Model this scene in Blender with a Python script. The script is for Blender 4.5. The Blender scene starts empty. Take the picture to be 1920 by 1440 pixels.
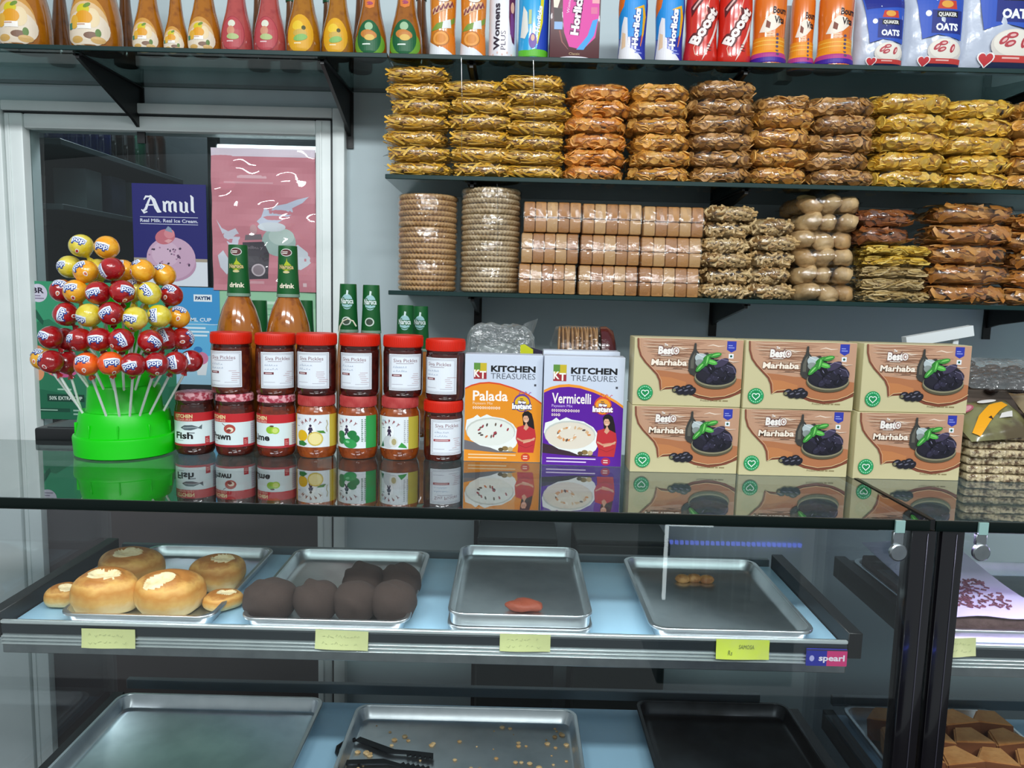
import bpy, bmesh, math, random
from mathutils import Vector, Matrix, noise as mnoise
from mathutils.geometry import tessellate_polygon
R = math.radians
rnd = random.Random(7)
scene = bpy.context.scene
COL = scene.collection

# ------------------------------------------------------------------ camera
EYE = 1.45
FPX = 1442.0                      # focal length in pixels of the 1920 x 1440 frame
PITCH, ROLL = R(6.8), R(1.43)
_F = Vector((0, math.cos(PITCH), -math.sin(PITCH)))
_U = Vector((0, math.sin(PITCH), math.cos(PITCH)))
_X = Vector((1, 0, 0))
_RT = _X * math.cos(ROLL) + _U * math.sin(ROLL)
_UP = -_X * math.sin(ROLL) + _U * math.cos(ROLL)
CAMLOC = Vector((0, 0, EYE))
cam_data = bpy.data.cameras.new('camera')
cam_data.sensor_width = 36.0
cam_data.lens = 36.0 * FPX / 1920.0
cam_data.clip_start = 0.02
cam = bpy.data.objects.new('camera', cam_data)
COL.objects.link(cam)
m = Matrix((_RT, _UP, -_F)).transposed().to_4x4()
m.translation = CAMLOC
cam.matrix_world = m
scene.camera = cam

# ------------------------------------------------------------------ world, lamps, exposure
scene.view_settings.view_transform = 'Standard'
scene.view_settings.look = 'None'
scene.view_settings.gamma = 1.0
scene.view_settings.use_curve_mapping = False
scene.view_settings.exposure = -0.42
scene.cycles.use_denoising = True
scene.cycles.transparent_max_bounces = 32
scene.cycles.max_bounces = 8
scene.cycles.diffuse_bounces = 3
scene.cycles.sample_clamp_indirect = 6.0
world = bpy.data.worlds.new('shop_ambient')
scene.world = world
world.use_nodes = True
world.node_tree.nodes['Background'].inputs[0].default_value = (0.86, 0.95, 1.0, 1)
world.node_tree.nodes['Background'].inputs[1].default_value = 0.50

def area(name, loc, target, sx, sy, power, col=(1, 1, 1)):
    d = bpy.data.lights.new(name, 'AREA')
    d.shape = 'RECTANGLE'; d.size = sx; d.size_y = sy; d.energy = power; d.color = col
    o = bpy.data.objects.new(name, d); COL.objects.link(o)
    o.location = loc
    o.rotation_euler = (Vector(target) - Vector(loc)).to_track_quat('-Z', 'Y').to_euler()
    return o
# LED battens on the ceiling of the shop, in front of and above the counter
for i, x in enumerate((-1.15, 0.15, 1.45)):
    area('ceiling_led_lamp', (x, -0.60, 2.90), (x * 0.9, 1.75, 1.25), 0.9, 0.14, 33, (0.93, 0.98, 1.0))
area('ceiling_led_lamp', (0.2, -1.7, 2.9), (0.2, 1.4, 1.0), 1.4, 0.16, 22, (0.93, 0.98, 1.0))

# ------------------------------------------------------------------ photograph -> place
def ray(px, py):
    u = (px - 960.0) / FPX; v = (720.0 - py) / FPX
    return _F + _RT * u + _UP * v
def at(px, py, Y):                # the point seen at a pixel, standing at distance Y
    d = ray(px, py)
    return CAMLOC + d * (Y / d.y)
def atz(px, py, z):               # the point seen at a pixel, lying at height z
    d = ray(px, py)
    return CAMLOC + d * ((z - EYE) / d.z)
def ax(px, py, Y): return at(px, py, Y).x
def az(px, py, Y): return at(px, py, Y).z

# ------------------------------------------------------------------ materials
_m = {}
def lin(h):
    h = h.lstrip('#')
    out = []
    for i in (0, 2, 4):
        c = int(h[i:i + 2], 16) / 255.0
        out.append(c / 12.92 if c <= 0.04045 else ((c + 0.055) / 1.055) ** 2.4)
    return (*out, 1.0)
def mat(name, col, rough=0.5, metal=0.0, spec=0.5, coat=0.0, noise=None, bump=None, emit=0.0, trans=0.0, alpha=1.0):
    """noise = (scale, other colour, amount, lo, hi); bump = (scale, strength, distance)"""
    if name in _m: return _m[name]
    M = bpy.data.materials.new(name); M.use_nodes = True
    nt = M.node_tree; b = nt.nodes['Principled BSDF']
    c = lin(col) if isinstance(col, str) else col
    b.inputs['Base Color'].default_value = c
    b.inputs['Roughness'].default_value = rough
    b.inputs['Metallic'].default_value = metal
    b.inputs['Specular IOR Level'].default_value = spec
    b.inputs['Coat Weight'].default_value = coat
    b.inputs['Coat Roughness'].default_value = 0.05
    b.inputs['Transmission Weight'].default_value = trans
    b.inputs['Alpha'].default_value = alpha
    if emit:
        b.inputs['Emission Color'].default_value = c
        b.inputs['Emission Strength'].default_value = emit
    if noise or bump:
        tc = nt.nodes.new('ShaderNodeTexCoord')
    if noise:
        sc, c2, amt, lo, hi = noise
        n = nt.nodes.new('ShaderNodeTexNoise'); n.inputs['Scale'].default_value = sc; n.inputs['Detail'].default_value = 4
        rp = nt.nodes.new('ShaderNodeValToRGB')
        rp.color_ramp.elements[0].position = lo; rp.color_ramp.elements[1].position = hi
        cc2 = lin(c2)
        rp.color_ramp.elements[0].color = c
        rp.color_ramp.elements[1].color = tuple(c[i] * (1 - amt) + cc2[i] * amt for i in range(3)) + (1,)
        nt.links.new(tc.outputs['Object'], n.inputs['Vector'])
        nt.links.new(n.outputs['Fac'], rp.inputs['Fac'])
        nt.links.new(rp.outputs['Color'], b.inputs['Base Color'])
    if bump:
        sc, st, ds = bump
        n2 = nt.nodes.new('ShaderNodeTexNoise'); n2.inputs['Scale'].default_value = sc; n2.inputs['Detail'].default_value = 3
        bp = nt.nodes.new('ShaderNodeBump'); bp.inputs['Strength'].default_value = st; bp.inputs['Distance'].default_value = ds
        nt.links.new(tc.outputs['Object'], n2.inputs['Vector'])
        nt.links.new(n2.outputs['Fac'], bp.inputs['Height'])
        nt.links.new(bp.outputs['Normal'], b.inputs['Normal'])
    _m[name] = M
    return M
def sheet(name, tint, ior=1.45, base=0.0, gloss_rough=0.0, bump=None, gcol=(1, 1, 1, 1), diffuse=None):
    """clear pane or film: what lies behind shows through, the lamps and the shop mirror in it"""
    if name in _m: return _m[name]
    M = bpy.data.materials.new(name); M.use_nodes = True
    nt = M.node_tree; nt.nodes.clear()
    out = nt.nodes.new('ShaderNodeOutputMaterial')
    tr = nt.nodes.new('ShaderNodeBsdfTransparent'); tr.inputs[0].default_value = (*tint, 1)
    gl = nt.nodes.new('ShaderNodeBsdfGlossy'); gl.inputs['Roughness'].default_value = gloss_rough; gl.inputs['Color'].default_value = gcol
    fr = nt.nodes.new('ShaderNodeFresnel')
    ge = nt.nodes.new('ShaderNodeNewGeometry'); mi = nt.nodes.new('ShaderNodeMath'); mi.operation = 'MULTIPLY_ADD'   # thin pane: both faces mirror alike
    mi.inputs[1].default_value = 1.0 / ior - ior; mi.inputs[2].default_value = ior
    nt.links.new(ge.outputs['Backfacing'], mi.inputs[0]); nt.links.new(mi.outputs[0], fr.inputs['IOR'])
    ad = nt.nodes.new('ShaderNodeMath'); ad.operation = 'ADD'; ad.use_clamp = True; ad.inputs[1].default_value = base
    mx = nt.nodes.new('ShaderNodeMixShader')
    nt.links.new(fr.outputs[0], ad.inputs[0]); nt.links.new(ad.outputs[0], mx.inputs[0])
    if diffuse:
        df = nt.nodes.new('ShaderNodeBsdfDiffuse'); df.inputs[0].default_value = (*diffuse[:3], 1)
        m2 = nt.nodes.new('ShaderNodeMixShader'); m2.inputs[0].default_value = diffuse[3]
        nt.links.new(tr.outputs[0], m2.inputs[1]); nt.links.new(df.outputs[0], m2.inputs[2])
        nt.links.new(m2.outputs[0], mx.inputs[1])
    else:
        nt.links.new(tr.outputs[0], mx.inputs[1])
    nt.links.new(gl.outputs[0], mx.inputs[2])
    if bump:
        tc = nt.nodes.new('ShaderNodeTexCoord')
        n2 = nt.nodes.new('ShaderNodeTexNoise'); n2.inputs['Scale'].default_value = bump[0]; n2.inputs['Detail'].default_value = 2.5
        n2.inputs['Distortion'].default_value = 1.2
        bp = nt.nodes.new('ShaderNodeBump'); bp.inputs['Strength'].default_value = bump[1]; bp.inputs['Distance'].default_value = bump[2]
        nt.links.new(tc.outputs['Object'], n2.inputs['Vector'])
        nt.links.new(n2.outputs['Fac'], bp.inputs['Height'])
        nt.links.new(bp.outputs['Normal'], gl.inputs['Normal']); nt.links.new(bp.outputs['Normal'], fr.inputs['Normal'])
    nt.links.new(mx.outputs[0], out.inputs[0])
    _m[name] = M
    return M
def ink(h, rough=0.45):
    return mat('ink_' + h.lstrip('#').lower(), h, rough, spec=0.4)

# ------------------------------------------------------------------ mesh helpers
class MB:
    def __init__(s): s.v = []; s.f = []; s.mi = []
    def add(s, vs, fs, mi=0):
        o = len(s.v)
        s.v += [tuple(v) for v in vs]
        s.f += [tuple(i + o for i in f) for f in fs]
        s.mi += [mi] * len(fs)
    def box(s, x0, x1, y0, y1, z0, z1, mi=0, T=None):
        vs = [(x0, y0, z0), (x1, y0, z0), (x1, y1, z0), (x0, y1, z0), (x0, y0, z1), (x1, y0, z1), (x1, y1, z1), (x0, y1, z1)]
        if T: vs = [T @ Vector(v) for v in vs]
        s.add(vs, [(0, 3, 2, 1), (4, 5, 6, 7), (0, 1, 5, 4), (1, 2, 6, 5), (2, 3, 7, 6), (3, 0, 4, 7)], mi)
    def rbox(s, x0, x1, y0, y1, z0, z1, bev=0.002, seg=2, mi=0, T=None):
        bm = bmesh.new()
        bmesh.ops.create_cube(bm, size=1.0)
        for v in bm.verts:
            v.co = Vector(((x0 + x1) / 2 + v.co.x * (x1 - x0), (y0 + y1) / 2 + v.co.y * (y1 - y0), (z0 + z1) / 2 + v.co.z * (z1 - z0)))
        bmesh.ops.bevel(bm, geom=bm.edges[:], offset=bev, segments=seg, profile=0.5, affect='EDGES')
        s.bm(bm, mi, T); bm.free()
    def bm(s, bm, mi=0, T=None):
        bm.verts.ensure_lookup_table(); bm.verts.index_update()
        s.add([(T @ v.co) if T else v.co for v in bm.verts], [[v.index for v in f.verts] for f in bm.faces], mi)
    def lathe(s, prof, n=28, mi=0, cap=True, sy=1.0, T=None, cx=0, cy=0):
        vs = []; fs = []
        for r, z in prof:
            for k in range(n):
                a = 2 * math.pi * k / n
                vs.append(Vector((cx + r * math.sin(a), cy - r * math.cos(a) * sy, z)))
        for i in range(len(prof) - 1):
            for k in range(n):
                k2 = (k + 1) % n
                fs.append((i * n + k, i * n + k2, (i + 1) * n + k2, (i + 1) * n + k))
        if cap:
            if prof[0][0] > 1e-6: fs.append(tuple(range(n - 1, -1, -1)))
            if prof[-1][0] > 1e-6: fs.append(tuple((len(prof) - 1) * n + k for k in range(n)))
        if T: vs = [T @ v for v in vs]
        s.add(vs, fs, mi)
    def tube(s, pts, r, n=8, mi=0, cap=True):
        pts = [Vector(p) for p in pts]; vs = []; fs = []
        rr = r if isinstance(r, (list, tuple)) else [r] * len(pts)
        up = Vector((0, 0, 1))
        for i, p in enumerate(pts):
            t = (pts[min(i + 1, len(pts) - 1)] - pts[max(i - 1, 0)]).normalized()
            ref = up if abs(t.dot(up)) < 0.95 else Vector((0, 1, 0))
            a = t.cross(ref).normalized(); b = t.cross(a).normalized()
            for k in range(n):
                g = 2 * math.pi * k / n
                vs.append(p + (a * math.cos(g) + b * math.sin(g)) * rr[i])
        for i in range(len(pts) - 1):
            for k in range(n):
                k2 = (k + 1) % n
                fs.append((i * n + k, i * n + k2, (i + 1) * n + k2, (i + 1) * n + k))
        if cap:
            fs.append(tuple(range(n - 1, -1, -1))); fs.append(tuple((len(pts) - 1) * n + k for k in range(n)))
        s.add(vs, fs, mi)
    def ball(s, c, rx, ry, rz, nu=16, nv=10, mi=0, fn=None, T=None):
        vs = [(0, 0, -1)]; fs = []
        for j in range(1, nv):
            ph = -math.pi / 2 + math.pi * j / nv
            for k in range(nu):
                a = 2 * math.pi * k / nu
                vs.append((math.cos(ph) * math.cos(a), math.cos(ph) * math.sin(a), math.sin(ph)))
        vs.append((0, 0, 1)); top = len(vs) - 1
        for k in range(nu):
            k2 = (k + 1) % nu
            fs.append((0, 1 + k2, 1 + k)); fs.append((top, 1 + (nv - 2) * nu + k, 1 + (nv - 2) * nu + k2))
        for j in range(nv - 2):
            for k in range(nu):
                k2 = (k + 1) % nu
                fs.append((1 + j * nu + k, 1 + j * nu + k2, 1 + (j + 1) * nu + k2, 1 + (j + 1) * nu + k))
        o = []
        for v in vs:
            q = Vector(v)
            if fn: q = fn(q)
            q = Vector((c[0] + q.x * rx, c[1] + q.y * ry, c[2] + q.z * rz))
            o.append(T @ q if T else q)
        s.add(o, fs, mi)
    def prism(s, pts, axis, a0, a1, mi=0):
        """polygon pts (2D) pushed along an axis: 'x' -> (y,z), 'y' -> (x,z), 'z' -> (x,y)"""
        def P(p, a): return {'x': (a, p[0], p[1]), 'y': (p[0], a, p[1]), 'z': (p[0], p[1], a)}[axis]
        n = len(pts); vs = [P(p, a0) for p in pts] + [P(p, a1) for p in pts]
        fs = [tuple(range(n)), tuple(range(2 * n - 1, n - 1, -1))] + [(i, (i + 1) % n, n + (i + 1) % n, n + i) for i in range(n)]
        s.add(vs, fs, mi)
    def mesh(s, name, mats, smooth=None, fixn=True):
        me = bpy.data.meshes.new(name)
        me.from_pydata(s.v, [], s.f)
        for M in (mats if isinstance(mats, (list, tuple)) else [mats]): me.materials.append(M)
        if any(s.mi): me.polygons.foreach_set('material_index', s.mi)
        if fixn:
            bm = bmesh.new(); bm.from_mesh(me); bmesh.ops.recalc_face_normals(bm, faces=bm.faces[:]); bm.to_mesh(me); bm.free()
        if smooth is not None:
            me.shade_smooth(); me.set_sharp_from_angle(angle=R(smooth))
        me.update()
        return me
def obj(name, me, parent=None, loc=(0, 0, 0), rot=(0, 0, 0), scale=None):
    o = bpy.data.objects.new(name, me); COL.objects.link(o)
    o.location = loc; o.rotation_euler = rot
    if scale: o.scale = scale
    if parent: o.parent = parent
    return o
def tag(o, label, cat, group=None):
    o['label'] = label; o['category'] = cat
    if group: o['group'] = group
    return o
def thing(name, label, cat, loc=(0, 0, 0), rot=(0, 0, 0), group=None):
    o = bpy.data.objects.new(name, None); COL.objects.link(o)
    o.empty_display_size = 0.02
    o.location = loc; o.rotation_euler = rot if isinstance(rot, (tuple, list)) else (0, 0, rot)
    return tag(o, label, cat, group)
def struct(name, me, label=None, cat=None):
    o = obj(name, me); o['kind'] = 'structure'
    if label: o['label'] = label
    if cat: o['category'] = cat
    return o
ORD = ['bottom', 'second', 'third', 'fourth', 'fifth', 'sixth', 'seventh', 'eighth']
def ordn(i): return ['first', 'second', 'third', 'fourth', 'fifth', 'sixth', 'seventh', 'eighth', 'ninth', 'tenth', 'eleventh'][i]

# ------------------------------------------------------------------ print: flat artwork laid on a surface
_tx = {}
def glyphs(s, bold=0.0):
    k = (s, bold)
    if k not in _tx:
        cu = bpy.data.curves.new('lettering', 'FONT'); cu.body = s; cu.resolution_u = 2; cu.offset = bold
        ob = bpy.data.objects.new('lettering', cu)
        me = ob.to_mesh()
        vs = [(v.co.x, v.co.y) for v in me.vertices]; fs = [tuple(p.vertices) for p in me.polygons]
        ob.to_mesh_clear(); bpy.data.objects.remove(ob); bpy.data.curves.remove(cu)
        x0 = min(v[0] for v in vs); x1 = max(v[0] for v in vs)
        _tx[k] = ([(x - x0, y / 0.69) for x, y in vs], fs, x1 - x0)
    return _tx[k]
class Print:
    def __init__(s): s.it = []
    def _put(s, pts, fs, col):
        b = (min(p[0] for p in pts), max(p[0] for p in pts), min(p[1] for p in pts), max(p[1] for p in pts))
        l = 0
        for q in s.it:
            c = q[3]
            if b[0] < c[1] and b[1] > c[0] and b[2] < c[3] and b[3] > c[2]: l = max(l, q[4] + 1)
        s.it.append((pts, fs, col, b, l))
    def rect(s, x, y, w, h, col):
        s._put([(x, y), (x + w, y), (x + w, y + h), (x, y + h)], [(0, 1, 2, 3)], col)
    def poly(s, pts, col):
        t = tessellate_polygon([[Vector((p[0], p[1], 0)) for p in pts]])
        s._put(list(pts), [tuple(f) for f in t], col)
    def oval(s, cx, cy, rx, ry, col, n=20, rot=0.0, a0=0, a1=360):
        p = []
        c, sn = math.cos(R(rot)), math.sin(R(rot))
        m = n if a1 - a0 >= 360 else n + 1
        for k in range(m):
            a = R(a0 + (a1 - a0) * k / n); x, y = rx * math.cos(a), ry * math.sin(a)
            p.append((cx + x * c - y * sn, cy + x * sn + y * c))
        s.poly(p, col)
    def line(s, pts, w, col):
        n = len(pts); L = []; Rr = []
        ws = w if isinstance(w, (list, tuple)) else [w] * n
        for i, p in enumerate(pts):
            q0 = pts[max(i - 1, 0)]; q1 = pts[min(i + 1, n - 1)]
            dx, dy = q1[0] - q0[0], q1[1] - q0[1]; d = math.hypot(dx, dy) or 1
            nx, ny = -dy / d * ws[i] / 2, dx / d * ws[i] / 2
            L.append((p[0] + nx, p[1] + ny)); Rr.append((p[0] - nx, p[1] - ny))
        s._put(L + Rr, [(i, i + 1, n + i + 1, n + i) for i in range(n - 1)], col)
    def frame(s, x, y, w, h, t, col):
        s.rect(x, y, w, t, col); s.rect(x, y + h - t, w, t, col); s.rect(x, y + t, t, h - 2 * t, col); s.rect(x + w - t, y + t, t, h - 2 * t, col)
    def text(s, st, x, y, h, col, w=None, bold=0.0, al='l', rot=0.0, shear=0.0, halo=None):
        """x, y: baseline start (or centre with al='c'); h: capital height; w: full width to fill"""
        if halo: s.text(st, x, y, h, halo[0], w, bold + halo[1], al, rot, shear)
        vs, fs, wid = glyphs(st, bold)
        kx = (w / wid) if w else h
        ox = -wid * kx / 2 if al == 'c' else (-wid * kx if al == 'r' else 0)
        c, sn = math.cos(R(rot)), math.sin(R(rot)); p = []
        for a, b in vs:
            X = a * kx + ox + b * h * shear; Y = b * h
            p.append((x + X * c - Y * sn, y + X * sn + Y * c))
        s._put(p, fs, col)
    def arc_text(s, st, cx, cy, rad, h, col, a_mid=90, span=90, bold=0.02):
        n = len(st)
        for i, ch in enumerate(st):
            a = a_mid + span / 2 - span * (i + 0.5) / n
            if ch == ' ': continue
            s.text(ch, cx + rad * math.cos(R(a)), cy + rad * math.sin(R(a)), h, col, bold=bold, al='c', rot=a - 90)
    def lines(s, x, y, w, n, dy, t, col, seed=1):
        r = random.Random(seed)
        for i in range(n):
            s.rect(x, y - i * dy, w * r.uniform(0.6, 1.0), t, col)
    def mesh(s, name, mapf, step=None, dl=0.00015, sc=1.0):
        cols = []; V = []; Fc = []; MI = []
        for pts, fs, col, b, l in s.it:
            if col not in cols: cols.append(col)
            ci = cols.index(col)
            if step:
                bm = bmesh.new(); bv = [bm.verts.new((p[0] * sc, p[1] * sc, 0)) for p in pts]
                for f in fs:
                    try: bm.faces.new([bv[i] for i in f])
                    except ValueError: pass
                for axn, lo, hi in ((0, b[0] * sc, b[1] * sc), (1, b[2] * sc, b[3] * sc)):
                    st_ = step[axn]
                    if not st_: continue
                    k = math.ceil(lo / st_) * st_
                    while k < hi:
                        if k > lo + 1e-6:
                            co = (k, 0, 0) if axn == 0 else (0, k, 0); no = (1, 0, 0) if axn == 0 else (0, 1, 0)
                            bmesh.ops.bisect_plane(bm, geom=bm.verts[:] + bm.edges[:] + bm.faces[:], plane_co=co, plane_no=no)
                        k += st_
                bm.verts.index_update()
                P2 = [(v.co.x, v.co.y) for v in bm.verts]; F2 = [tuple(v.index for v in f.verts) for f in bm.faces]
                bm.free()
            else:
                P2 = [(p[0] * sc, p[1] * sc) for p in pts]; F2 = fs
            o = len(V)
            V += [tuple(mapf(u, v, dl * (l + 1))) for u, v in P2]
            for f in F2:
                Fc.append(tuple(i + o for i in f)); MI.append(ci)
        me = bpy.data.meshes.new(name)
        me.from_pydata(V, [], Fc)
        for c in cols: me.materials.append(ink(c))
        me.polygons.foreach_set('material_index', MI)
        me.update()
        return me
def flat(x0, y, z0):                                   # upright front face looking towards -y
    return lambda u, v, l: (x0 + u, y - l, z0 + v)
def around(prof, ref, sy=1.0, a0=0.0):                 # wrapped on a turned body; u = arc length at radius ref
    def rad(z):
        for (r0, z0), (r1, z1) in zip(prof, prof[1:]):
            if z0 <= z <= z1 and z1 > z0: return r0 + (r1 - r0) * (z - z0) / (z1 - z0)
        return prof[0][0] if z < prof[0][1] else prof[-1][0]
    def f(u, v, l):
        a = u / ref + a0; r = rad(v) + l + 0.0004
        return (r * math.sin(a), -r * math.cos(a) * sy, v)
    return f
# ------------------------------------------------------------------ common materials
GREENGLASS = (0.62, 0.80, 0.76)
M_wall = mat('painted_plaster', '#c3d2d6', 0.6, noise=(3, '#b9c9cd', 0.5, 0.35, 0.7), bump=(60, 0.08, 0.002))
M_alu = mat('white_aluminium', '#e9f0ee', 0.35, 0.0, noise=(9, '#dce5e3', 0.6, 0.4, 0.7))
M_alu_edge = mat('dark_gasket', '#1b2224', 0.5)
M_black = mat('black_metal', '#0c0d0e', 0.45)
M_glass = sheet('pane_glass', (0.97, 0.985, 0.98), 1.40)
M_shelfglass = sheet('green_shelf_glass', (0.34, 0.42, 0.41), 1.5, 0.04)
M_shelfedge = mat('glass_edge_green', '#11302f', 0.45, spec=0.3)
M_counter = sheet('dark_counter_glass', (0.52, 0.58, 0.57), 2.3, 0.03)
M_counteredge = mat('counter_edge', '#03100d', 0.35, spec=0.25)
M_steel = mat('stainless_steel', '#dfe3e6', 0.33, 1.0, noise=(14, '#c4cace', 0.7, 0.4, 0.65), bump=(40, 0.10, 0.002))
M_plate = mat('pale_blue_laminate', '#a4cbe2', 0.35, noise=(5, '#9ac0d8', 0.6, 0.3, 0.7))
M_extr = mat('brushed_aluminium', '#aab0b2', 0.28, 1.0, noise=(30, '#80878a', 0.5, 0.4, 0.7))
M_extr_lt = mat('bright_aluminium', '#e4ecec', 0.25, 0.6)
M_extr_dk = mat('dull_aluminium', '#4b5256', 0.4, 0.8)
M_floor = mat('floor_tile', '#4c4a4a', 0.4, noise=(6, '#3b3a3a', 0.6, 0.4, 0.6))
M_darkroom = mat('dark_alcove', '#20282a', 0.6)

# ------------------------------------------------------------------ key planes of the place
WALL_Y = 2.06
SHELF_Y = 1.75
Z_C = EYE - 0.3125                  # counter top
Y_C0, Y_C1 = 1.08, 1.49             # counter front and back edge
Z_TOP = az(1000, 106, SHELF_Y)      # upper faces of the wall shelves
Z_MID = az(1000, 333, SHELF_Y)
Z_LOW = az(1000, 551, SHELF_Y)
Z_T1 = EYE - 0.508                  # display shelf with the trays
Z_T2 = EYE - 0.825                  # lower display shelf
DOOR_X1 = ax(646, 400, WALL_Y - 0.03)
DOOR_X0 = DOOR_X1 - 1.02
DOOR_ZT = az(400, 196, WALL_Y - 0.03)
X_DIV = ax(1752, 965, Y_C0)         # joint of the two display cases
X_LEFT = -0.775                     # left end of the first display case

# walls, floor
b = MB(); b.box(DOOR_X1, 3.2, WALL_Y, WALL_Y + 0.12, 0, 3.0)
struct('wall_back', b.mesh('wall_back', M_wall))
b = MB(); b.box(-3.0, DOOR_X0, WALL_Y, WALL_Y + 0.12, 0, 3.0); b.box(DOOR_X0, DOOR_X1, WALL_Y, WALL_Y + 0.12, DOOR_ZT, 3.0)
struct('wall_left', b.mesh('wall_left', M_wall))
b = MB(); b.box(-3.0, 3.2, -0.5, 3.2, -0.1, 0)
struct('floor', b.mesh('floor', M_floor))
# dark store room behind the glazed door
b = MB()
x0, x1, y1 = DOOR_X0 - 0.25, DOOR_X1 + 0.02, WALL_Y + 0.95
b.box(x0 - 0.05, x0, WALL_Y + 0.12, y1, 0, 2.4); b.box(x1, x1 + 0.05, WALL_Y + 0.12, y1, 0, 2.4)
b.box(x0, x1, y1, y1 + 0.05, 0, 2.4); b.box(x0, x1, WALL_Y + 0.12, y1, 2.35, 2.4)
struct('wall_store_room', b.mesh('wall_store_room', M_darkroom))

# ------------------------------------------------------------------ glazed door
door = bpy.data.objects.new('door_1', None); COL.objects.link(door); door['kind'] = 'structure'
door['label'] = 'white aluminium door with dark glass and posters behind the counter'; door['category'] = 'door'
fy0, fy1 = WALL_Y - 0.03, WALL_Y + 0.05
fw_out = ax(646, 400, fy0) - ax(625, 400, fy0)
leafL = ax(18, 500, fy0); leafR = ax(620, 400, fy0)
paneL = ax(47, 400, fy0); paneR = ax(590, 300, fy0)
paneT = az(320, 245, fy0); paneB = 1.02
def dpart(name, x0, x1, y0, y1, z0, z1, M=M_alu, bev=0.004):
    b = MB(); b.rbox(x0, x1, y0, y1, z0, z1, bev)
    return obj(name, b.mesh(name, M, 40), door)
dpart('jamb', leafR + 0.004, DOOR_X1, fy0, WALL_Y + 0.12, 0, DOOR_ZT)
dpart('jamb', DOOR_X0, leafL - 0.004, fy0, WALL_Y + 0.12, 0, DOOR_ZT)
dpart('head_rail', leafL - 0.004, leafR + 0.004, fy0, WALL_Y + 0.12, DOOR_ZT - 0.026, DOOR_ZT)
dpart('stile', paneR, leafR, fy0 + 0.006, fy1, 0.02, DOOR_ZT - 0.030)
dpart('stile', leafL, paneL, fy0 + 0.006, fy1, 0.02, DOOR_ZT - 0.030)
dpart('top_rail', paneL, paneR, fy0 + 0.010, fy1, paneT, DOOR_ZT - 0.030)
dpart('middle_rail', paneL, paneR, fy0 + 0.010, fy1, paneB - 0.07, paneB)
dpart('lower_panel', paneL, paneR, fy0 + 0.03, fy1 - 0.01, 0.12, paneB - 0.07, mat('brown_door_panel', '#4f4748', 0.45), 0.002)
dpart('bottom_rail', paneL, paneR, fy0 + 0.010, fy1, 0.02, 0.12)
dpart('gasket', leafR + 0.0005, leafR + 0.0035, fy0 + 0.002, fy1, 0.02, DOOR_ZT - 0.03, M_alu_edge, 0.0005)
dpart('gasket', leafL, leafR, fy0 + 0.004, fy1, DOOR_ZT - 0.0295, DOOR_ZT - 0.0265, M_alu_edge, 0.0005)
dpart('stile_rib', paneR + 0.012, paneR + 0.017, fy0 + 0.003, fy0 + 0.008, 0.02, DOOR_ZT - 0.034, M_alu, 0.001)
dpart('stile_rib', leafL + 0.010, leafL + 0.014, fy0 + 0.003, fy0 + 0.008, 0.02, DOOR_ZT - 0.034, M_alu, 0.001)
dpart('glass_pane', paneL, paneR, WALL_Y + 0.005, WALL_Y + 0.010, paneB, paneT, sheet('dark_door_glass', (0.72, 0.78, 0.78), 1.5), 0.0005)
# sliding inner stile seen through the glass
gx = ax(393, 430, WALL_Y + 0.03)
dpart('inner_stile', gx - 0.014, gx + 0.010, WALL_Y + 0.06, WALL_Y + 0.09, 0.3, paneT + 0.05, mat('dark_stile', '#15191b', 0.4), 0.002)

# ------------------------------------------------------------------ wall shelves
def shelf(name, x0, x1, ztop, label, t=0.010):
    s = thing(name, label, 'shelf', (0, 0, 0), group='glass wall shelves')
    b = MB(); b.rbox(x0, x1, SHELF_Y + 0.004, WALL_Y - 0.012, ztop - t, ztop, 0.001, 1)
    obj('glass_plate', b.mesh('shelf_plate', M_shelfglass), s)
    b = MB(); b.rbox(x0, x1, SHELF_Y, SHELF_Y + 0.0038, ztop - t, ztop, 0.001, 1)
    obj('front_edge', b.mesh('shelf_front_edge', M_shelfedge, 40), s)
    b = MB(); b.rbox(x0, x1, WALL_Y - 0.0118, WALL_Y - 0.004, ztop - t, ztop, 0.001, 1)
    obj('back_edge', b.mesh('shelf_back_edge', mat('shelf_back_edge', '#17483d', 0.3), 40), s)
    return s
X_SEAM = ax(728, 105, SHELF_Y)
shelf('glass_shelf', -2.0, X_SEAM - 0.002, Z_TOP, 'top glass wall shelf above the white door, carrying the squash bottles')
shelf('glass_shelf', X_SEAM + 0.002, 2.2, Z_TOP, 'top glass wall shelf above the chip bags, carrying malt drink jars and oats')
shelf('glass_shelf', ax(722, 330, SHELF_Y), 2.2, Z_MID, 'middle glass wall shelf, carrying stacks of banana chip bags')
shelf('glass_shelf', ax(728, 548, SHELF_Y), 2.2, Z_LOW, 'lowest glass wall shelf, carrying cracker stacks and rusk packs')
def bracket(xp, ztop, label, drop=0.11, t=0.010):
    zt = ztop - t - 0.001
    o = thing('shelf_bracket', label, 'bracket', (xp, WALL_Y, zt), group='black shelf brackets')
    b = MB(); b.prism([(-0.006, 0), (SHELF_Y + 0.02 - WALL_Y, 0), (SHELF_Y + 0.02 - WALL_Y, -0.010), (-0.05, -drop * 0.8), (-0.006, -drop)], 'x', -0.004, 0.004)
    obj('gusset', b.mesh('bracket_gusset', M_black), o)
    b = MB(); b.box(-0.010, 0.010, -0.006, -0.0005, -drop - 0.03, 0)
    obj('wall_plate', b.mesh('bracket_plate', M_black), o)
    b = MB(); b.box(-0.010, 0.010, SHELF_Y + 0.02 - WALL_Y, -0.006, -0.004, 0)
    obj('arm', b.mesh('bracket_arm', M_black), o)
bracket(ax(263, 150, WALL_Y), Z_TOP, 'black triangular bracket under the top shelf above the dark blue poster')
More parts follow.
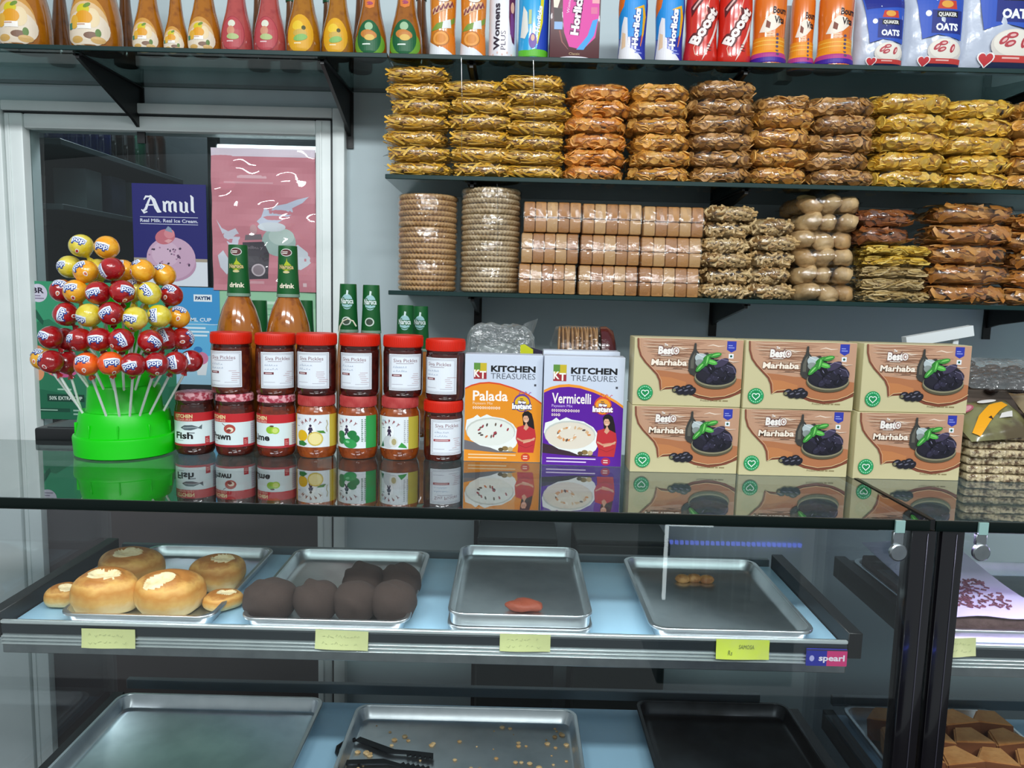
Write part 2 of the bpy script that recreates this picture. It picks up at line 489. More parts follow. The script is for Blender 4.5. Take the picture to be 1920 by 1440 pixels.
bracket(ax(656, 150, WALL_Y), Z_TOP, 'black triangular bracket under the top shelf at the corner of the white door')
for px, t in ((896, 'near the leftmost chip stacks'), (1338, 'above the middle of the shelf')):
    bracket(ax(px, 150, WALL_Y), Z_TOP, 'black bracket under the top shelf ' + t, 0.05)
bracket(ax(896, 380, WALL_Y), Z_MID, 'black bracket under the middle shelf behind the round cracker stacks', 0.05)
bracket(ax(1338, 380, WALL_Y), Z_MID, 'black bracket under the middle shelf behind the rusk packs', 0.05)
bracket(ax(896, 600, WALL_Y), Z_LOW, 'black bracket under the lowest shelf above the clear plastic bag', 0.05)
bracket(ax(1336, 600, WALL_Y), Z_LOW, 'black bracket under the lowest shelf above the date boxes', 0.06)
bracket(ax(1850, 600, WALL_Y), Z_LOW, 'black bracket under the lowest shelf above the white strip', 0.05)
bracket(ax(1850, 150, WALL_Y), Z_TOP, 'black bracket under the top shelf below the oats pouches', 0.05)
# ------------------------------------------------------------------ display cases
def counter_top(x0, x1, label):
    o = thing('counter_glass', label, 'counter', group='dark glass counter tops')
    b = MB(); b.rbox(x0, x1, Y_C0 + 0.004, Y_C1, Z_C - 0.0155, Z_C, 0.001, 1)
    obj('glass_plate', b.mesh('counter_plate', M_counter), o)
    b = MB(); b.rbox(x0, x1, Y_C0, Y_C0 + 0.0038, Z_C - 0.0155, Z_C, 0.001, 2)
    obj('front_edge', b.mesh('counter_front_edge', M_counteredge, 40), o)
    return o
counter_top(-1.35, X_DIV - 0.004, 'long dark glass counter top carrying the jars, lollipops and date boxes')
counter_top(X_DIV + 0.004, 1.9, 'dark glass counter top at the right end, beyond the black joint')
b = MB(); b.box(X_DIV - 0.0035, X_DIV + 0.0035, Y_C0 + 0.002, Y_C1, Z_C - 0.013, Z_C + 0.0015)
tag(obj('counter_joint', b.mesh('counter_joint', M_black)), 'black sealing strip between the two dark glass counter tops', 'joint strip')

Z_P = Z_T1 - 0.012                         # plate of the tray shelf, a little below its lip
SH_R = ax(1588, 1225, 1.10)                # right end of the tray shelf
def extrusion(x0, x1, parent, ztop):
    y0 = 1.098
    b = MB()
    b.rbox(x0, x1, y0 + 0.003, y0 + 0.010, ztop - 0.050, ztop + 0.001, 0.001, 1)
    obj('edge_strip', b.mesh('edge_strip', M_extr, 40), parent)
    b = MB(); b.rbox(x0, x1, y0, y0 + 0.006, ztop - 0.003, ztop + 0.002, 0.0008, 1)
    obj('edge_rib', b.mesh('edge_lip', M_extr_lt, 40), parent)
    for dz in (0.022, 0.0275, 0.033):
        b = MB(); b.rbox(x0, x1, y0, y0 + 0.004, ztop - dz - 0.0022, ztop - dz, 0.0006, 1)
        obj('edge_rib', b.mesh('edge_rib', M_extr_lt, 40), parent)
    b = MB(); b.rbox(x0, x1, y0 + 0.0018, y0 + 0.004, ztop - 0.019, ztop - 0.005, 0.0005, 1)
    obj('edge_band', b.mesh('edge_band', M_extr_dk, 40), parent)
def display_case(x0, x1, shx0, shx1, label, tray_label):
    c = thing('display_case', label, 'display case', group='glass display cases')
    zb = 0.45
    b = MB(); b.rbox(x0 + 0.004, x1 - 0.004, 1.088, 1.092, zb, Z_C - 0.0165, 0.0006, 1)
    obj('front_glass', b.mesh('front_glass', M_glass), c)
    for xx in (x0 + 0.002, x1 - 0.008):
        b = MB(); b.rbox(xx, xx + 0.006, 1.093, Y_C1 - 0.03, zb, Z_C - 0.0155, 0.0006, 1)
        obj('end_glass', b.mesh('end_glass', sheet('end_glass', (0.92, 0.94, 0.96), 1.40, 0.0)), c)
    b = MB(); b.box(x0, x1, 1.085, Y_C1 - 0.02, zb - 0.35, zb)
    obj('base', b.mesh('case_base', mat('case_base', '#23282a', 0.5)), c)
    b = MB(); b.rbox(shx0, shx1, 1.109, 1.452, Z_P - 0.008, Z_P, 0.001, 1)
    obj('shelf_plate', b.mesh('shelf_plate_upper', M_plate), c)
    shx2 = x1 - 0.042
    b = MB(); b.rbox(shx0, shx2, 1.11, 1.455, Z_T2 - 0.008, Z_T2, 0.001, 1)
    obj('shelf_plate', b.mesh('shelf_plate_lower', M_plate), c)
    extrusion(shx0, shx1, c, Z_T1)
    extrusion(shx0, shx2, c, Z_T2)
    for zz in (Z_T1, Z_T2):
        for xx in (shx0 - 0.022, (shx1 if zz == Z_T1 else shx2) + 0.001):
            b = MB(); b.rbox(xx, xx + 0.021, 1.100, 1.45, zz - 0.026, zz + 0.014, 0.001, 1)
            obj('side_rail', b.mesh('side_rail', M_black, 40), c)
    for zz in (Z_T1 - 0.30, Z_T1 - 0.02):
        b = MB(); b.rbox(shx0, shx1, 1.456, 1.468, zz, zz + 0.020, 0.001, 1)
        obj('back_rail', b.mesh('back_rail', mat('grey_rail', '#5d686c', 0.4, 0.5), 40), c)
    return c
CASE1 = display_case(X_LEFT - 0.01, X_DIV - 0.006, X_LEFT + 0.018, SH_R, 'glass display case under the lollipops, jars and date boxes', '')
CASE2 = display_case(X_DIV + 0.008, 1.9, X_DIV + 0.045, 1.85, 'glass display case at the right end holding the paper covered cake', '')
for pa, pb, lab in ((1686, 1731, 'dark corner post with slight violet tint, at the end of the long display case'),
                    (1741, 1783, 'black corner post at the near end of the cake display case')):
    xa, xb = ax(pa, 1150, 1.10), ax(pb, 1150, 1.10)
    p = thing('case_post', lab, 'post', group='corner posts of the display cases')
    b = MB(); b.rbox(xa, xb, 1.0835, 1.112, 0.45, Z_C - 0.016, 0.002, 2)
    obj('post_body', b.mesh('post_body', mat('black_lacquer', '#0b090e', 0.18, coat=0.5), 40), p)
    b = MB(); b.rbox(xa + (xb - xa) * 0.62, xa + (xb - xa) * 0.66, 1.0822, 1.0838, 0.45, Z_C - 0.02, 0.0004, 1)
    obj('post_bead', b.mesh('post_bead', mat('post_bead', '#5a5864', 0.2, 0.6), 40), p)
# glass hinges with round knobs
for px, cs in ((1681, CASE1), (1836, CASE2)):
    q = at(px, 1034, 1.083)
    b = MB(); b.rbox(-0.008, 0.008, -0.003, 0.0035, 0.010, Z_C - 0.018 - q.z, 0.001, 1)
    h = obj('glass_hinge', b.mesh('hinge_plate', M_extr, 40), cs, (q.x, 1.083, q.z)); h['label'] = 'silver hinge plate with round knob'
    b = MB(); b.lathe([(0.0, 0.0), (0.011, 0.0), (0.0128, 0.0015), (0.0128, 0.006), (0.011, 0.0075), (0, 0.0075)], 24, T=Matrix.Rotation(R(90), 4, 'X'))
    obj('knob', b.mesh('hinge_knob', M_extr, 40), h)
    b = MB(); b.rbox(-0.008, 0.006, -0.0075, -0.0035, Z_C - 0.018 - q.z, Z_C - q.z + 0.0005, 0.0005, 1)
    obj('clip', b.mesh('hinge_clip', mat('clear_clip', '#8fb4ae', 0.1, coat=1.0)), h)

# ------------------------------------------------------------------ trays
def loop(hx, hy, r, z, n=5):
    out = []
    for cx, cy, a0 in ((hx - r, hy - r, 0), (-hx + r, hy - r, 90), (-hx + r, -hy + r, 180), (hx - r, -hy + r, 270)):
        for k in range(n + 1):
            a = R(a0 + 90 * k / n); out.append((cx + r * math.cos(a), cy + r * math.sin(a), z))
    return out
def tray(x0, x1, y0, y1, z, h, label, flare=0.010, rim=0.006, rot=0.0, M=None):
    M = M or M_steel
    hx, hy = (x1 - x0) / 2, (y1 - y0) / 2
    t = thing('steel_tray', label, 'tray', ((x0 + x1) / 2, (y0 + y1) / 2, z), R(rot), 'steel trays in the display cases')
    r = min(0.022, hx * 0.3)
    loops = [loop(hx - flare, hy - flare, r * 0.8, 0.0005), loop(hx - rim, hy - rim, r, h), loop(hx - rim - 0.0012, hy - rim - 0.0012, r, h),
             loop(hx - flare - 0.003, hy - flare - 0.003, r * 0.8, 0.004), loop(hx - flare - 0.006, hy - flare - 0.006, r * 0.8, 0.0022)]
    n = len(loops[0]); b = MB(); vs = sum(loops, [])
    fs = [tuple(range(n - 1, -1, -1))]
    for i in range(len(loops) - 1):
        fs += [(i * n + k, i * n + (k + 1) % n, (i + 1) * n + (k + 1) % n, (i + 1) * n + k) for k in range(n)]
    fs.append(tuple(4 * n + k for k in range(n)))
    b.add(vs, fs)
    obj('pan', b.mesh('tray_pan', M, 50), t)
    b = MB(); lp = [loop(hx, hy, r + 0.004, h - 0.003), loop(hx, hy, r + 0.004, h), loop(hx - 0.001, hy - 0.001, r + 0.003, h + 0.0012),
                    loop(hx - rim, hy - rim, r, h + 0.0012), loop(hx - rim - 0.001, hy - rim - 0.001, r, h - 0.001)]
    vs = sum(lp, []); fs = []
    for i in range(4):
        fs += [(i * n + k, i * n + (k + 1) % n, (i + 1) * n + (k + 1) % n, (i + 1) * n + k) for k in range(n)]
    b.add(vs, fs)
    obj('rim', b.mesh('tray_rim', M, 50, fixn=False), t)
    return t
zr = Z_P + 0.021
def tx(fpx, fpy, bpx, bpy, z): return (atz(fpx, fpy, z).x + atz(bpx, bpy, z).x) / 2
TA = (tx(85, 1166, 283, 1022, zr), tx(392, 1172, 514, 1024, zr))
TB = (tx(448, 1174, 545, 1028, zr), tx(770, 1178, 803, 1030, zr))
TC = (tx(834, 1160, 868, 1028, zr), tx(1113, 1164, 1078, 1030, zr))
TD = (tx(1238, 1190, 1156, 1040, zr), tx(1532, 1192, 1412, 1042, zr))
T_Y0, T_Y1 = 1.1105, 1.432
tray(TA[0], TA[1], T_Y0, T_Y1, Z_P, 0.020, 'steel tray holding the golden buns')
tray(TB[0], TB[1], T_Y0, T_Y1, Z_P, 0.020, 'steel tray holding the dark chocolate cakes')
tray(TC[0], TC[1], T_Y0, T_Y1, Z_P, 0.014, 'lower of the two deep nested steel trays beside the chocolate cakes', 0.003, 0.004)
tray(TC[0] + 0.001, TC[1] - 0.001, T_Y0 + 0.001, T_Y1 - 0.001, Z_P + 0.0155, 0.020, 'upper empty deep steel tray, nested in the one beside the chocolate cakes', 0.004, 0.003)
tray(TD[0], TD[1], T_Y0, T_Y1, Z_P, 0.020, 'nearly empty dark steel tray above the bright yellow price note')
zr2 = Z_T2 + 0.030
UA = (X_LEFT + 0.024, atz(606, 1306, zr2).x + 0.004)
UB = (atz(672, 1312, zr2).x, atz(1080, 1322, zr2).x)
UC = (atz(1188, 1272, zr2).x - 0.01, atz(1432, 1278, zr2).x + 0.02)
tray(UA[0], UA[1], 1.130, 1.425, Z_T2, 0.026, 'empty steel tray on the lower shelf, under the buns')
tray(UB[0], UB[1], 1.130, 1.405, Z_T2, 0.026, 'crumb strewn steel tray with tongs on the lower shelf')
tray(UC[0], UC[1], 1.130, 1.448, Z_T2, 0.026, 'dark steel tray on the lower shelf, under the bright yellow price note',
     M=mat('dark_tray_steel', '#3c3f42', 0.3, 1.0, noise=(10, '#242424', 0.8, 0.35, 0.6)))

# ------------------------------------------------------------------ buns
M_bun = mat('bun_crust', '#cf9346', 0.5, noise=(28, '#f2dcae', 0.95, 0.36, 0.60), bump=(90, 0.3, 0.002))
M_bunp = mat('bun_cream', '#ecd9ae', 0.6, noise=(6, '#d9b474', 0.6, 0.45, 0.7), bump=(90, 0.3, 0.002))
def _bake(M):
    nt = M.node_tree; b = nt.nodes['Principled BSDF']
    tc = nt.nodes.new('ShaderNodeTexCoord'); sp = nt.nodes.new('ShaderNodeSeparateXYZ'); n = nt.nodes.new('ShaderNodeTexNoise'); n.inputs['Scale'].default_value = 3.2; n.inputs['Detail'].default_value = 4
    ad = nt.nodes.new('ShaderNodeMath'); ad.operation = 'MULTIPLY_ADD'; ad.inputs[1].default_value = 0.55
    rp = nt.nodes.new('ShaderNodeValToRGB'); e = rp.color_ramp.elements
    e[0].position = 0.30; e[0].color = lin('#e6cf9c'); e[1].position = 1.18; e[1].color = lin('#b06f2a')
    for pos, c in ((0.48, '#dcae62'), (0.72, '#c4822f'), (0.88, '#d9a556')):
        q = e.new(pos); q.color = lin(c)
    nt.links.new(tc.outputs['Object'], n.inputs['Vector']); nt.links.new(tc.outputs['Object'], sp.inputs[0])
    nt.links.new(n.outputs['Fac'], ad.inputs[0]); nt.links.new(sp.outputs['Z'], ad.inputs[2])
    mu = nt.nodes.new('ShaderNodeMath'); mu.operation = 'MULTIPLY'; mu.inputs[1].default_value = 0.62
    nt.links.new(ad.outputs[0], mu.inputs[0]); nt.links.new(mu.outputs[0], rp.inputs['Fac']); nt.links.new(rp.outputs['Color'], b.inputs['Base Color'])
_bake(M_bun)
def bun_mesh(seed):
    r = random.Random(seed); ph = r.uniform(0, 6)
    dx, dy = r.uniform(-0.2, 0.2), r.uniform(-0.35, -0.05)
    def fn(q):
        a = math.atan2(q.y, q.x)
        k = 1 + 0.05 * math.sin(3 * a + ph) + 0.03 * math.sin(5 * a + 2 * ph)
        z = q.z
        if z > 0:
            z = z ** 0.75
            d = ((q.x - dx) ** 2 / 0.20 + (q.y - dy) ** 2 / 0.10)
            z -= 0.26 * math.exp(-d)
            rr = math.hypot(q.x - dx, (q.y - dy) * 1.4)
            z += 0.07 * math.cos(rr * 14) * math.exp(-((rr - 0.45) / 0.22) ** 2)
        else:
            z = max(z * 1.0, -0.55)
        return Vector((q.x * k, q.y * k, z + 0.55))
    b = MB(); b.ball((0, 0, 0), 1, 1, 1, 72, 44, fn=fn)
    for i, f in enumerate(b.f):
        c = sum((Vector(b.v[j]) for j in f), Vector()) / len(f)
        if c.z > 0.55 and (c.x - dx) ** 2 / 0.20 + (c.y - dy + 0.05) ** 2 / 0.13 < 1.0 + 0.22 * math.sin(2 * math.atan2(c.y - dy, c.x - dx) + ph) + 0.1 * math.sin(3 * math.atan2(c.y - dy, c.x - dx)): b.mi[i] = 1
    return b.mesh('bun_crust', [M_bun, M_bunp], 80)
zt = Z_P + 0.004
for i, (px, py, Y, w, hh, lab) in enumerate((
        (244, 1080, 1.290, 0.116, 0.047, 'golden bun at the back of the tray, largest of the buns'),
        (199, 1130, 1.176, 0.108, 0.052, 'golden bun with pale folded top at the front, nearest the corner of the tray'),
        (318, 1134, 1.178, 0.112, 0.050, 'golden brown bun at the front of the tray, beside the yellow note'),
        (410, 1096, 1.282, 0.096, 0.043, 'round pale bun at the back, nearest the chocolate cakes'),
        (122, 1140, 1.190, 0.058, 0.026, 'small flat bun half hidden at the edge of the bun tray'),
        (418, 1140, 1.195, 0.066, 0.020, 'flat browned bun lying under the round pale bun'))):
    t = thing('bun', lab, 'bun', (ax(px, py, Y), Y, zt), group='buns on the tray')
    obj('bun_body', bun_mesh(20 + i), t, (0, 0, 0), (0, 0, R(-14 + i * 9)), scale=(w * 0.48, w * 0.42, hh / 1.25))
# chocolate cakes
M_choc = mat('chocolate_crumb', '#4a3730', 0.85, noise=(60, '#6b554a', 0.8, 0.4, 0.7), bump=(120, 0.9, 0.004))
def choc_mesh(seed):
    r = random.Random(seed)
    wob = [(r.uniform(2, 9), r.uniform(2, 9), r.uniform(2, 9), r.uniform(0, 6)) for _ in range(6)]
    def fn(q):
        d = sum(math.sin(q.x * a + q.y * b_ + q.z * c + p) for a, b_, c, p in wob) * 0.014
        z = q.z
        s = 1.0
        if z > 0.35: z = 0.35 + (z - 0.35) * 0.7
        return Vector((q.x * (1 + d) * s, q.y * (1 + d) * s, (max(z, -0.7) + 0.7) * (1 + d)))
    b = MB(); b.ball((0, 0, 0), 1, 1, 1, 28, 18, fn=fn)
    return b.mesh('chocolate_cake', M_choc, 80)
for i, (px, py, Y, w, hh, lab) in enumerate((
        (508, 1145, 1.168, 0.086, 0.046, 'dark chocolate cake at the front, nearest the buns'),
        (594, 1145, 1.166, 0.074, 0.047, 'dark chocolate cake in the front row, second from the buns'),
        (667, 1147, 1.166, 0.072, 0.047, 'dark chocolate cake in the front row, third from the buns'),
        (738, 1149, 1.168, 0.074, 0.048, 'dark chocolate cake at the front corner, nearest the deep tray'),
        (683, 1100, 1.248, 0.072, 0.047, 'dark chocolate cake in the back row, nearer the buns'),
        (751, 1102, 1.250, 0.070, 0.047, 'dark chocolate cake in the back row, at the edge of the tray'))):
    t = thing('chocolate_cake', lab, 'cake', (ax(px, py, Y), Y, zt), group='chocolate cakes on the tray')
    obj('cake_body', choc_mesh(40 + i), t, scale=(w / 2, w / 2, hh / 1.25))
# lump standing in for a red reflection in the deep tray, leftovers in the dark tray
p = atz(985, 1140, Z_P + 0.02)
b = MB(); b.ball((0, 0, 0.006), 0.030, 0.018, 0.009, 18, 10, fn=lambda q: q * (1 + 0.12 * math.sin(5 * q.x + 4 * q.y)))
tag(obj('pastry_or_reflection', b.mesh('pastry_or_reflection', mat('red_pastry', '#8a3d24', 0.6, bump=(90, 0.6, 0.003)), 60), loc=(p.x, p.y, Z_P + 0.0155 + 0.0035)),
    'reddish brown lump standing in for a reflection in the deep steel tray', 'pastry')
p = atz(1300, 1090, Z_P + 0.004)
b = MB()
for k in range(3):
    b.ball((k * 0.022 - 0.02, 0.004 * (k % 2), 0.006), 0.014, 0.011, 0.008, 12, 8)
tag(obj('pastry_or_reflection', b.mesh('pastry_rest', mat('tan_pastry', '#b98a52', 0.6, noise=(60, '#7d4a2a', 0.8, 0.4, 0.6)), 60), loc=(p.x, p.y, Z_P + 0.0025)),
    'tan filled pastry piece at the back of the dark tray', 'pastry')

# ------------------------------------------------------------------ price notes
def note(px0, px1, py0, py1, col, lab, ztop, tilt=0.0, strokes=True, words=None, rz=0):
    yf = 1.0975
    a = at(px0, (py0 + py1) / 2, yf); c = at(px1, (py0 + py1) / 2, yf)
    w = c.x - a.x; h = at((px0 + px1) / 2, py0, yf).z - at((px0 + px1) / 2, py1, yf).z
    zc = at((px0 + px1) / 2, py1, yf).z
    o = thing('price_note', lab, 'note', ((a.x + c.x) / 2, yf, zc), (0, R(tilt), 0), 'yellow price notes')
    b = MB(); n = 8; vs = []; fs = []
    for side in (0, 0.0003):
        for k in range(n + 1):
            v = k / n
            bow = -0.0022 * (1 - v) ** 2
            for j in range(7):
                u = j / 6
                vs.append((-w / 2 + w * u, -0.0006 + bow - side - 0.0012 * math.sin(u * 5) * (1 - v), h * v))
    m_ = 7
    for s_ in (0, 1):
        for k in range(n):
            for j in range(6):
                q = s_ * (n + 1) * m_ + k * m_ + j
                fs.append((q, q + 1, q + m_ + 1, q + m_))
    b.add(vs, fs)
    obj('paper', b.mesh('note_paper', mat('note_' + col[1:], col, 0.7, noise=(30, '#d8d89a', 0.4, 0.4, 0.7)), 60, fixn=False), o)
    p_ = Print(); r = random.Random(int(px0))
    if words:
        for k, (s, u, v, hh) in enumerate(words): p_.text(s, -w / 2 + w * u, h * v, hh * h, '#7c8458', bold=0.0, shear=0.1)
    else:
        for yy in (0.68, 0.30):
            x = -w * 0.36
            while x < w * 0.3:
                ww = w * r.uniform(0.015, 0.035)
                p_.line([(x, h * yy), (x + ww, h * (yy + r.uniform(-0.1, 0.12))), (x + 2 * ww, h * (yy + r.uniform(-0.05, 0.1)))], h * 0.018, '#b5bb8c')
                x += ww * 3.2 if r.random() < 0.8 else ww * 6
    obj('handwriting', p_.mesh('handwriting', lambda u, v, l: (u, -0.0042 + 0.0026 * v / h - l, v)), o)
note(154, 254, 1179, 1214, '#dfe3a0', 'pale yellow price note below the bun tray', Z_T1)
note(591, 690, 1182, 1217, '#e6eaa8', 'pale yellow price note below the chocolate cakes', Z_T1, 1.5)
note(937, 1032, 1189, 1220, '#dfe4a0', 'pale yellow price note below the deep nested trays', Z_T1)
note(1342, 1442, 1199, 1235, '#dcea58', 'bright lemon yellow price note below the dark nearly empty tray', Z_T1, 0, True, [('SAMOSA', 0.42, 0.55, 0.2), ('Rs', 0.22, 0.22, 0.24)])
note(1773, 1830, 1196, 1230, '#e0e2a4', 'pale yellow price note on the shelf edge of the cake display case', Z_T1, -3)
# two-tone shelf end sticker
a = at(1512, 1232, 1.0955); c = at(1588, 1232, 1.0955); w = c.x - a.x; h = 0.026
o = thing('shelf_sticker', 'blue and magenta sticker with white lettering on the shelf end', 'sticker', (a.x, 1.0955, a.z - h / 2))
b = MB(); b.box(0, w, -0.0005, 0.0022, 0, h); obj('backing', b.mesh('sticker_backing', ink('#2a2f9c')), o)
p_ = Print(); p_.rect(0, 0, w * 0.5, h, '#2a2f9c'); p_.rect(w * 0.5, 0, w * 0.5, h, '#d23a78'); p_.rect(0, h * 0.92, w, h * 0.08, '#3a3550')
p_.text('spearl', w * 0.30, h * 0.32, h * 0.34, '#f2e8f4', w=w * 0.64, bold=0.03); p_.oval(w * 0.13, h * 0.45, h * 0.14, h * 0.18, '#b8b4e6')
obj('sticker_print', p_.mesh('sticker_print', flat(0, -0.0006, 0)), o)

# ------------------------------------------------------------------ lower tray: crumbs and tongs
M_crumb = mat('crumb', '#b58a55', 0.8, noise=(80, '#d9b98a', 0.8, 0.4, 0.6))
r = random.Random(5); b = MB()
for k in range(70):
    x = r.uniform(UB[0] + 0.03, UB[1] - 0.03); y = r.uniform(1.2, 1.38)
    if k % 3 == 0: x = UB[1] - r.uniform(0.015, 0.06)
    if k % 7 == 0: x = UB[0] + r.uniform(0.02, 0.05); y = r.uniform(1.20, 1.30)
    s = r.uniform(0.0015, 0.006)
    b.ball((x, y, Z_T2 + 0.0025 + s * 0.3), s, s * 0.8, s * 0.45, 6, 4)
o = obj('crumbs', b.mesh('crumbs', M_crumb)); o['kind'] = 'stuff'; tag(o, 'tan pastry crumbs scattered in the lower steel tray', 'crumbs')
t = thing('tongs', 'dark serving tongs with toothed jaws lying in the crumb tray', 'tongs', (atz(760, 1400, Z_T2).x, 1.262, Z_T2 + 0.004), R(-12))
M_tong = mat('tong_steel', '#26282b', 0.25, 1.0)
for s in (-1, 1):
    b = MB()
    pts = [(-0.095, 0.035), (-0.02, 0.012 + 0.002), (0.015, 0.018), (0.05, 0.020), (0.055, 0.004)]
    for k in range(6): pts += [(0.052 - k * 0.009, 0.002), (0.0485 - k * 0.009, 0.008)]
    pts += [(-0.03, 0.002), (-0.10, 0.024)]
    b.prism([(x, y * s) for x, y in pts], 'z', 0.0, 0.003)
    obj('arm', b.mesh('tong_arm', M_tong), t, loc=(0, s * 0.006, 0.001 + (0.002 if s > 0 else 0)))
b = MB(); b.tube([(-0.10, -0.030, 0.006), (-0.115, -0.015, 0.006), (-0.12, 0, 0.006), (-0.115, 0.015, 0.006), (-0.10, 0.030, 0.006)], 0.004, 8)
obj('spring_bow', b.mesh('tong_bow', M_tong, 60), t)

# ------------------------------------------------------------------ cake display case
cx0, cx1 = X_DIV + 0.05, atz(1902, 1166, Z_P).x
tray(cx0 - 0.002, cx1 + 0.30, 1.118, 1.438, Z_P, 0.026, 'bright steel tray under the paper covered cake')
ck = thing('slab_cake', 'long brown slab cake under white paper behind the corner post', 'cake', (0, 0, Z_P + 0.004))
b = MB(); b.rbox(cx0 + 0.012, cx1 - 0.004, 1.135, 1.42, 0, 0.036, 0.004, 3)
obj('sponge', b.mesh('cake_sponge', mat('brown_sponge', '#6d5550', 0.8, noise=(50, '#5a443f', 0.8, 0.4, 0.6), bump=(140, 0.7, 0.003)), 40), ck)
b = MB(); n = 14; vs = []; fs = []
for side in (0, 1):
    for j in range(n + 1):
        for i in range(n + 1):
            u, v = i / n, j / n
            x = cx0 + 0.010 + (cx1 + 0.004 - cx0 - 0.008) * u; y = 1.130 + 0.29 * v
            z = 0.0375 + 0.004 * math.sin(u * 5 + v * 3) ** 2 + (0.022 * v * v) + side * 0.0006
            vs.append((x, y, z))
    o_ = side * (n + 1) ** 2
    fs += [(o_ + j * (n + 1) + i, o_ + j * (n + 1) + i + 1, o_ + (j + 1) * (n + 1) + i + 1, o_ + (j + 1) * (n + 1) + i) for j in range(n) for i in range(n)]
b.add(vs, fs)
pap = obj('cover_paper', b.mesh('cover_paper', mat('white_paper', '#cfcadc', 0.6), 60, fixn=False), ck)
b = MB(); r = random.Random(3)
for k in range(150):
    x = r.uniform(cx0 + 0.05, cx1 - 0.03); y = r.uniform(1.16, 1.27)
    u = (x - cx0 - 0.010) / (cx1 - cx0 - 0.004); v = (y - 1.130) / 0.29
    z = 0.0395 + 0.004 * math.sin(u * 5 + v * 3) ** 2 + 0.022 * v * v
    T = Matrix.Translation((x, y, z)) @ Matrix.Rotation(r.uniform(0, 6), 4, 'Z')
    b.box(-0.004, 0.004, -0.001, 0.001, -0.0008, 0.001, T=T)
o = obj('chocolate_flakes', b.mesh('chocolate_flakes', mat('flake', '#7a4a52', 0.6)), ck); o['kind'] = 'stuff'
# wedges of orange cake on the lower shelf
tray(X_DIV + 0.055, X_DIV + 0.36, 1.13, 1.448, Z_T2, 0.024, 'steel tray of orange cake wedges in the right case')
M_or = mat('orange_sponge', '#d6985a', 0.7, noise=(40, '#c07a3c', 0.7, 0.4, 0.6), bump=(120, 0.5, 0.003))
M_ord = mat('browned_crust', '#8a5334', 0.6)
def wedge():
    b = MB(); b.prism([(-0.033, -0.024), (0.036, -0.022), (0.012, 0.030), (-0.020, 0.026)], 'z', 0, 0.044)
    bm = bmesh.new(); me = b.mesh('w', M_or); bm.from_mesh(me)
    bmesh.ops.bevel(bm, geom=bm.edges[:], offset=0.003, segments=2, affect='EDGES')
    b2 = MB(); b2.bm(bm); bm.free()
    for i, f in enumerate(b2.f):
        c = sum((Vector(b2.v[j]) for j in f), Vector()) / len(f)
        if c.z < 0.042 and c.y < -0.015: b2.mi[i] = 1
    return b2.mesh('cake_wedge', [M_or, M_ord], 40)
wm = wedge()
k = 0
for row in range(4):
    for c_ in range(4):
        t = thing('cake_wedge', f'orange cake wedge, {ordn(c_)} from the corner post in the {["front", "second", "third", "back"][row]} row', 'cake',
                  (X_DIV + 0.105 + c_ * 0.066 + 0.008 * (row % 2), 1.185 + row * 0.062, Z_T2 + 0.004 + 0.002), (0, R(-6), R(-25 + 13 * ((row + c_) % 3))), 'orange cake wedges')
        obj('sponge', wm, t)
# lamp strips of the display cases, tucked up behind the counter edge and the shelf edge
def case_lamp(x0, x1, y, z, label, col, power, hue):
    t = thing('case_lamp', label, 'lamp', group='lamp strips of the display cases')
    b = MB(); b.rbox(x0, x1, y - 0.004, y - 0.001, z - 0.0045, z, 0.0003, 1); obj('housing', b.mesh('lamp_housing', M_black), t)
    b = MB(); b.rbox(x0 + 0.01, x1 - 0.01, y - 0.0008, y + 0.006, z - 0.0035, z - 0.0005, 0.0003, 1)
    obj('diffuser', b.mesh('lamp_diffuser', mat('lamp_' + hue, (*col, 1), 0.4, emit=5.0)), t)
    d = bpy.data.lights.new('case_lamp_light', 'AREA'); d.shape = 'RECTANGLE'; d.size = x1 - x0 - 0.04; d.size_y = 0.008; d.energy = power; d.color = col
    o = bpy.data.objects.new('case_lamp_light', d); COL.objects.link(o); o.parent = t
    o.location = ((x0 + x1) / 2, y + 0.004, z - 0.0055); o.rotation_euler = (R(-32), 0, 0)
WHT, VIO = (0.88, 0.96, 1.0), (0.66, 0.52, 1.0)
case_lamp(X_LEFT + 0.02, SH_R + 0.03, 1.100, Z_C - 0.0165, 'white lamp strip under the front edge of the long counter top', WHT, 2.1, 'white')
case_lamp(X_LEFT + 0.03, SH_R - 0.01, 1.114, Z_T1 - 0.010, 'white lamp strip under the tray shelf of the long display case', WHT, 3.6, 'white')
case_lamp(X_DIV + 0.03, 1.85, 1.100, Z_C - 0.0165, 'violet lamp strip under the front edge of the right counter top', VIO, 4.5, 'violet')
case_lamp(X_DIV + 0.06, 1.84, 1.114, Z_T1 - 0.010, 'pale lamp strip under the shelf of the cake display case', (0.86, 0.74, 1.0), 3.6, 'pale')
# ------------------------------------------------------------------ lollipop stand
ST = Vector((ax(236, 800, 1.405), 1.405, Z_C))
M_gp = mat('bright_green_plastic', '#0fc80a', 0.38, spec=0.4)
st = thing('lollipop_stand', 'bright green tiered plastic lollipop stand on the dark counter', 'display stand', ST)
b = MB(); b.lathe([(0.080, 0.0), (0.086, 0.003), (0.088, 0.034), (0.087, 0.037), (0.083, 0.039), (0.0805, 0.055), (0.076, 0.078), (0.074, 0.081), (0.066, 0.081)], 48, cap=False)
obj('base', b.mesh('stand_base', M_gp, 40), st)
b = MB(); b.lathe([(0.066, 0.0805), (0.064, 0.084), (0.061, 0.124), (0.059, 0.127), (0.048, 0.127)], 40, cap=False)
obj('tier', b.mesh('stand_tier', M_gp, 40), st)
b = MB(); b.lathe([(0.048, 0.1265), (0.047, 0.130), (0.044, 0.170), (0.042, 0.173), (0.034, 0.173)], 36, cap=False)
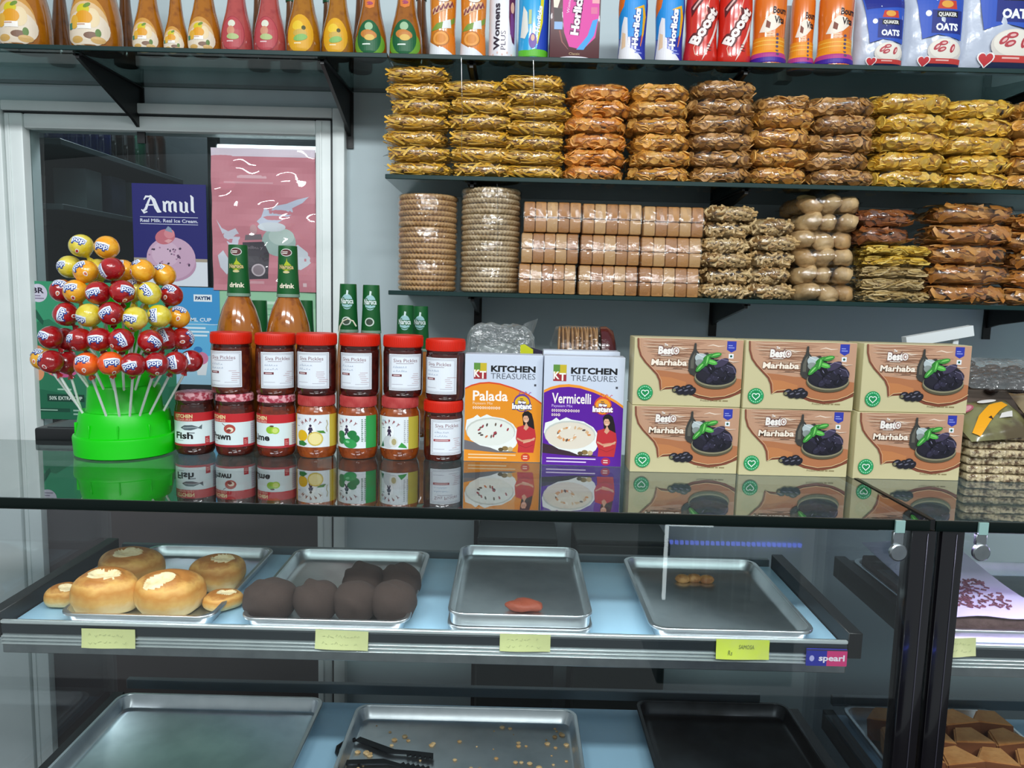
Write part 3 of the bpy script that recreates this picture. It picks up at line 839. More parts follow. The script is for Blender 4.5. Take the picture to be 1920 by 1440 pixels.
obj('tier', b.mesh('stand_tier_upper', M_gp, 40), st)
b = MB(); b.lathe([(0.034, 0.1725), (0.032, 0.22), (0.026, 0.285), (0.022, 0.292), (0.0, 0.292)], 32, cap=False)
obj('tier', b.mesh('stand_cone', M_gp, 40), st)
for k in range(10):
    a = 2 * math.pi * (k + 0.5) / 10
    b = MB(); b.rbox(-0.0012, 0.0012, -0.004, 0.004, 0.039, 0.062, 0.0006, 1, T=Matrix.Rotation(a, 4, 'Z') @ Matrix.Translation((0, -0.0795, 0)))
    obj('rib', b.mesh('stand_rib', M_gp, 40), st)
RB = 0.0203
def cand(name, col, col2):
    M = mat('wrapper_' + name, col, 0.22, spec=0.6, coat=0.6, noise=(45, col2, 0.8, 0.4, 0.65), bump=(70, 0.5, 0.004))
    b = MB(); b.ball((0, 0, 0), RB, RB, RB * 0.97, 20, 14, fn=lambda q: q * (1 + 0.02 * math.sin(7 * math.atan2(q.y, q.x)) * (1 - q.z * q.z)))
    return b.mesh('candy_' + name, M, 80), M
CAND = {'r': cand('red', '#b01218', '#7d0a10'), 'o': cand('orange', '#ee9a0c', '#f5bd3c'), 'y': cand('yellow', '#dcc51c', '#efe070'), 't': cand('tangerine', '#ea4a0c', '#f07a28')}
CN = {'r': 'red', 'o': 'orange', 'y': 'yellow', 't': 'tangerine'}
def on_ball(lat):
    c0, s0 = math.cos(lat), math.sin(lat)
    def f(u, v, l):
        a, e = u / RB, v / RB
        p = Vector((math.sin(a) * math.cos(e), -math.cos(a) * math.cos(e), math.sin(e))) * (RB * 1.012 + l)
        return (p.x, p.y * c0 + p.z * s0, -p.y * s0 + p.z * c0)
    return f
pr = []
for k, lat in enumerate((0.75, 0.45, 0.95)):
    p_ = Print()
    p_.poly([(-0.012, -0.0045), (-0.004, -0.0055), (0.0, -0.0045), (0.004, -0.0055), (0.012, -0.0045), (0.013, 0.005), (0.004, 0.0070), (-0.006, 0.0066), (-0.013, 0.005)], '#dfe6f2')
    p_.text('pop', 0, -0.0035, 0.0085, '#26408e', w=0.023, bold=0.13, al='c'); p_.text('pop', 0, -0.0030, 0.0080, '#eef4fb', w=0.021, bold=0.02, al='c')
    if k != 1:
        p_.oval(0.004, -0.020, 0.0055, 0.0045, '#eee6e2'); p_.oval(0.004, -0.020, 0.0035, 0.0028, '#b82a2a' if k == 0 else '#d2704a')
    pr.append(p_.mesh('wrapper_print', on_ball(lat), (0.003, 0.003), 0.00012))
b = MB(); b.lathe([(0.0022, 0.0), (0.0022, 0.105), (0.0, 0.105)], 10); STICK = b.mesh('stick', mat('white_stick', '#e9efe9', 0.4), 60)
def skirt(M, nm):
    b = MB(); n = 18; vs = []; fs = []
    for j, (r_, z) in enumerate(((0.0085, -RB * 0.86), (0.0030, -RB * 1.06), (0.0026, -RB * 1.14), (0.0052, -RB * 1.45))):
        for k in range(n):
            a = 2 * math.pi * k / n; w = 1 + (0.25 if j in (0, 3) else 0.1) * math.sin(a * 6)
            vs.append((r_ * w * math.cos(a), r_ * w * math.sin(a), z + (0.0012 * math.sin(a * 5) if j == 3 else 0)))
    for j in range(3): fs += [(j * n + k, j * n + (k + 1) % n, (j + 1) * n + (k + 1) % n, (j + 1) * n + k) for k in range(n)]
    b.add(vs, fs); return b.mesh('twist_' + nm, M, 60)
SK = {k: skirt(v[1], k) for k, v in CAND.items()}
ROWS = [
    [(540, 195, 'y', 1), (770, 210, 'o', 1)],
    [(435, 385, 'y', -1), (580, 430, 'o', 1), (690, 415, 'y', -1), (815, 405, 'r', 1), (915, 420, 'o', -1), (1090, 420, 'o', 1), (1285, 460, 'o', 1)],
    [(368, 600, 'r', 1), (490, 606, 'o', 1), (690, 620, 'r', 1), (910, 610, 'r', 1), (1015, 596, 'y', -1), (1150, 625, 'y', 1), (1350, 640, 'r', 1)],
    [(400, 812, 'r', 1), (610, 822, 'y', 1), (810, 806, 'r', 1), (1025, 850, 'y', 1), (1240, 830, 'y', 1), (1412, 838, 'o', 1)],
    [(268, 1020, 'r', 1), (388, 1036, 'r', -1), (530, 1042, 'r', 1), (705, 1040, 'r', 1), (900, 1045, 'r', 1), (1160, 1055, 'r', 1), (1308, 1030, 'r', -1), (1450, 1032, 'r', 1)],
    [(192, 1215, 'o', -1), (268, 1240, 'r', 1), (408, 1246, 'r', -1), (590, 1262, 't', 1), (805, 1256, 't', 1), (1010, 1266, 'r', 1), (1215, 1262, 'r', 1), (1388, 1250, 'r', 1), (1530, 1232, 'r', -1)],
]
RN = ['top', 'second', 'third', 'fourth', 'fifth', 'lowest']
RAD = [0.060, 0.085, 0.102, 0.115, 0.126, 0.140]
SOCK = [(0.012, 0.275), (0.024, 0.25), (0.037, 0.165), (0.040, 0.165), (0.055, 0.118), (0.069, 0.072)]
rl = random.Random(11)
for ri, row in enumerate(ROWS):
    for ci, (zx, zy, c, side) in enumerate(row):
        px, py = 40 + zx / 4.8, 420 + zy / 4.8
        q = at(px, py, 1.36)
        dx = q.x - ST.x; rr = RAD[ri]
        dy = -math.sqrt(max(rr * rr - dx * dx, 0.0004)) * (1.0 if side > 0 else 0.45)
        q = at(px, py, ST.y + dy)
        hd = Vector((q.x - ST.x, q.y - ST.y, 0)); hl = hd.length or 1
        sr, sz = SOCK[ri]
        foot = Vector((ST.x + hd.x / hl * sr, ST.y + hd.y / hl * sr, Z_C + sz))
        ax_ = (q - foot); L = ax_.length
        quat = ax_.to_track_quat('Z', 'Y'); e = quat.to_matrix()
        fr = e.inverted() @ Vector((0, -1, 0)); spin = math.atan2(fr.x, -fr.y)
        quat = quat @ Matrix.Rotation(spin + rl.uniform(-0.7, 0.7), 3, 'Z').to_quaternion()
        t = thing('lollipop', f'{CN[c]} wrapped lollipop, {ordn(ci)} from the left in the {RN[ri]} row of the green stand', 'lollipop', foot, group='lollipops on the green stand')
        t.rotation_mode = 'QUATERNION'; t.rotation_quaternion = quat
        obj('candy', CAND[c][0], t, (0, 0, L))
        obj('wrapper_twist', SK[c], t, (0, 0, L))
        obj('wrapper_print', pr[(ri + ci) % 3], t, (0, 0, L), (rl.uniform(-0.35, 0.2), rl.uniform(-0.75, 0.75), 0))
        obj('stick', STICK, t, (0, 0, 0), scale=(1, 1, (L - RB * 0.8) / 0.105))

# ------------------------------------------------------------------ pickle jars
JY = 1.418
M_lid = mat('red_lid', '#d4240c', 0.42, spec=0.4)
M_lid_old = mat('dusty_red_lid', '#b23434', 0.55, noise=(60, '#c95a55', 0.6, 0.4, 0.65))
M_lid_pat = mat('patterned_pink_lid', '#a83a4c', 0.4, noise=(120, '#e6a8b0', 0.95, 0.46, 0.54))
M_neck = mat('glass_neck', '#3a1512', 0.12, coat=0.8)
def pickle(col, col2): return mat('pickle_' + col[1:], col, 0.16, spec=0.6, coat=0.7, noise=(70, col2, 0.85, 0.42, 0.62))
def jar(px, pyref, zb, kind, M, lidM, label, art, a0=0.0, dy=0.0, rs=1.0):
    t = thing('pickle_jar', label, 'jar', (ax(px, pyref, JY + dy), JY + dy, zb), group='pickle jars on the counter')
    if kind == 'siva': prof = [(0.030, 0), (0.0335, 0.001), (0.0355, 0.005), (0.0362, 0.012), (0.0362, 0.080), (0.035, 0.086), (0.0335, 0.090), (0.0335, 0.096)]; H, LR, LH = 0.112, 0.0362, 0.021
    elif kind == 'happy': prof = [(0.028, 0), (0.032, 0.0015), (0.0352, 0.008), (0.0368, 0.018), (0.0372, 0.032), (0.0372, 0.080), (0.036, 0.088), (0.033, 0.093), (0.0315, 0.099)]; H, LR, LH = 0.117, 0.0335, 0.020
    else: prof = [(0.028, 0), (0.0315, 0.0015), (0.0338, 0.006), (0.0352, 0.014), (0.0352, 0.084), (0.0340, 0.091), (0.0325, 0.095), (0.0325, 0.101)]; H, LR, LH = 0.115, 0.0345, 0.014
    b = MB(); b.lathe(prof, 40); obj('jar_body', b.mesh('jar_' + kind, M, 40), t, scale=(rs, rs, 1))
    z0 = H - LH
    if kind == 'kt':
        lp = [(LR * 0.97, z0), (LR, z0 + 0.001), (LR, z0 + 0.003), (LR * 0.985, z0 + 0.0035), (LR * 0.985, H - 0.004), (LR * 0.95, H - 0.001), (LR * 0.90, H), (0, H)]
    else:
        lp = [(LR * 0.99, z0), (LR, z0 + 0.001), (LR, H - 0.0022), (LR * 0.98, H - 0.0004), (LR * 0.93, H), (0, H)]
    b = MB(); b.lathe(lp, 48); lid = obj('lid', b.mesh('lid_' + kind, lidM, 40), t)
    if kind != 'kt':
        b = MB()
        for k in range(60):
            a = 2 * math.pi * k / 60
            b.box(-0.0006, 0.0006, -0.0006, 0.0006, z0 + 0.002, H - 0.004, T=Matrix.Rotation(a, 4, 'Z') @ Matrix.Translation((0, -LR, 0)))
        o = obj('grip_ribs', b.mesh('lid_ribs_' + kind, lidM), lid); o['kind'] = 'stuff'
    b = MB(); b.lathe([(LR * 0.955, z0 - 0.007), (LR * 0.975, z0 - 0.006), (LR * 0.965, z0 - 0.0008)], 36, cap=False); obj('neck_ring', b.mesh('neck_' + kind, M_neck, 60), t)
    obj('paper_label', art.mesh('paper_label', around(prof, 0.0355, 1.0, a0), (0.004, 0), 0.00012), t)
    return t
def siva_art(seed, long_tag=False):
    p = Print(); w, h = 0.064, 0.066; x0, z0 = -w / 2, 0.013
    p.rect(x0, z0, w, h, '#e8edf4')
    p.frame(x0 + 0.002, z0 + 0.002, w - 0.004, h - 0.004, 0.0005, '#6f5a62'); p.frame(x0 + 0.0042, z0 + 0.0042, w - 0.0084, h - 0.0084, 0.0005, '#8a8796')
    p.text('Siva Pickles', x0 + 0.009, z0 + 0.0515, 0.0062, '#8d5f66', w=0.044)
    p.lines(x0 + 0.014, z0 + 0.0488, 0.036, 1, 0.003, 0.0008, '#8d7684', seed)
    r = random.Random(seed)
    for yy in (0.041, 0.034):
        x = x0 + 0.008
        while x < x0 + 0.030:
            ww = r.uniform(0.001, 0.0025); p.line([(x, z0 + yy), (x + ww, z0 + yy + r.uniform(0.001, 0.004)), (x + ww * 1.5, z0 + yy)], 0.0006, '#5577a8'); x += ww * 2.4
    tw = 0.030 if long_tag else 0.018
    p.rect(x0 + 0.006, z0 + 0.0255, tw, 0.0042, '#a03a42' if long_tag else '#6e3038'); p.rect(x0 + 0.009, z0 + 0.0268, tw - 0.006, 0.0016, '#e6c8c8')
    for i in range(6): p.rect(x0 + w - 0.006 - 0.018 * r.uniform(0.6, 1), z0 + 0.030 - i * 0.0035, 0.017 * r.uniform(0.5, 1), 0.0007, '#b88d96')
    p.rect(x0 + 0.006, z0 + 0.011, 0.020, 0.0007, '#a9a3b2'); p.rect(x0 + w - 0.030, z0 + 0.009, 0.022, 0.0007, '#a9a3b2')
    return p
def kt_art(word, u0, u1, pic):
    p = Print(); x0, w, z0, h = -0.052, 0.104, 0.018, 0.062
    p.rect(x0, z0, w, h, '#dbe9ea'); p.rect(x0, z0 + 0.046, w, 0.016, '#c4262c'); p.rect(x0, z0, w, 0.004, '#b03038')
    p.text('KITCHEN', u0 - 0.001, z0 + 0.0525, 0.0062, '#f0d9a0', w=0.036, bold=0.04); p.text('TREASURES', u0 - 0.001, z0 + 0.0470, 0.0038, '#e8b0a0', w=0.036, bold=0.02)
    p.text(word, u1, z0 + 0.014, 0.0115, '#1c1a1e', al='r', w=(u1 - u0), bold=0.035)
    p.lines(u0 + 0.004, z0 + 0.010, 0.02, 1, 0.002, 0.0008, '#8f989c')
    p.rect(0.020, z0 + 0.002, 0.0095, 0.015, '#b8323a'); p.lines(0.0215, z0 + 0.012, 0.0065, 3, 0.003, 0.001, '#e8b8b0')
    p.rect(0.036, z0 + 0.004, 0.012, 0.040, '#c9c3cb'); p.lines(0.0375, z0 + 0.040, 0.009, 9, 0.004, 0.0008, '#8d8894')
    cx, cy = (u1 - 0.002 if pic != 'fish' else u1 - 0.001), z0 + 0.034
    if pic == 'fish':
        p.poly([(cx - 0.022, cy), (cx - 0.014, cy + 0.005), (cx, cy + 0.0055), (cx + 0.011, cy + 0.001), (cx + 0.017, cy + 0.006), (cx + 0.0165, cy - 0.003), (cx + 0.010, cy - 0.0008), (cx - 0.002, cy - 0.0045), (cx - 0.014, cy - 0.004)], '#59666c')
        p.line([(cx - 0.018, cy), (cx, cy + 0.001), (cx + 0.010, cy)], 0.0012, '#a9b6ba'); p.oval(cx - 0.018, cy + 0.0008, 0.001, 0.001, '#11181a')
        p.line([(cx - 0.006, cy - 0.009), (cx + 0.004, cy - 0.0095)], 0.002, '#7b868a')
    elif pic == 'prawn':
        p.oval(cx, cy, 0.0105, 0.0085, '#b04a3e'); p.oval(cx + 0.001, cy - 0.0015, 0.006, 0.0045, '#e8dcc4'); p.oval(cx - 0.001, cy - 0.003, 0.004, 0.0028, '#7e3a34'); p.line([(cx - 0.008, cy + 0.006), (cx - 0.014, cy + 0.010)], 0.001, '#8a4a40')
    else:
        p.oval(cx + 0.004, cy, 0.0085, 0.0070, '#8fbf2e'); p.oval(cx + 0.012, cy - 0.001, 0.0075, 0.0065, '#a9cf3c'); p.oval(cx + 0.012, cy - 0.001, 0.005, 0.0045, '#cfe07a'); p.oval(cx + 0.006, cy + 0.007, 0.004, 0.0015, '#5a3a30')
    return p
def happy_art(fruit):
    p = Print(); z0, h = 0.022, 0.060; x0 = -0.034
    p.rect(x0 - 0.010, z0, 0.0095, h, {'lemon': '#d0a02c', 'mango': '#e8ecf0', 'garlic': '#d4d8c4'}[fruit])
    p.rect(x0, z0, 0.066, h, '#e6ecf0')
    p.rect(x0 + 0.066 - (0.0 if fruit == 'lemon' else 0.012), z0, 0.024, h, {'lemon': '#c9b03a', 'mango': '#2f9a4a', 'garlic': '#bfae3e'}[fruit])
    cx = -0.002 if fruit == 'lemon' else -0.014
    p.arc_text('HAPPY', cx, z0 + 0.028, 0.020, 0.0062, '#8e2f38', 90, 105, 0.03)
    p.oval(cx, z0 + 0.032, 0.0088, 0.0115, '#f4f6f8')
    p.oval(cx, z0 + 0.040, 0.0022, 0.0026, '#3a2c48'); p.poly([(cx - 0.0028, z0 + 0.037), (cx + 0.0028, z0 + 0.037), (cx + 0.0045, z0 + 0.031), (cx + 0.002, z0 + 0.031), (cx + 0.0038, z0 + 0.024), (cx + 0.0012, z0 + 0.0235), (cx, z0 + 0.028), (cx - 0.0014, z0 + 0.0235), (cx - 0.004, z0 + 0.024), (cx - 0.002, z0 + 0.031), (cx - 0.0045, z0 + 0.032)], '#3a2c48')
    p.line([(x0 + 0.004, z0 + 0.050), (x0 + 0.006, z0 + 0.054), (x0 + 0.008, z0 + 0.050), (x0 + 0.010, z0 + 0.053), (x0 + 0.012, z0 + 0.051)], 0.0009, '#7aa7c8'); p.lines(x0 + 0.004, z0 + 0.038, 0.009, 1, 0.003, 0.001, '#8a8f98')
    if fruit == 'lemon':
        p.oval(-0.018, z0 + 0.021, 0.0105, 0.0105, '#e2b414'); p.oval(0.006, z0 + 0.016, 0.0135, 0.013, '#d9c052'); p.oval(0.006, z0 + 0.016, 0.0112, 0.0108, '#efe09a')
        p.poly([(-0.026, z0 + 0.010), (-0.016, z0 + 0.012), (-0.008, z0 + 0.006), (-0.014, z0 + 0.002), (-0.026, z0 + 0.003)], '#2f7a3a'); p.poly([(0.008, z0 + 0.031), (0.020, z0 + 0.031), (0.024, z0 + 0.026), (0.014, z0 + 0.027)], '#4a8a2e')
        p.line([(0.026, z0 + 0.050), (0.028, z0 + 0.042), (0.025, z0 + 0.036), (0.027, z0 + 0.028)], 0.0018, '#b8b08a')
    elif fruit == 'mango':
        for a, c in ((-0.026, 0.024), (-0.024, 0.014), (-0.004, 0.026), (0.001, 0.018)): p.oval(a, z0 + c, 0.0085, 0.0072, '#1e7a3c', rot=20)
        p.oval(-0.008, z0 + 0.009, 0.0125, 0.0085, '#2f9a50', rot=-15); p.oval(-0.012, z0 + 0.012, 0.004, 0.0022, '#7cc890', rot=-15)
    else:
        p.oval(-0.016, z0 + 0.013, 0.0105, 0.0115, '#c9cfd2'); p.oval(-0.006, z0 + 0.014, 0.0075, 0.0095, '#dfe2dc'); p.oval(-0.005, z0 + 0.014, 0.0042, 0.006, '#b3a878')
        p.poly([(0.002, z0 + 0.004), (0.008, z0 + 0.013), (0.015, z0 + 0.007), (0.018, z0 + 0.002)], '#3a9a44'); p.poly([(-0.033, z0 + 0.003), (-0.028, z0 + 0.014), (-0.025, z0 + 0.004)], '#2a6a4a')
    if fruit != 'lemon':
        for k in (0, 1): p.lines(0.012 + k * 0.0055, z0 + 0.052, 0.0035, 12, 0.0036, 0.0022, '#7d968a' if fruit == 'mango' else '#b3b5b8', k + 3)
    return p
z2 = Z_C
KTP = pickle('#5a1c12', '#34100c')
jar(366, 790, z2, 'kt', pickle('#4a1c14', '#2a100c'), M_lid_pat, 'small pickle jar with a grey fish on its label, nearest the green stand', kt_art('Fish', -0.036, -0.001, 'fish'), 0.30)
jar(441, 790, z2, 'kt', pickle('#5e1f12', '#3a1410'), M_lid_pat, 'small pickle jar with a curled prawn on its label, between fish and lime jars', kt_art('Prawn', -0.046, -0.002, 'prawn'), 0.17)
jar(519, 792, z2, 'kt', pickle('#7a2a10', '#4a1a0c'), M_lid_pat, 'small pickle jar with a green lime on its label and patterned lid', kt_art('Lime', -0.046, -0.006, 'lime'), 0.10)
jar(594, 795, z2, 'happy', pickle('#a8501a', '#7c3410'), M_lid_old, 'orange pickle jar with yellow lemons on its white label', happy_art('lemon'))
jar(672, 797, z2, 'happy', pickle('#a04a1c', '#74300f'), M_lid_old, 'orange pickle jar with green mangoes on its white label', happy_art('mango'))
jar(750, 799, z2, 'happy', pickle('#9c4a18', '#70300f'), M_lid_old, 'orange pickle jar with white garlic on its label', happy_art('garlic'))
DK = pickle('#4a1611', '#2a0c0a')
jar(831, 806, z2, 'siva', pickle('#561c0e', '#2c0f0a'), M_lid, 'dark pickle jar with red lid, lowest of the jars beside the orange box', siva_art(9, True), 0.33)
TOPS = [(434, 668, 0.1155, -0.06, '#7a3410', 'first'), (517, 668, 0.1155, 0.42, '#8a3a12', 'second'), (594, 664, 0.1175, -0.03, '#5a1a12', 'third'), (675, 668, 0.1175, -0.10, '#4c1611', 'fourth'), (756, 672, 0.1175, 0.30, '#4c1611', 'fifth'), (835, 686, 0.1125, -0.22, '#4a1611', 'sixth')]
ON = ['the prawn jar', 'the lime jar', 'the lemon jar', 'the green mango jar', 'the garlic jar', 'another red lidded jar']
for i, (px, py, dz, a0, c, nm) in enumerate(TOPS):
    jar(px, py, z2 + dz, 'siva', pickle('#4a1812', '#6a2c14') if i < 2 else DK, M_lid, f'dark pickle jar with red lid and white label, stacked on {ON[i]}', siva_art(20 + i), a0, -0.004 if i == 2 else 0.0)

# ------------------------------------------------------------------ payasam mix boxes
def mix_art(kind):
    p = Print(); main, edge = ('#e8901c', '#d84a1c') if kind == 'p' else ('#5a129a', '#f0962c')
    p.rect(0, 0, 145, 200, '#cdd5e4')
    crv = [(0, 138), (12, 144), (28, 148.5), (45, 150), (65, 148), (90, 141), (115, 131), (132, 122), (145, 113)]
    p.poly([(0, 0), (145, 0)] + [(x, y) for x, y in reversed(crv)], edge)
    p.poly([(0, 0), (145, 0)] + [(x, y - (3 if kind == 'p' else 5)) for x, y in reversed(crv)], main)
    p.rect(16, 155, 24, 30, '#c9b22e'); p.rect(16, 172, 12, 13, '#5f8f3c'); p.rect(16, 155, 24, 14, '#a02c34'); p.text('K', 16.5, 159, 13, '#f6f0e6', bold=0.03, w=11); p.text('T', 27, 156.5, 13, '#f6f0e6', bold=0.03, w=12)
    p.text('KITCHEN', 48, 169.5, 10.5, '#16181c', w=84, bold=0.045); p.text('TREASURES', 48, 156, 10.5, '#5c616c', w=84, bold=0.0)
    p.rect(130, 143.5, 4, 4, '#4a4a52')
    p.text('Palada' if kind == 'p' else 'Vermicelli', 15, 115, 18, '#fbf3ea', w=66 if kind == 'p' else 71, bold=0.02)
    p.text('Payasam Mix', 15, 107.5, 5, '#f6d8b4' if kind == 'p' else '#d8c0f0', w=38)
    r = random.Random(3 if kind == 'p' else 4)
    for yy in (99, 91) if kind == 'v' else (99,):
        x = 15
        while x < (66 if yy == 99 else 28):
            ww = r.uniform(2.5, 5); p.oval(x + ww / 2, yy + 2.2, ww / 2, 2.6, '#fbe8d4', 10); p.oval(x + ww / 2, yy + 2.2, ww / 4, 1.3, main, 8); x += ww + 0.8
    cx, cy = 108, 112
    for k, c in enumerate(('#7a4aa0', '#7a4aa0', '#9a5ab0') if kind == 'p' else ('#c83a3a', '#d84a4a', '#d8607a')):
        p.line([(cx - 6 + k * 9, cy + 16), (cx - 3 + k * 9, cy + 22 - k), (cx + 1 + k * 8, cy + 19)], 1.4, c)
    p.oval(cx, cy, 16, 17, '#6a3a8e' if kind == 'p' else '#d84a2c'); p.oval(cx, cy - 1, 14, 14, '#e0b41c' if kind == 'p' else '#f0a02c')
    p.text('Minutes', cx, cy - 1, 4.5, '#ffffff', al='c', bold=0.06, halo=('#6a4a7e', 0.14)); p.text('Instant', cx, cy - 11, 9.5, '#ffffff', al='c', w=37, bold=0.05, halo=('#3c3c6e' if kind == 'p' else '#7a2a4a', 0.11))
    p.lines(cx - 4, cy + 7, 8, 2, 3, 1.4, '#4a4440', 3)
    p.poly([(0, 22), (0, 40), (60, 26), (100, 18), (100, 14)], '#6e6a6e' if kind == 'p' else '#3a2430')
    p.poly([(2, 60), (4, 78), (16, 82), (24, 88), (30, 83), (42, 89), (52, 85), (74, 82), (92, 72), (102, 58), (104, 44), (98, 30), (86, 20), (66, 20), (50, 26), (30, 30), (12, 40)], '#eef0ec')
    p.oval(50, 57, 47, 26, '#c9cbc2'); p.oval(50, 55, 45, 25, '#e6e8e0' if kind == 'p' else '#e4d9c8')
    for k in range(15 if kind == 'p' else 30):
        a = k * 2.4; q = 0.2 + 0.7 * ((k * 0.618) % 1)
        p.oval(50 + 40 * q * math.cos(a), 55 + 21 * q * math.sin(a), 3.4, 1.7, r.choice(['#4a3c34', '#6a5a4c', '#c9683a', '#a03a44'] if kind == 'p' else ['#5a443c', '#d88a4a', '#d8b48a', '#f2ece0', '#e0a878']), 10, r.uniform(0, 90))
    p.oval(78, 25, 6, 4.5, '#8a7040'); p.oval(88, 24, 5, 4.5, '#c9b080'); p.oval(70, 23, 5, 3.5, '#5c4a2c')
    # printed picture of a woman in a red dress
    p.poly([(109, 90), (113, 96), (120, 97), (127, 92), (131, 78), (133, 64), (131, 55), (124, 52), (112, 66)], '#1c1216')
    p.poly([(100, 66), (112, 70), (122, 68), (134, 62), (136, 48), (134, 30), (132, 18), (102, 18), (103, 32), (98, 44)], '#c22c34')
    p.poly([(112, 64), (117, 76), (122, 66), (117, 60)], '#d9a284'); p.oval(116.5, 82.5, 5.6, 7.6, '#dda88a'); p.poly([(110.5, 84), (112, 91), (118, 92), (123, 86), (122.5, 81), (119, 88), (113, 88)], '#1c1216')
    p.oval(114.4, 83, 0.9, 0.5, '#2a1a1a', 8); p.oval(118.6, 83, 0.9, 0.5, '#2a1a1a', 8); p.line([(114.2, 78.2), (116.4, 77.4), (118.8, 78.2)], 0.9, '#f2e8e2')
    p.line([(100, 45), (110, 40), (122, 42), (133, 43)], 3.2, '#d59a7c'); p.line([(134, 46), (124, 40), (112, 37)], 3.0, '#dda88a'); p.line([(103, 33), (118, 27), (131, 33)], 0.8, '#8e1c26')
    p.rect(0, 0, 145, 17, main)
    p.lines(8, 11.5, 92, 1, 4, 2.2, '#f4d0a0' if kind == 'p' else '#e8d8f4', 2); p.lines(8, 5.5, 86, 1, 4, 2.2, '#f4d0a0' if kind == 'p' else '#e8d8f4', 5)
    p.oval(117, 9, 8.5, 7.5, '#d0401c' if kind == 'p' else '#b01c4a'); p.lines(112.5, 10, 9, 2, 4, 1.8, '#f6d8c8', 6)
    return p
def carton(name, label, cat, x0, x1, y, depth, zb, h, art, unit, bodycol, rz=0.0, group=None, tilt=0.0):
    w = x1 - x0
    t = thing(name, label, cat, ((x0 + x1) / 2, y, zb), (R(tilt), 0, R(rz)), group)
    b = MB(); b.rbox(-w / 2, w / 2, 0, depth, 0, h, 0.0012, 2); obj('carton', b.mesh('carton_' + name, mat('card_' + bodycol[1:], bodycol, 0.4), 40), t)
    if art: obj('printed_front', art if not isinstance(art, Print) else art.mesh('printed_front', lambda u, v, l: (-w / 2 + 0.0008 + u * (w - 0.0016) / unit[0], -l * 0.5, 0.0008 + v * (h - 0.0016) / unit[1])), t)
    b = MB(); b.box(-w / 2 + 0.001, w / 2 - 0.001, depth * 0.35, depth * 0.37, h, h + 0.0003); obj('flap_seam', b.mesh('flap_seam', ink('#9aa0a8')), t)
    return t
KW = 1.398
kx0, kx1 = ax(870, 800, KW), ax(1016, 800, KW)
kh = az(943, 660, KW) - az(943, 861, KW)
carton('mix_carton', 'white and orange dessert mix carton with a printed bowl, next to the jars', 'box', kx0, kx1 - 0.001, KW, 0.045, Z_C, kh, mix_art('p'), (145, 200), '#cdd5e4', 0.8)
kx2, kx3 = ax(1016, 800, KW - 0.015), ax(1167, 800, KW - 0.015)
carton('mix_carton', 'white and purple dessert mix carton in front, next to the date boxes', 'box', kx2 + 0.001, kx3, KW - 0.018, 0.040, Z_C, kh + 0.002, mix_art('v'), (145, 200), '#cdd5e4', -1.2)
carton('mix_carton', 'second white carton tucked close behind the purple dessert mix carton', 'box', kx2 + 0.001, kx3 - 0.003, KW + 0.030, 0.040, Z_C, kh + 0.008, None, None, '#cdd5e4', 0.5)

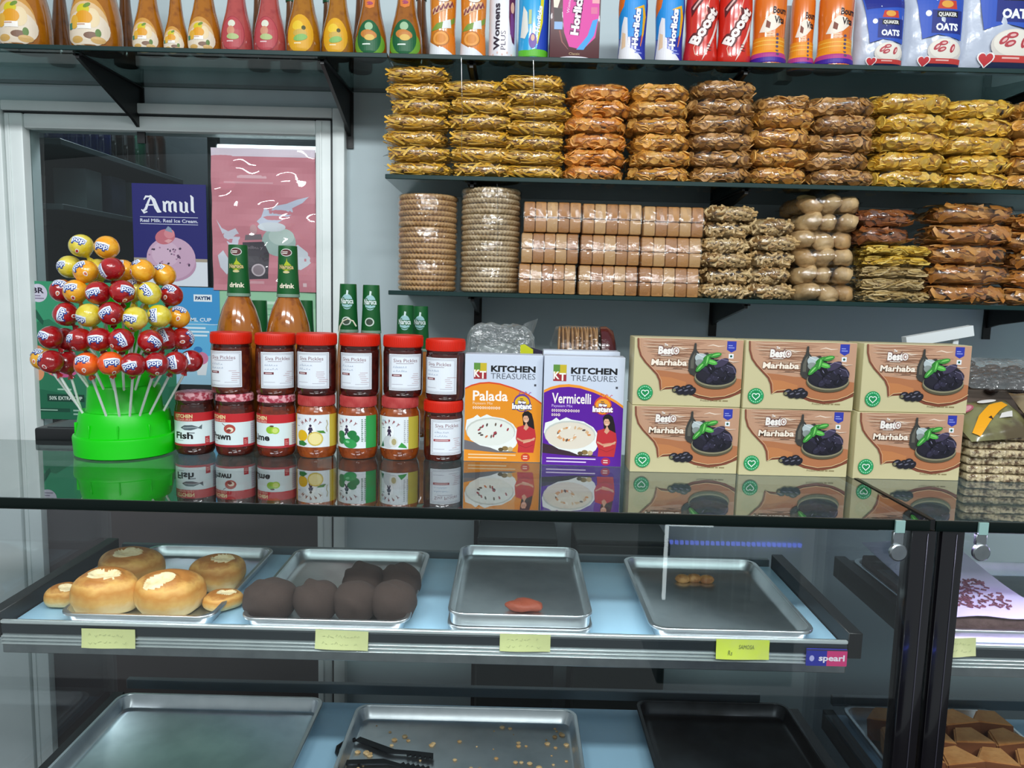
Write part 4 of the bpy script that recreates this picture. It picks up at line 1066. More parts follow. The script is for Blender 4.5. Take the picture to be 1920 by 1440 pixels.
# ------------------------------------------------------------------ date boxes
def date_art():
    p = Print(); p.rect(0, 0, 200, 124, '#c9bf94')
    edge = [(5, 124), (6, 108), (11, 92), (20, 80), (32, 68), (42, 58), (48, 46), (51, 28)]
    low = [(60, 34), (78, 36), (100, 29), (122, 21), (145, 17), (170, 20), (188, 27), (200, 35)]
    p.poly(edge + low + [(200, 124)], '#bf9478')
    p.poly([(34, 66), (42, 58), (48, 46), (51, 28)] + low + [(200, 52), (150, 60), (90, 60), (60, 64)], '#b0714a')
    p.poly([(44, 54), (48, 46), (51, 28), (60, 34), (78, 36), (96, 31), (98, 44), (70, 52)], '#bf7c4c')
    p.poly([(51, 28), (60, 34), (78, 36), (100, 29), (122, 21), (145, 17), (170, 20), (188, 27), (200, 35), (200, 26), (180, 17), (150, 10), (120, 15), (96, 25), (76, 31), (60, 29.5)], '#7c432e')
    r = random.Random(8)
    for k in range(26):
        y = 122.5 - k * 2.15; x = 14 + max(0, (k - 6) * 2.1) + r.uniform(0, 16); L = r.uniform(50, 150)
        pts = [(x + L * i / 9, y + 0.9 * math.sin(i * 0.8 + k * 1.7)) for i in range(10) if x + L * i / 9 < 197]
        if len(pts) > 2: p.line(pts, [0.3] + [r.uniform(0.6, 1.5)] * (len(pts) - 2) + [0.3], r.choice(['#d6b79c', '#a87c62', '#e2c8b0', '#a1745a', '#cfae94', '#94664c']))
    for x, y in ((150, 112), (84, 106), (178, 84)): p.line([(x - 16, y), (x - 6, y + 2.4), (x + 4, y), (x + 16, y + 1)], [0.4, 1.8, 1.8, 0.4], '#ead6c2')
    p.line(edge, 2.6, '#7e4330'); p.line([(x + 3.4, y) for x, y in edge[:-1]] + [(52.5, 31)], 1.1, '#d0a27e'); p.line([(51, 28)] + low, 1.2, '#ddb98a')
    p.poly([(100, 66), (100, 84), (104, 96), (108, 104), (109.5, 117), (113, 117), (113.5, 105), (120, 97), (134, 100), (146, 92), (150, 70), (140, 58), (112, 56), (104, 60)], '#3b3a36'); p.poly([(104, 70), (104, 84), (108, 95), (112, 100), (110, 86), (110, 70)], '#5e5c52'); p.oval(125, 88, 14, 10, '#b4bfc0', 18, -20); p.oval(122, 80, 10, 7, '#8a938f', 14, -20); p.line([(114, 98), (126, 92), (140, 94)], 1.2, '#d6dddc')
    p.oval(151, 52, 39, 19, '#55503c', 30); p.oval(151, 55, 38.5, 18, '#8a8468', 30); p.oval(151, 57, 37, 17, '#1b1a24', 30); p.oval(152, 66, 37, 22, '#211f2b', 28)
    for k in range(30):
        a = r.uniform(0, 6.28); q = r.uniform(0, 0.9); x, y = 151 + 31 * q * math.cos(a), 65 + 19 * q * math.sin(a)
        p.oval(x, y, 8.5, 5.2, r.choice(['#14131d', '#201e2c', '#2b283a', '#1a1824']), 12, r.uniform(-70, 70)); p.oval(x - 1, y + 1.4, 3.6, 0.8, r.choice(['#4e4b66', '#7d7a96', '#3c3a52', '#5c4a66']), 8, r.uniform(-70, 70))
    p.oval(160, 82, 15, 6.5, '#3f3850', 14, 28); p.oval(180, 70, 9, 7, '#332f42', 14, -35); p.line([(148, 82), (160, 89), (172, 86)], 1.2, '#7a7290'); p.line([(170, 78), (182, 74), (188, 62)], 1.1, '#6c6684')
    for x, y, ro in ((136, 92, 30), (142, 83, -14), (128, 80, 62), (149, 96, 14), (121, 73, 50), (133, 86, 80)): p.oval(x, y, 11, 4.6, '#358a34' if ro > 5 else '#4fae42', 14, ro); p.oval(x + 1, y + 1.2, 7, 1.6, '#6cc65a', 10, ro); p.line([(x - 8 * math.cos(R(ro)), y - 8 * math.sin(R(ro))), (x + 8 * math.cos(R(ro)), y + 8 * math.sin(R(ro)))], 0.6, '#a4dc8c')
    for x, y in ((80, 31), (92, 30), (103, 34), (109, 28), (88, 27), (99, 27)): p.oval(x, y, 8.5, 6.4, '#1e1d26', 14, (x * 7) % 60); p.oval(x - 1, y + 2, 4.2, 1.2, '#6d6c7c', 8, 20)
    p.oval(76, 29, 3, 3, '#7c7656', 12)
    p.text('Best', 43, 96, 13, '#f2ebe4', w=29, bold=0.05, shear=0.05, halo=('#86645a', 0.12)); p.oval(76, 102, 6.5, 7.5, '#86645a', 18); p.oval(76, 102, 5.6, 6.6, '#f2ebe4', 18); p.oval(76, 102, 3.8, 4.8, '#a5837a', 14); p.oval(76.5, 102, 1.8, 2.6, '#f2ebe4', 12); p.text('The', 54, 111, 4, '#f2ebe4', bold=0.04)
    p.lines(48, 92.6, 30, 1, 2, 1.1, '#f0e4da')
    p.text('Marhaba', 31, 75, 10.5, '#f4e6d4', w=66, bold=0.035, shear=0.08, halo=('#7e543c', 0.075)); p.lines(72, 69, 26, 1, 2, 1.2, '#8a6a58')
    p.oval(22, 23, 14.5, 14.5, '#178a4e', 30); p.oval(22, 23, 13.2, 13.2, '#27a060', 30); p.oval(22, 23, 9.6, 9.6, '#178a4e', 26)
    for k in range(16):
        a = R(20 + 20 * k + (10 if k > 7 else 0)); p.oval(22 + 11.4 * math.cos(a), 23 + 11.4 * math.sin(a), 1.3, 0.7, '#bfe6cc', 8, math.degrees(a) + 90)
    hp = [(22 + 6.8 * (math.sin(t) ** 3), 22.5 + 0.42 * (13 * math.cos(t) - 5 * math.cos(2 * t) - 2 * math.cos(3 * t) - math.cos(4 * t))) for t in [2 * math.pi * k / 30 for k in range(31)]]
    p.line(hp, 1.5, '#eaf6ec')
    p.poly([(170, 122), (187, 122), (187, 106), (182, 103), (178.5, 101), (175, 103), (170, 106)], '#2f3aa4'); p.lines(172.5, 113, 12, 2, 4, 1.6, '#8f98d8')
    p.rect(174, 90, 9, 8.5, '#e8ecf0'); p.oval(178.5, 94.2, 2.2, 2.2, '#1c5a4a', 12)
    p.text('Product of', 126, 9, 3.6, '#7a6a48', w=22); p.rect(150, 9.6, 8, 2.4, '#8f8058'); p.rect(160, 9.6, 5, 2.4, '#8f8058'); p.rect(167, 9.6, 10, 2.4, '#8f8058')
    return p
_da = date_art()
DY = 1.345
cols = [(1183, 1385, 884, 'nearest the purple carton'), (1388, 1593, 888, 'in the middle column'), (1603, 1806, 893, 'nearest the stacked crackers')]
prev = None
DM = None
for ci, (pa, pb, pyb, nm) in enumerate(cols):
    yy = DY + (0.0, -0.004, -0.010)[ci]
    x0, x1 = ax(pa, 820, yy), ax(pb, 820, yy)
    h = 0.1195
    for k in range(2):
        w = x1 - x0
        me = _da.mesh('printed_front', lambda u, v, l: (-w / 2 + 0.0008 + u * (w - 0.0016) / 200, -l * 0.5, 0.0008 + v * (h - 0.0016) / 124)) if k == 0 else me
        carton('date_box', f'{("lower", "upper")[k]} beige and brown date box {nm}', 'box', x0 + (0.004 if (k == 1 and ci == 2) else 0), x1 + (0.004 if (k == 1 and ci == 2) else 0), yy + (0.003 * k if ci != 1 else -0.002 * k), 0.062, Z_C + k * (h + 0.0006), h, me, None, '#c9bf92', (0.6, -0.7)[k] if ci != 2 else 1.2, 'date boxes')
# shiny inner pack and green stripe seen on the side of the last column
# ------------------------------------------------------------------ goods behind the front row
WT = Z_C - 0.02  # top of a ledge added as a support for the goods behind
b = MB(); b.rbox(-0.66, 1.7, 1.505, 1.80, WT - 0.008, WT, 0.001, 1)
tag(obj('support_ledge', b.mesh('support_ledge', M_glass)), 'clear glass ledge added as a support behind the front row of jars and boxes', 'ledge')
M_drk = mat('chilli_drink', '#a8621a', 0.12, spec=0.6, coat=0.8, noise=(55, '#7a3c10', 0.9, 0.5, 0.68))
M_gw = mat('green_neck_sleeve', '#0f5a28', 0.4, spec=0.4)
def tall_bottle(px, pyt, Y, label, wn, art=None, rb=0.0455, body=M_drk, group='tall bottles behind the jars'):
    top = az(px, pyt, Y); x = ax(px, pyt + 40, Y); H = top - WT
    t = thing('drink_bottle', label, 'bottle', (x, Y, WT), group=group)
    n0 = H - 0.098; rn = wn / 2
    prof = [(rb * 0.8, 0), (rb * 0.95, 0.003), (rb, 0.012), (rb, n0 - 0.115), (rb * 0.98, n0 - 0.085), (rn + (rb - rn) * 0.78, n0 - 0.055), (rn + (rb - rn) * 0.48, n0 - 0.028), (rn * 1.10, n0 - 0.006), (rn * 0.95, n0 + 0.002), (rn * 0.8, H - 0.012)]
    b = MB(); b.lathe(prof, 36); obj('bottle_body', b.mesh('bottle_body', body, 50), t)
    sp = [(rn * 1.16, n0 - 0.004), (rn * 1.14, n0 + 0.006), (rn * 1.02, n0 + 0.045), (rn * 0.95, H - 0.004), (rn * 0.93, H - 0.0015), (rn * 0.7, H - 0.003), (0, H - 0.003)]
    b = MB(); b.lathe(sp, 32); sl = obj('neck_sleeve', b.mesh('neck_sleeve', M_gw, 40), t)
    b = MB(); b.lathe([(rn * 1.17, n0 - 0.004), (rn * 1.175, n0 - 0.001), (rn * 1.16, n0 + 0.002)], 32, cap=False); obj('sleeve_band', b.mesh('sleeve_band', ink('#7d9a86')), sl)
    if art: obj('sleeve_print', art(n0).mesh('sleeve_print', around(sp, rn), (0.004, 0), 0.00012), sl)
    return t
def drink_art(n0):
    p = Print()
    p.oval(0.002, n0 + 0.083, 0.0115, 0.0075, '#d8dcd8'); p.oval(0.002, n0 + 0.083, 0.0100, 0.0062, '#5a2a2c'); p.lines(-0.006, n0 + 0.0835, 0.016, 2, 0.003, 0.0014, '#e8e4dc', 4)
    p.poly([(-0.004, n0 + 0.056), (0.002, n0 + 0.066), (0.003, n0 + 0.072), (0.004, n0 + 0.066), (0.012, n0 + 0.058), (0.012, n0 + 0.050), (0.002, n0 + 0.047), (-0.006, n0 + 0.050)], '#a8b81c')
    p.text('Naruca', 0.002, n0 + 0.0515, 0.0075, '#c9b27c', al='c', w=0.028, bold=0.04, halo=('#3c6a24', 0.1))
    p.oval(0.002, n0 + 0.045, 0.006, 0.0025, '#c8c08a'); p.text('drink', 0.003, n0 + 0.014, 0.0088, '#e9e2cc', al='c', w=0.027, bold=0.035)
    return p
def naru_art(n0):
    p = Print()
    p.oval(0.001, n0 + 0.060, 0.012, 0.016, '#9fc9cc'); p.poly([(-0.001, n0 + 0.074), (0.000, n0 + 0.084), (0.004, n0 + 0.083), (0.003, n0 + 0.074)], '#d2e6e4')
    p.text('Naruca', 0.001, n0 + 0.0565, 0.0105, '#e4f0ee', al='c', w=0.027, bold=0.03, halo=('#14612f', 0.11)); p.line([(-0.010, n0 + 0.050), (0.001, n0 + 0.047), (0.012, n0 + 0.050)], 0.0018, '#14612f')
    p.oval(0.0, n0 + 0.020, 0.009, 0.009, '#c9d8cc'); p.oval(0.0, n0 + 0.020, 0.0065, 0.0065, '#3a4a3c')
    return p
tall_bottle(447, 458, 1.540, 'tall amber drink bottle with green neck, nearer the lollipops', 0.0385, drink_art)
tall_bottle(540, 460, 1.545, 'tall amber drink bottle with green neck, nearer the middle of the counter', 0.0385, drink_art)
tall_bottle(653, 531, 1.62, 'green necked bottle beside the door frame, first of four in the back', 0.036, naru_art, 0.0245)
tall_bottle(696, 533, 1.62, 'green necked bottle beside the door frame, second of four in the back', 0.036, naru_art, 0.0245)
tall_bottle(760, 571, 1.66, 'shorter green necked bottle, third of four in the back', 0.036, naru_art, 0.0245)
tall_bottle(788, 573, 1.74, 'shorter green necked bottle half hidden behind its neighbour, last of four', 0.036, naru_art, 0.0245)
tall_bottle(486, 562, 1.72, 'plain green bottle neck between the two tall amber bottles', 0.036, None, 0.0245)
tall_bottle(572, 562, 1.72, 'plain green bottle neck behind the nearer amber bottle, by the door frame', 0.036, None, 0.0245)
# white tag string on a green bottle
q = at(648, 612, 1.585)
b = MB(); pts = [at(x, y, 1.583) for x, y in ((668, 612), (662, 602), (652, 598), (643, 602), (637, 612), (635, 626))]
b.tube(pts, 0.0016, 8)
tag(obj('cord_loop', b.mesh('cord_loop', mat('cream_cord', '#d6d2bc', 0.7), 60)), 'cream cord loop hanging on a green bottle above the red lids', 'cord')
FILM = sheet('clear_film', (0.95, 0.96, 0.96), 1.35, 0.03, 0.10, (55, 0.9, 0.006))
BAGF = sheet('cloudy_film', (0.90, 0.92, 0.92), 1.3, 0.06, 0.12, (70, 1.0, 0.006), diffuse=(0.7, 0.74, 0.74, 0.10))
# empty crinkled bag
bx = ax(938, 640, 1.56); bz0 = WT; bh = az(938, 606, 1.56) - WT
t = thing('plastic_bag', 'crumpled clear plastic bag standing behind the orange carton', 'bag', (bx, 1.56, bz0))
def crumple(q):
    e = sup_(q, 6.0)
    n = mnoise.noise_vector(q * 3.1) * 0.10 + mnoise.noise_vector(q * 7.3) * 0.06
    return Vector((e.x + n.x, e.y + n.y * 1.6, min(e.z + (n.z * 0.5 if q.z > -0.5 else 0), 1.05)))
def sup_(d, p=4.5):
    k = (abs(d.x) ** p + abs(d.y) ** p + abs(d.z) ** p) ** (-1.0 / p); return d * k
b = MB(); b.ball((0, 0, bh / 2), 0.068, 0.026, bh / 2 * 0.97, 56, 40, fn=crumple); obj('film', b.mesh('bag_film', BAGF), t)
b = MB(); vs = []; fs = []
for k in range(9):
    u = k / 8; vs += [(0.040 + u * 0.026, -0.004 * math.sin(u * 9), bh * 0.93), (0.046 + u * 0.030, -0.004 + 0.006 * math.sin(u * 7), bh + 0.012 * u)]
fs = [(2 * k, 2 * k + 2, 2 * k + 3, 2 * k + 1) for k in range(8)]
b.add(vs, fs); obj('open_edge', b.mesh('bag_edge', BAGF, fixn=False), t)
b = MB(); b.ball((0, 0, bh * 0.42), 0.066, 0.022, bh * 0.41, 20, 14, fn=lambda q: sup_(q) * (1 + 0.05 * math.sin(9 * q.x + 7 * q.z))); obj('filling', b.mesh('bag_filling', mat('pale_filling', '#7b8282', 0.6, noise=(90, '#a9afae', 0.8, 0.45, 0.6))), t)
q = at(987, 655, 1.50)
b = MB(); b.prism([(-0.012, -0.05), (0.014, -0.05), (0.013, 0.0), (-0.004, 0.010), (-0.012, 0.008)], 'y', -0.002, 0.004)
tag(obj('yellow_packet', b.mesh('yellow_packet', mat('lime_packet', '#c8cc1c', 0.4)), loc=(q.x, 1.497, q.z)), 'lime yellow packet corner showing above the two dessert cartons', 'packet')
b = MB(); b.prism([(0.008, 0.004), (0.095, -0.022), (0.095, -0.06), (0.008, -0.05)], 'y', 0.006, 0.012)
tag(obj('dark_packet', b.mesh('dark_packet', mat('dark_packet', '#2a2038', 0.4)), loc=(q.x, 1.497, q.z)), 'dark violet packet behind the purple dessert carton', 'packet')
# sleeve of round biscuits
bx0, bx1 = ax(1043, 640, 1.56), ax(1140, 640, 1.56); zc = az(1095, 660, 1.56)
t = thing('biscuit_sleeve', 'clear sleeve of round tan biscuits with dark red end, behind the purple carton', 'biscuits', (bx0, 1.56, WT))
Rb = az(1095, 617, 1.56) - zc + 0.004
M_bis = mat('tan_biscuit', '#b58c5e', 0.6, noise=(40, '#8c6238', 0.7, 0.4, 0.6))
n = 13
b = MB(); b.lathe([(0, -0.0028), (Rb * 0.9, -0.0028), (Rb, -0.001), (Rb, 0.001), (Rb * 0.9, 0.0028), (0, 0.0028)], 24, T=Matrix.Rotation(R(90), 4, 'Y')); bme = b.mesh('biscuit', M_bis, 50)
for k in range(n):
    obj('biscuit', bme, t, (0.006 + (bx1 - bx0 - 0.030) * k / (n - 1), 0, zc - WT), (R(k * 3), 0, R(-4 + (k % 3) * 3)))
b = MB(); b.lathe([(Rb * 1.03, 0), (Rb * 1.06, 0.012), (Rb * 0.9, 0.026), (Rb * 0.35, 0.034), (0, 0.035)], 28, T=Matrix.Translation((bx1 - bx0 - 0.018, 0, zc - WT)) @ Matrix.Rotation(R(90), 4, 'Y')); obj('foil_end', b.mesh('foil_end', mat('dark_red_foil', '#4a0f16', 0.25, coat=0.5, bump=(60, 0.6, 0.004)), 50), t)
b = MB(); b.lathe([(Rb * 0.4, -0.012), (Rb * 1.0, -0.002), (Rb * 1.05, 0.01), (Rb * 1.05, bx1 - bx0 - 0.02)], 28, cap=False, T=Matrix.Translation((0, 0, zc - WT)) @ Matrix.Rotation(R(90), 4, 'Y')); obj('film', b.mesh('sleeve_film', FILM, 60), t)
b = MB(); b.rbox(0.01, bx1 - bx0 - 0.02, -0.03, 0.03, 0.0, zc - WT - Rb * 1.02, 0.002, 1); obj('pack_tray', b.mesh('pack_tray', mat('pack_tray', '#6e665a', 0.5)), t)
# white bar leaning at the back
a, c = at(1700, 642, 1.62), at(1826, 620, 1.62)
t = thing('white_bar', 'white plastic channel leaning behind the upper date boxes', 'channel', (0, 0, 0))
b = MB(); d = c - a
for s0, s1, o_ in ((0, 1, 0),):
    n_ = Vector((-d.z, 0, d.x)).normalized() * 0.011
    e = Vector((0, 0.02, 0))
    vs = [a - n_, c - n_, c + n_, a + n_, a - n_ + e, c - n_ + e, c + n_ + e, a + n_ + e]
    b.add(vs, [(0, 1, 2, 3), (7, 6, 5, 4), (0, 4, 5, 1), (1, 5, 6, 2), (2, 6, 7, 3), (3, 7, 4, 0)])
obj('channel', b.mesh('channel', mat('white_plastic', '#dfe4e4', 0.4)), t)
b = MB(); b.rbox(-0.006, 0.006, 0.004, 0.016, 0, 0.3, 0.001, 1); obj('prop', b.mesh('channel_prop', mat('white_plastic', '#dfe4e4', 0.4)), t, (c.x - 0.03, 1.625, WT), scale=(1, 1, (c.z - 0.016 - WT) / 0.3))

# ------------------------------------------------------------------ goods on the right counter
M_nut = mat('nut_brittle', '#dcc8a0', 0.6, noise=(110, '#6a4a2c', 0.95, 0.45, 0.62), bump=(150, 0.9, 0.003))
rx0 = ax(1812, 850, 1.34)
b = MB(); r = random.Random(2)
b.rbox(-0.058, 0.058, 0, 0.09, 0, 0.0125, 0.003, 2)
for k in range(60):
    b.ball((r.uniform(-0.054, 0.054), r.uniform(-0.0005, 0.0), r.uniform(0.002, 0.0105)), 0.0045, 0.0028, 0.0030, 6, 4)
for k in range(24):
    b.ball((r.uniform(-0.054, 0.054), r.uniform(0.004, 0.085), 0.0115), 0.0045, 0.004, 0.003, 6, 4)
nm_ = b.mesh('nut_slab', M_nut, 50)
b = MB(); b.rbox(-0.062, 0.062, -0.006, 0.096, -0.0003, 0.0142, 0.005, 2); nf = b.mesh('slab_film', FILM, 60)
for c_ in range(2):
    for k in range(6 if c_ == 0 else 7):
        t = thing('brittle_pack', f'flat nut brittle pack in clear film, {ordn(k)} from the counter in the {("near", "far")[c_]} stack', 'snack', (rx0 + 0.062 + c_ * 0.128, 1.335 + 0.004 * ((k * 7) % 3) - 0.012 * c_, Z_C + k * 0.0148), (0, 0, R(((k * 5) % 4 - 1.5) * 1.4)), 'brittle packs beside the date boxes')
        obj('brittle', nm_, t); obj('film', nf, t)
def pillow(w, d, h, seed, nx=22, ny=14, p=2.6, wr=0.05):
    """puffed bag: two bowed faces meeting in a flat seam"""
    r = random.Random(seed); ph = [r.uniform(0, 6.28) for _ in range(6)]
    vs = []; fs = []
    for s in (1, -1):
        for j in range(ny + 1):
            for i in range(nx + 1):
                u = -1 + 2 * i / nx; v = -1 + 2 * j / ny
                e = max(0.0, (1 - abs(u) ** p)) ** 0.55 * max(0.0, (1 - abs(v) ** p)) ** 0.55
                wv = wr * (math.sin(7 * u + ph[0] + 3 * v) + math.sin(11 * v + ph[1] - 4 * u) + 0.6 * math.sin(17 * u + 9 * v + ph[2])) * (0.4 + e)
                vs.append((u * w / 2 * (1 - 0.03 * abs(v)), v * d / 2 * (1 - 0.03 * abs(u)), h / 2 + s * h / 2 * max(0, e) + wv * h * 0.5 * min(1, e * 3)))
        o = 0 if s == 1 else (nx + 1) * (ny + 1)
        for j in range(ny):
            for i in range(nx):
                q = (o + j * (nx + 1) + i, o + j * (nx + 1) + i + 1, o + (j + 1) * (nx + 1) + i + 1, o + (j + 1) * (nx + 1) + i)
                fs.append(q if s == 1 else q[::-1])
    return vs, fs
zt_ = Z_C + 6 * 0.0148
for k, (dx, c1, c2, lab) in enumerate(((0.052, '#7c7a52', '#e8a012', 'olive printed snack packet with an orange band, on the nearer brittle stack'), (0.165, '#8a7a5c', '#f0a818', 'olive printed snack packet with a yellow band, on the farther brittle stack'))):
    t = thing('snack_packet', lab, 'packet', (rx0 + dx, 1.375, zt_ + 0.004 + k * 0.016), (R(32), R(-6 + 10 * k), R(4)), 'printed packets on the brittle stacks')
    b = MB(); b.add(*pillow(0.125, 0.10, 0.030, 60 + k)); obj('packet_body', b.mesh('packet_body', mat('olive_packet%d' % k, c1, 0.25, coat=0.4, noise=(14, '#4c3a2a', 0.8, 0.45, 0.6)), 60, fixn=False), t)
    p_ = Print()
    p_.line([(-0.050, -0.040), (-0.020, -0.010), (0.012, 0.014), (0.040, 0.026)], [0.014, 0.020, 0.020, 0.012], c2)
    p_.oval(-0.036, 0.020, 0.016, 0.008, '#b05a6a', 16, 25); p_.oval(-0.036, 0.020, 0.012, 0.005, '#d89aa4', 14, 25); p_.poly([(0.004, -0.014), (0.016, -0.002), (0.040, 0.004), (0.030, -0.012)], '#d8d4d0'); p_.oval(0.012, 0.036, 0.02, 0.006, '#e4e0dc', 14, 8)
    p_.poly([(-0.014, -0.010), (-0.006, -0.006), (-0.008, -0.016)], '#3a2418')
    obj('packet_print', p_.mesh('packet_print', lambda u, v, l: (u, v, 0.015 + 0.0155 * max(0, 1 - abs(u / 0.0625) ** 2.6) ** 0.55 * max(0, 1 - abs(v / 0.05) ** 2.6) ** 0.55 + 0.002 + l), (0.006, 0.006)), t)
t = thing('date_bag', 'bag of dark dates in shiny clear film above the printed packets', 'bag', (ax(1880, 690, 1.50), 1.50, Z_C + 0.16), (R(20), 0, 0))
M_dd = mat('dark_date', '#2c1c18', 0.3, coat=0.4, bump=(80, 0.8, 0.004)); r = random.Random(9); b = MB()
for k in range(60):
    b.ball((r.uniform(-0.075, 0.075), r.uniform(-0.045, 0.045), r.uniform(0.004, 0.022)), 0.014, 0.008, 0.007, 8, 6, T=None)
o = obj('dates', b.mesh('dates', M_dd, 60), t); o['kind'] = 'stuff'
b = MB(); b.add(*pillow(0.20, 0.13, 0.036, 71)); obj('film', b.mesh('date_film', BAGF, 60, fixn=False), t)
b = MB(); b.rbox(-0.09, 0.09, 0.0, 0.12, 0, 0.15, 0.004, 2)
tag(obj('brown_carton', b.mesh('brown_carton', mat('brown_card', '#4c4038', 0.6, noise=(12, '#6a5648', 0.6, 0.4, 0.6)), 40), loc=(ax(1885, 760, 1.47), 1.462, Z_C)), 'brown carton standing behind the brittle packs under the date bag', 'box')
# dark container behind the lollipop stand
b = MB(); b.rbox(-0.12, 0.10, 0.0, 0.10, 0, 0.035, 0.004, 2); o = thing('dark_tray_box', 'low dark box behind the green lollipop stand', 'box', (ax(180, 820, 1.50) , 1.50, Z_C - 0.012), R(2))
obj('box_body', b.mesh('dark_box', mat('dark_box', '#1c1e20', 0.4), 40), o); b = MB(); b.rbox(-0.10, 0.08, 0.01, 0.09, 0.0352, 0.037, 0.0005, 1); obj('grey_sheet', b.mesh('grey_sheet', mat('grey_sheet', '#4c5456', 0.5)), o)
# ------------------------------------------------------------------ snack bags
def sup(d, a, b_, c, p=4.6):
    k = (abs(d.x / a) ** p + abs(d.y / b_) ** p + abs(d.z / c) ** p) ** (-1.0 / p)
    return d * k
def chips_mesh(kind, W, D, H, seed, cols):
    r = random.Random(seed); b = MB(); a, bb, c = W / 2 * 0.985, D / 2 * 0.95, H / 2 * 1.0
    core = 0.86 if kind != 'puff' else 0.5
    b.ball((0, 0, H / 2), 1, 1, 1, 18, 10, mi=1, fn=lambda q: sup(q, a * core, bb * core, c * core))
    N = {'strip': 150, 'disc': 110, 'ring': 100, 'curl': 75, 'thin': 150, 'flake': 70, 'puff': 0}[kind]
    sg = 0.09 if kind in ('strip', 'thin', 'flake') else 0.20
    def place(k):
        while True:
            d = Vector((r.gauss(0, 1), r.gauss(-0.35, 0.9), r.gauss(0.12, 0.75) * 0.8))
            if d.length > 0.1 and d.y < 0.55: break
        d = Vector((d.x * a, d.y * bb, d.z * c * 1.2))
        p = sup(d, a, bb, c)
        if kind in ('strip', 'thin', 'flake') and abs(p.x) > a * 0.86: p.x *= 0.84
        n = Vector((math.copysign(abs(p.x / a) ** 2.2, p.x) / a, math.copysign(abs(p.y / bb) ** 2.2, p.y) / bb, math.copysign(abs(p.z / c) ** 1.6, p.z) / c)).normalized()
        n = (n + Vector((r.gauss(0, sg), r.gauss(0, sg), r.gauss(0, sg)))).normalized()
        q = n.to_track_quat('Z', 'Y').to_matrix().to_4x4()
        return Matrix.Translation(p * r.uniform(0.88, 0.97) + Vector((0, 0, H / 2))) @ q @ Matrix.Rotation(r.uniform(0, 6.28), 4, 'Z'), n
    for k in range(N):
        T, n = place(k); mi = r.choice([0, 0, 1, 1, 2])
        if kind in ('disc', 'ring'):
            R_ = r.uniform(0.0100, 0.0145); th = 0.0012; m_ = 9; cup = r.uniform(-0.003, 0.003)
            vs = [T @ Vector((R_ * math.cos(g), R_ * 0.92 * math.sin(g), th + cup)) for g in [6.283 * i / m_ for i in range(m_)]]
            vs += [T @ Vector((R_ * math.cos(g), R_ * 0.92 * math.sin(g), -th + cup)) for g in [6.283 * i / m_ for i in range(m_)]]
            vs += [T @ Vector((R_ * 0.5 * math.cos(g), R_ * 0.46 * math.sin(g), th)) for g in [6.283 * i / m_ for i in range(m_)]]
            b.add(vs, [(i, (i + 1) % m_, 2 * m_ + (i + 1) % m_, 2 * m_ + i) for i in range(m_)] + [(m_ + i, m_ + (i + 1) % m_, (i + 1) % m_, i) for i in range(m_)] + [tuple(range(2 * m_ - 1, m_ - 1, -1))], mi)
            b.add(vs[2 * m_:], [tuple(range(m_))], (2 if kind == 'ring' else 1 - min(mi, 1)))
        elif kind in ('strip', 'thin', 'flake'):
            L, w_, t_ = {'strip': (r.uniform(0.024, 0.040), r.uniform(0.0038, 0.0062), 0.0016), 'thin': (r.uniform(0.020, 0.034), 0.0034, 0.0028), 'flake': (r.uniform(0.030, 0.05), r.uniform(0.011, 0.018), 0.002)}[kind]
            T2 = T
            ang = r.gauss(0, 0.42 if kind != 'thin' else 0.28)
            # strips lie mostly along the bag
            xax = Vector((1, 0, 0)); n = Vector((n.x * 0.25, n.y, n.z + 1e-4)).normalized(); xax = (xax - n * xax.dot(n)).normalized()
            yax = n.cross(xax)
            xr = xax * math.cos(ang) + yax * math.sin(ang); yr = n.cross(xr)
            T2 = Matrix((xr, yr, n)).transposed().to_4x4(); T2.translation = T.translation
            vs = []; m_ = 4; bow = r.uniform(-0.003, 0.001); tw = r.uniform(-0.8, 0.8) if kind != 'thin' else 0
            for i in range(m_ + 1):
                u = i / m_ - 0.5; z = bow * (1 - 4 * u * u) * -1; cs, sn = math.cos(tw * u), math.sin(tw * u)
                yo = (0.004 * math.sin(u * 6 + k)) if kind == 'flake' else 0.002 * math.sin(u * 4 + k)
                ww = w_ * (1 - 0.8 * abs(u) ** 2) if kind != 'thin' else w_
                for yy, zz in ((-ww / 2, -t_ / 2), (ww / 2, -t_ / 2), (ww / 2, t_ / 2), (-ww / 2, t_ / 2)):
                    vs.append(T2 @ Vector((u * L, yy * cs - zz * sn + yo, yy * sn + zz * cs + z)))
            fs = [(3, 2, 1, 0), (4 * m_, 4 * m_ + 1, 4 * m_ + 2, 4 * m_ + 3)]
            for i in range(m_): fs += [(4 * i + j, 4 * i + (j + 1) % 4, 4 * i + 4 + (j + 1) % 4, 4 * i + 4 + j) for j in range(4)]
            b.add(vs, fs, mi)
        elif kind == 'curl':
            R_ = r.uniform(0.0065, 0.0095)
            pts = [T @ Vector((R_ * 1.3 * math.cos(g), R_ * math.sin(g), 0.002 * math.sin(3 * g))) for g in [R(-150 + 60 * i) for i in range(6)]]
            b.tube(pts, [0.0022, 0.0036, 0.0042, 0.0042, 0.0036, 0.0022], 5, mi)
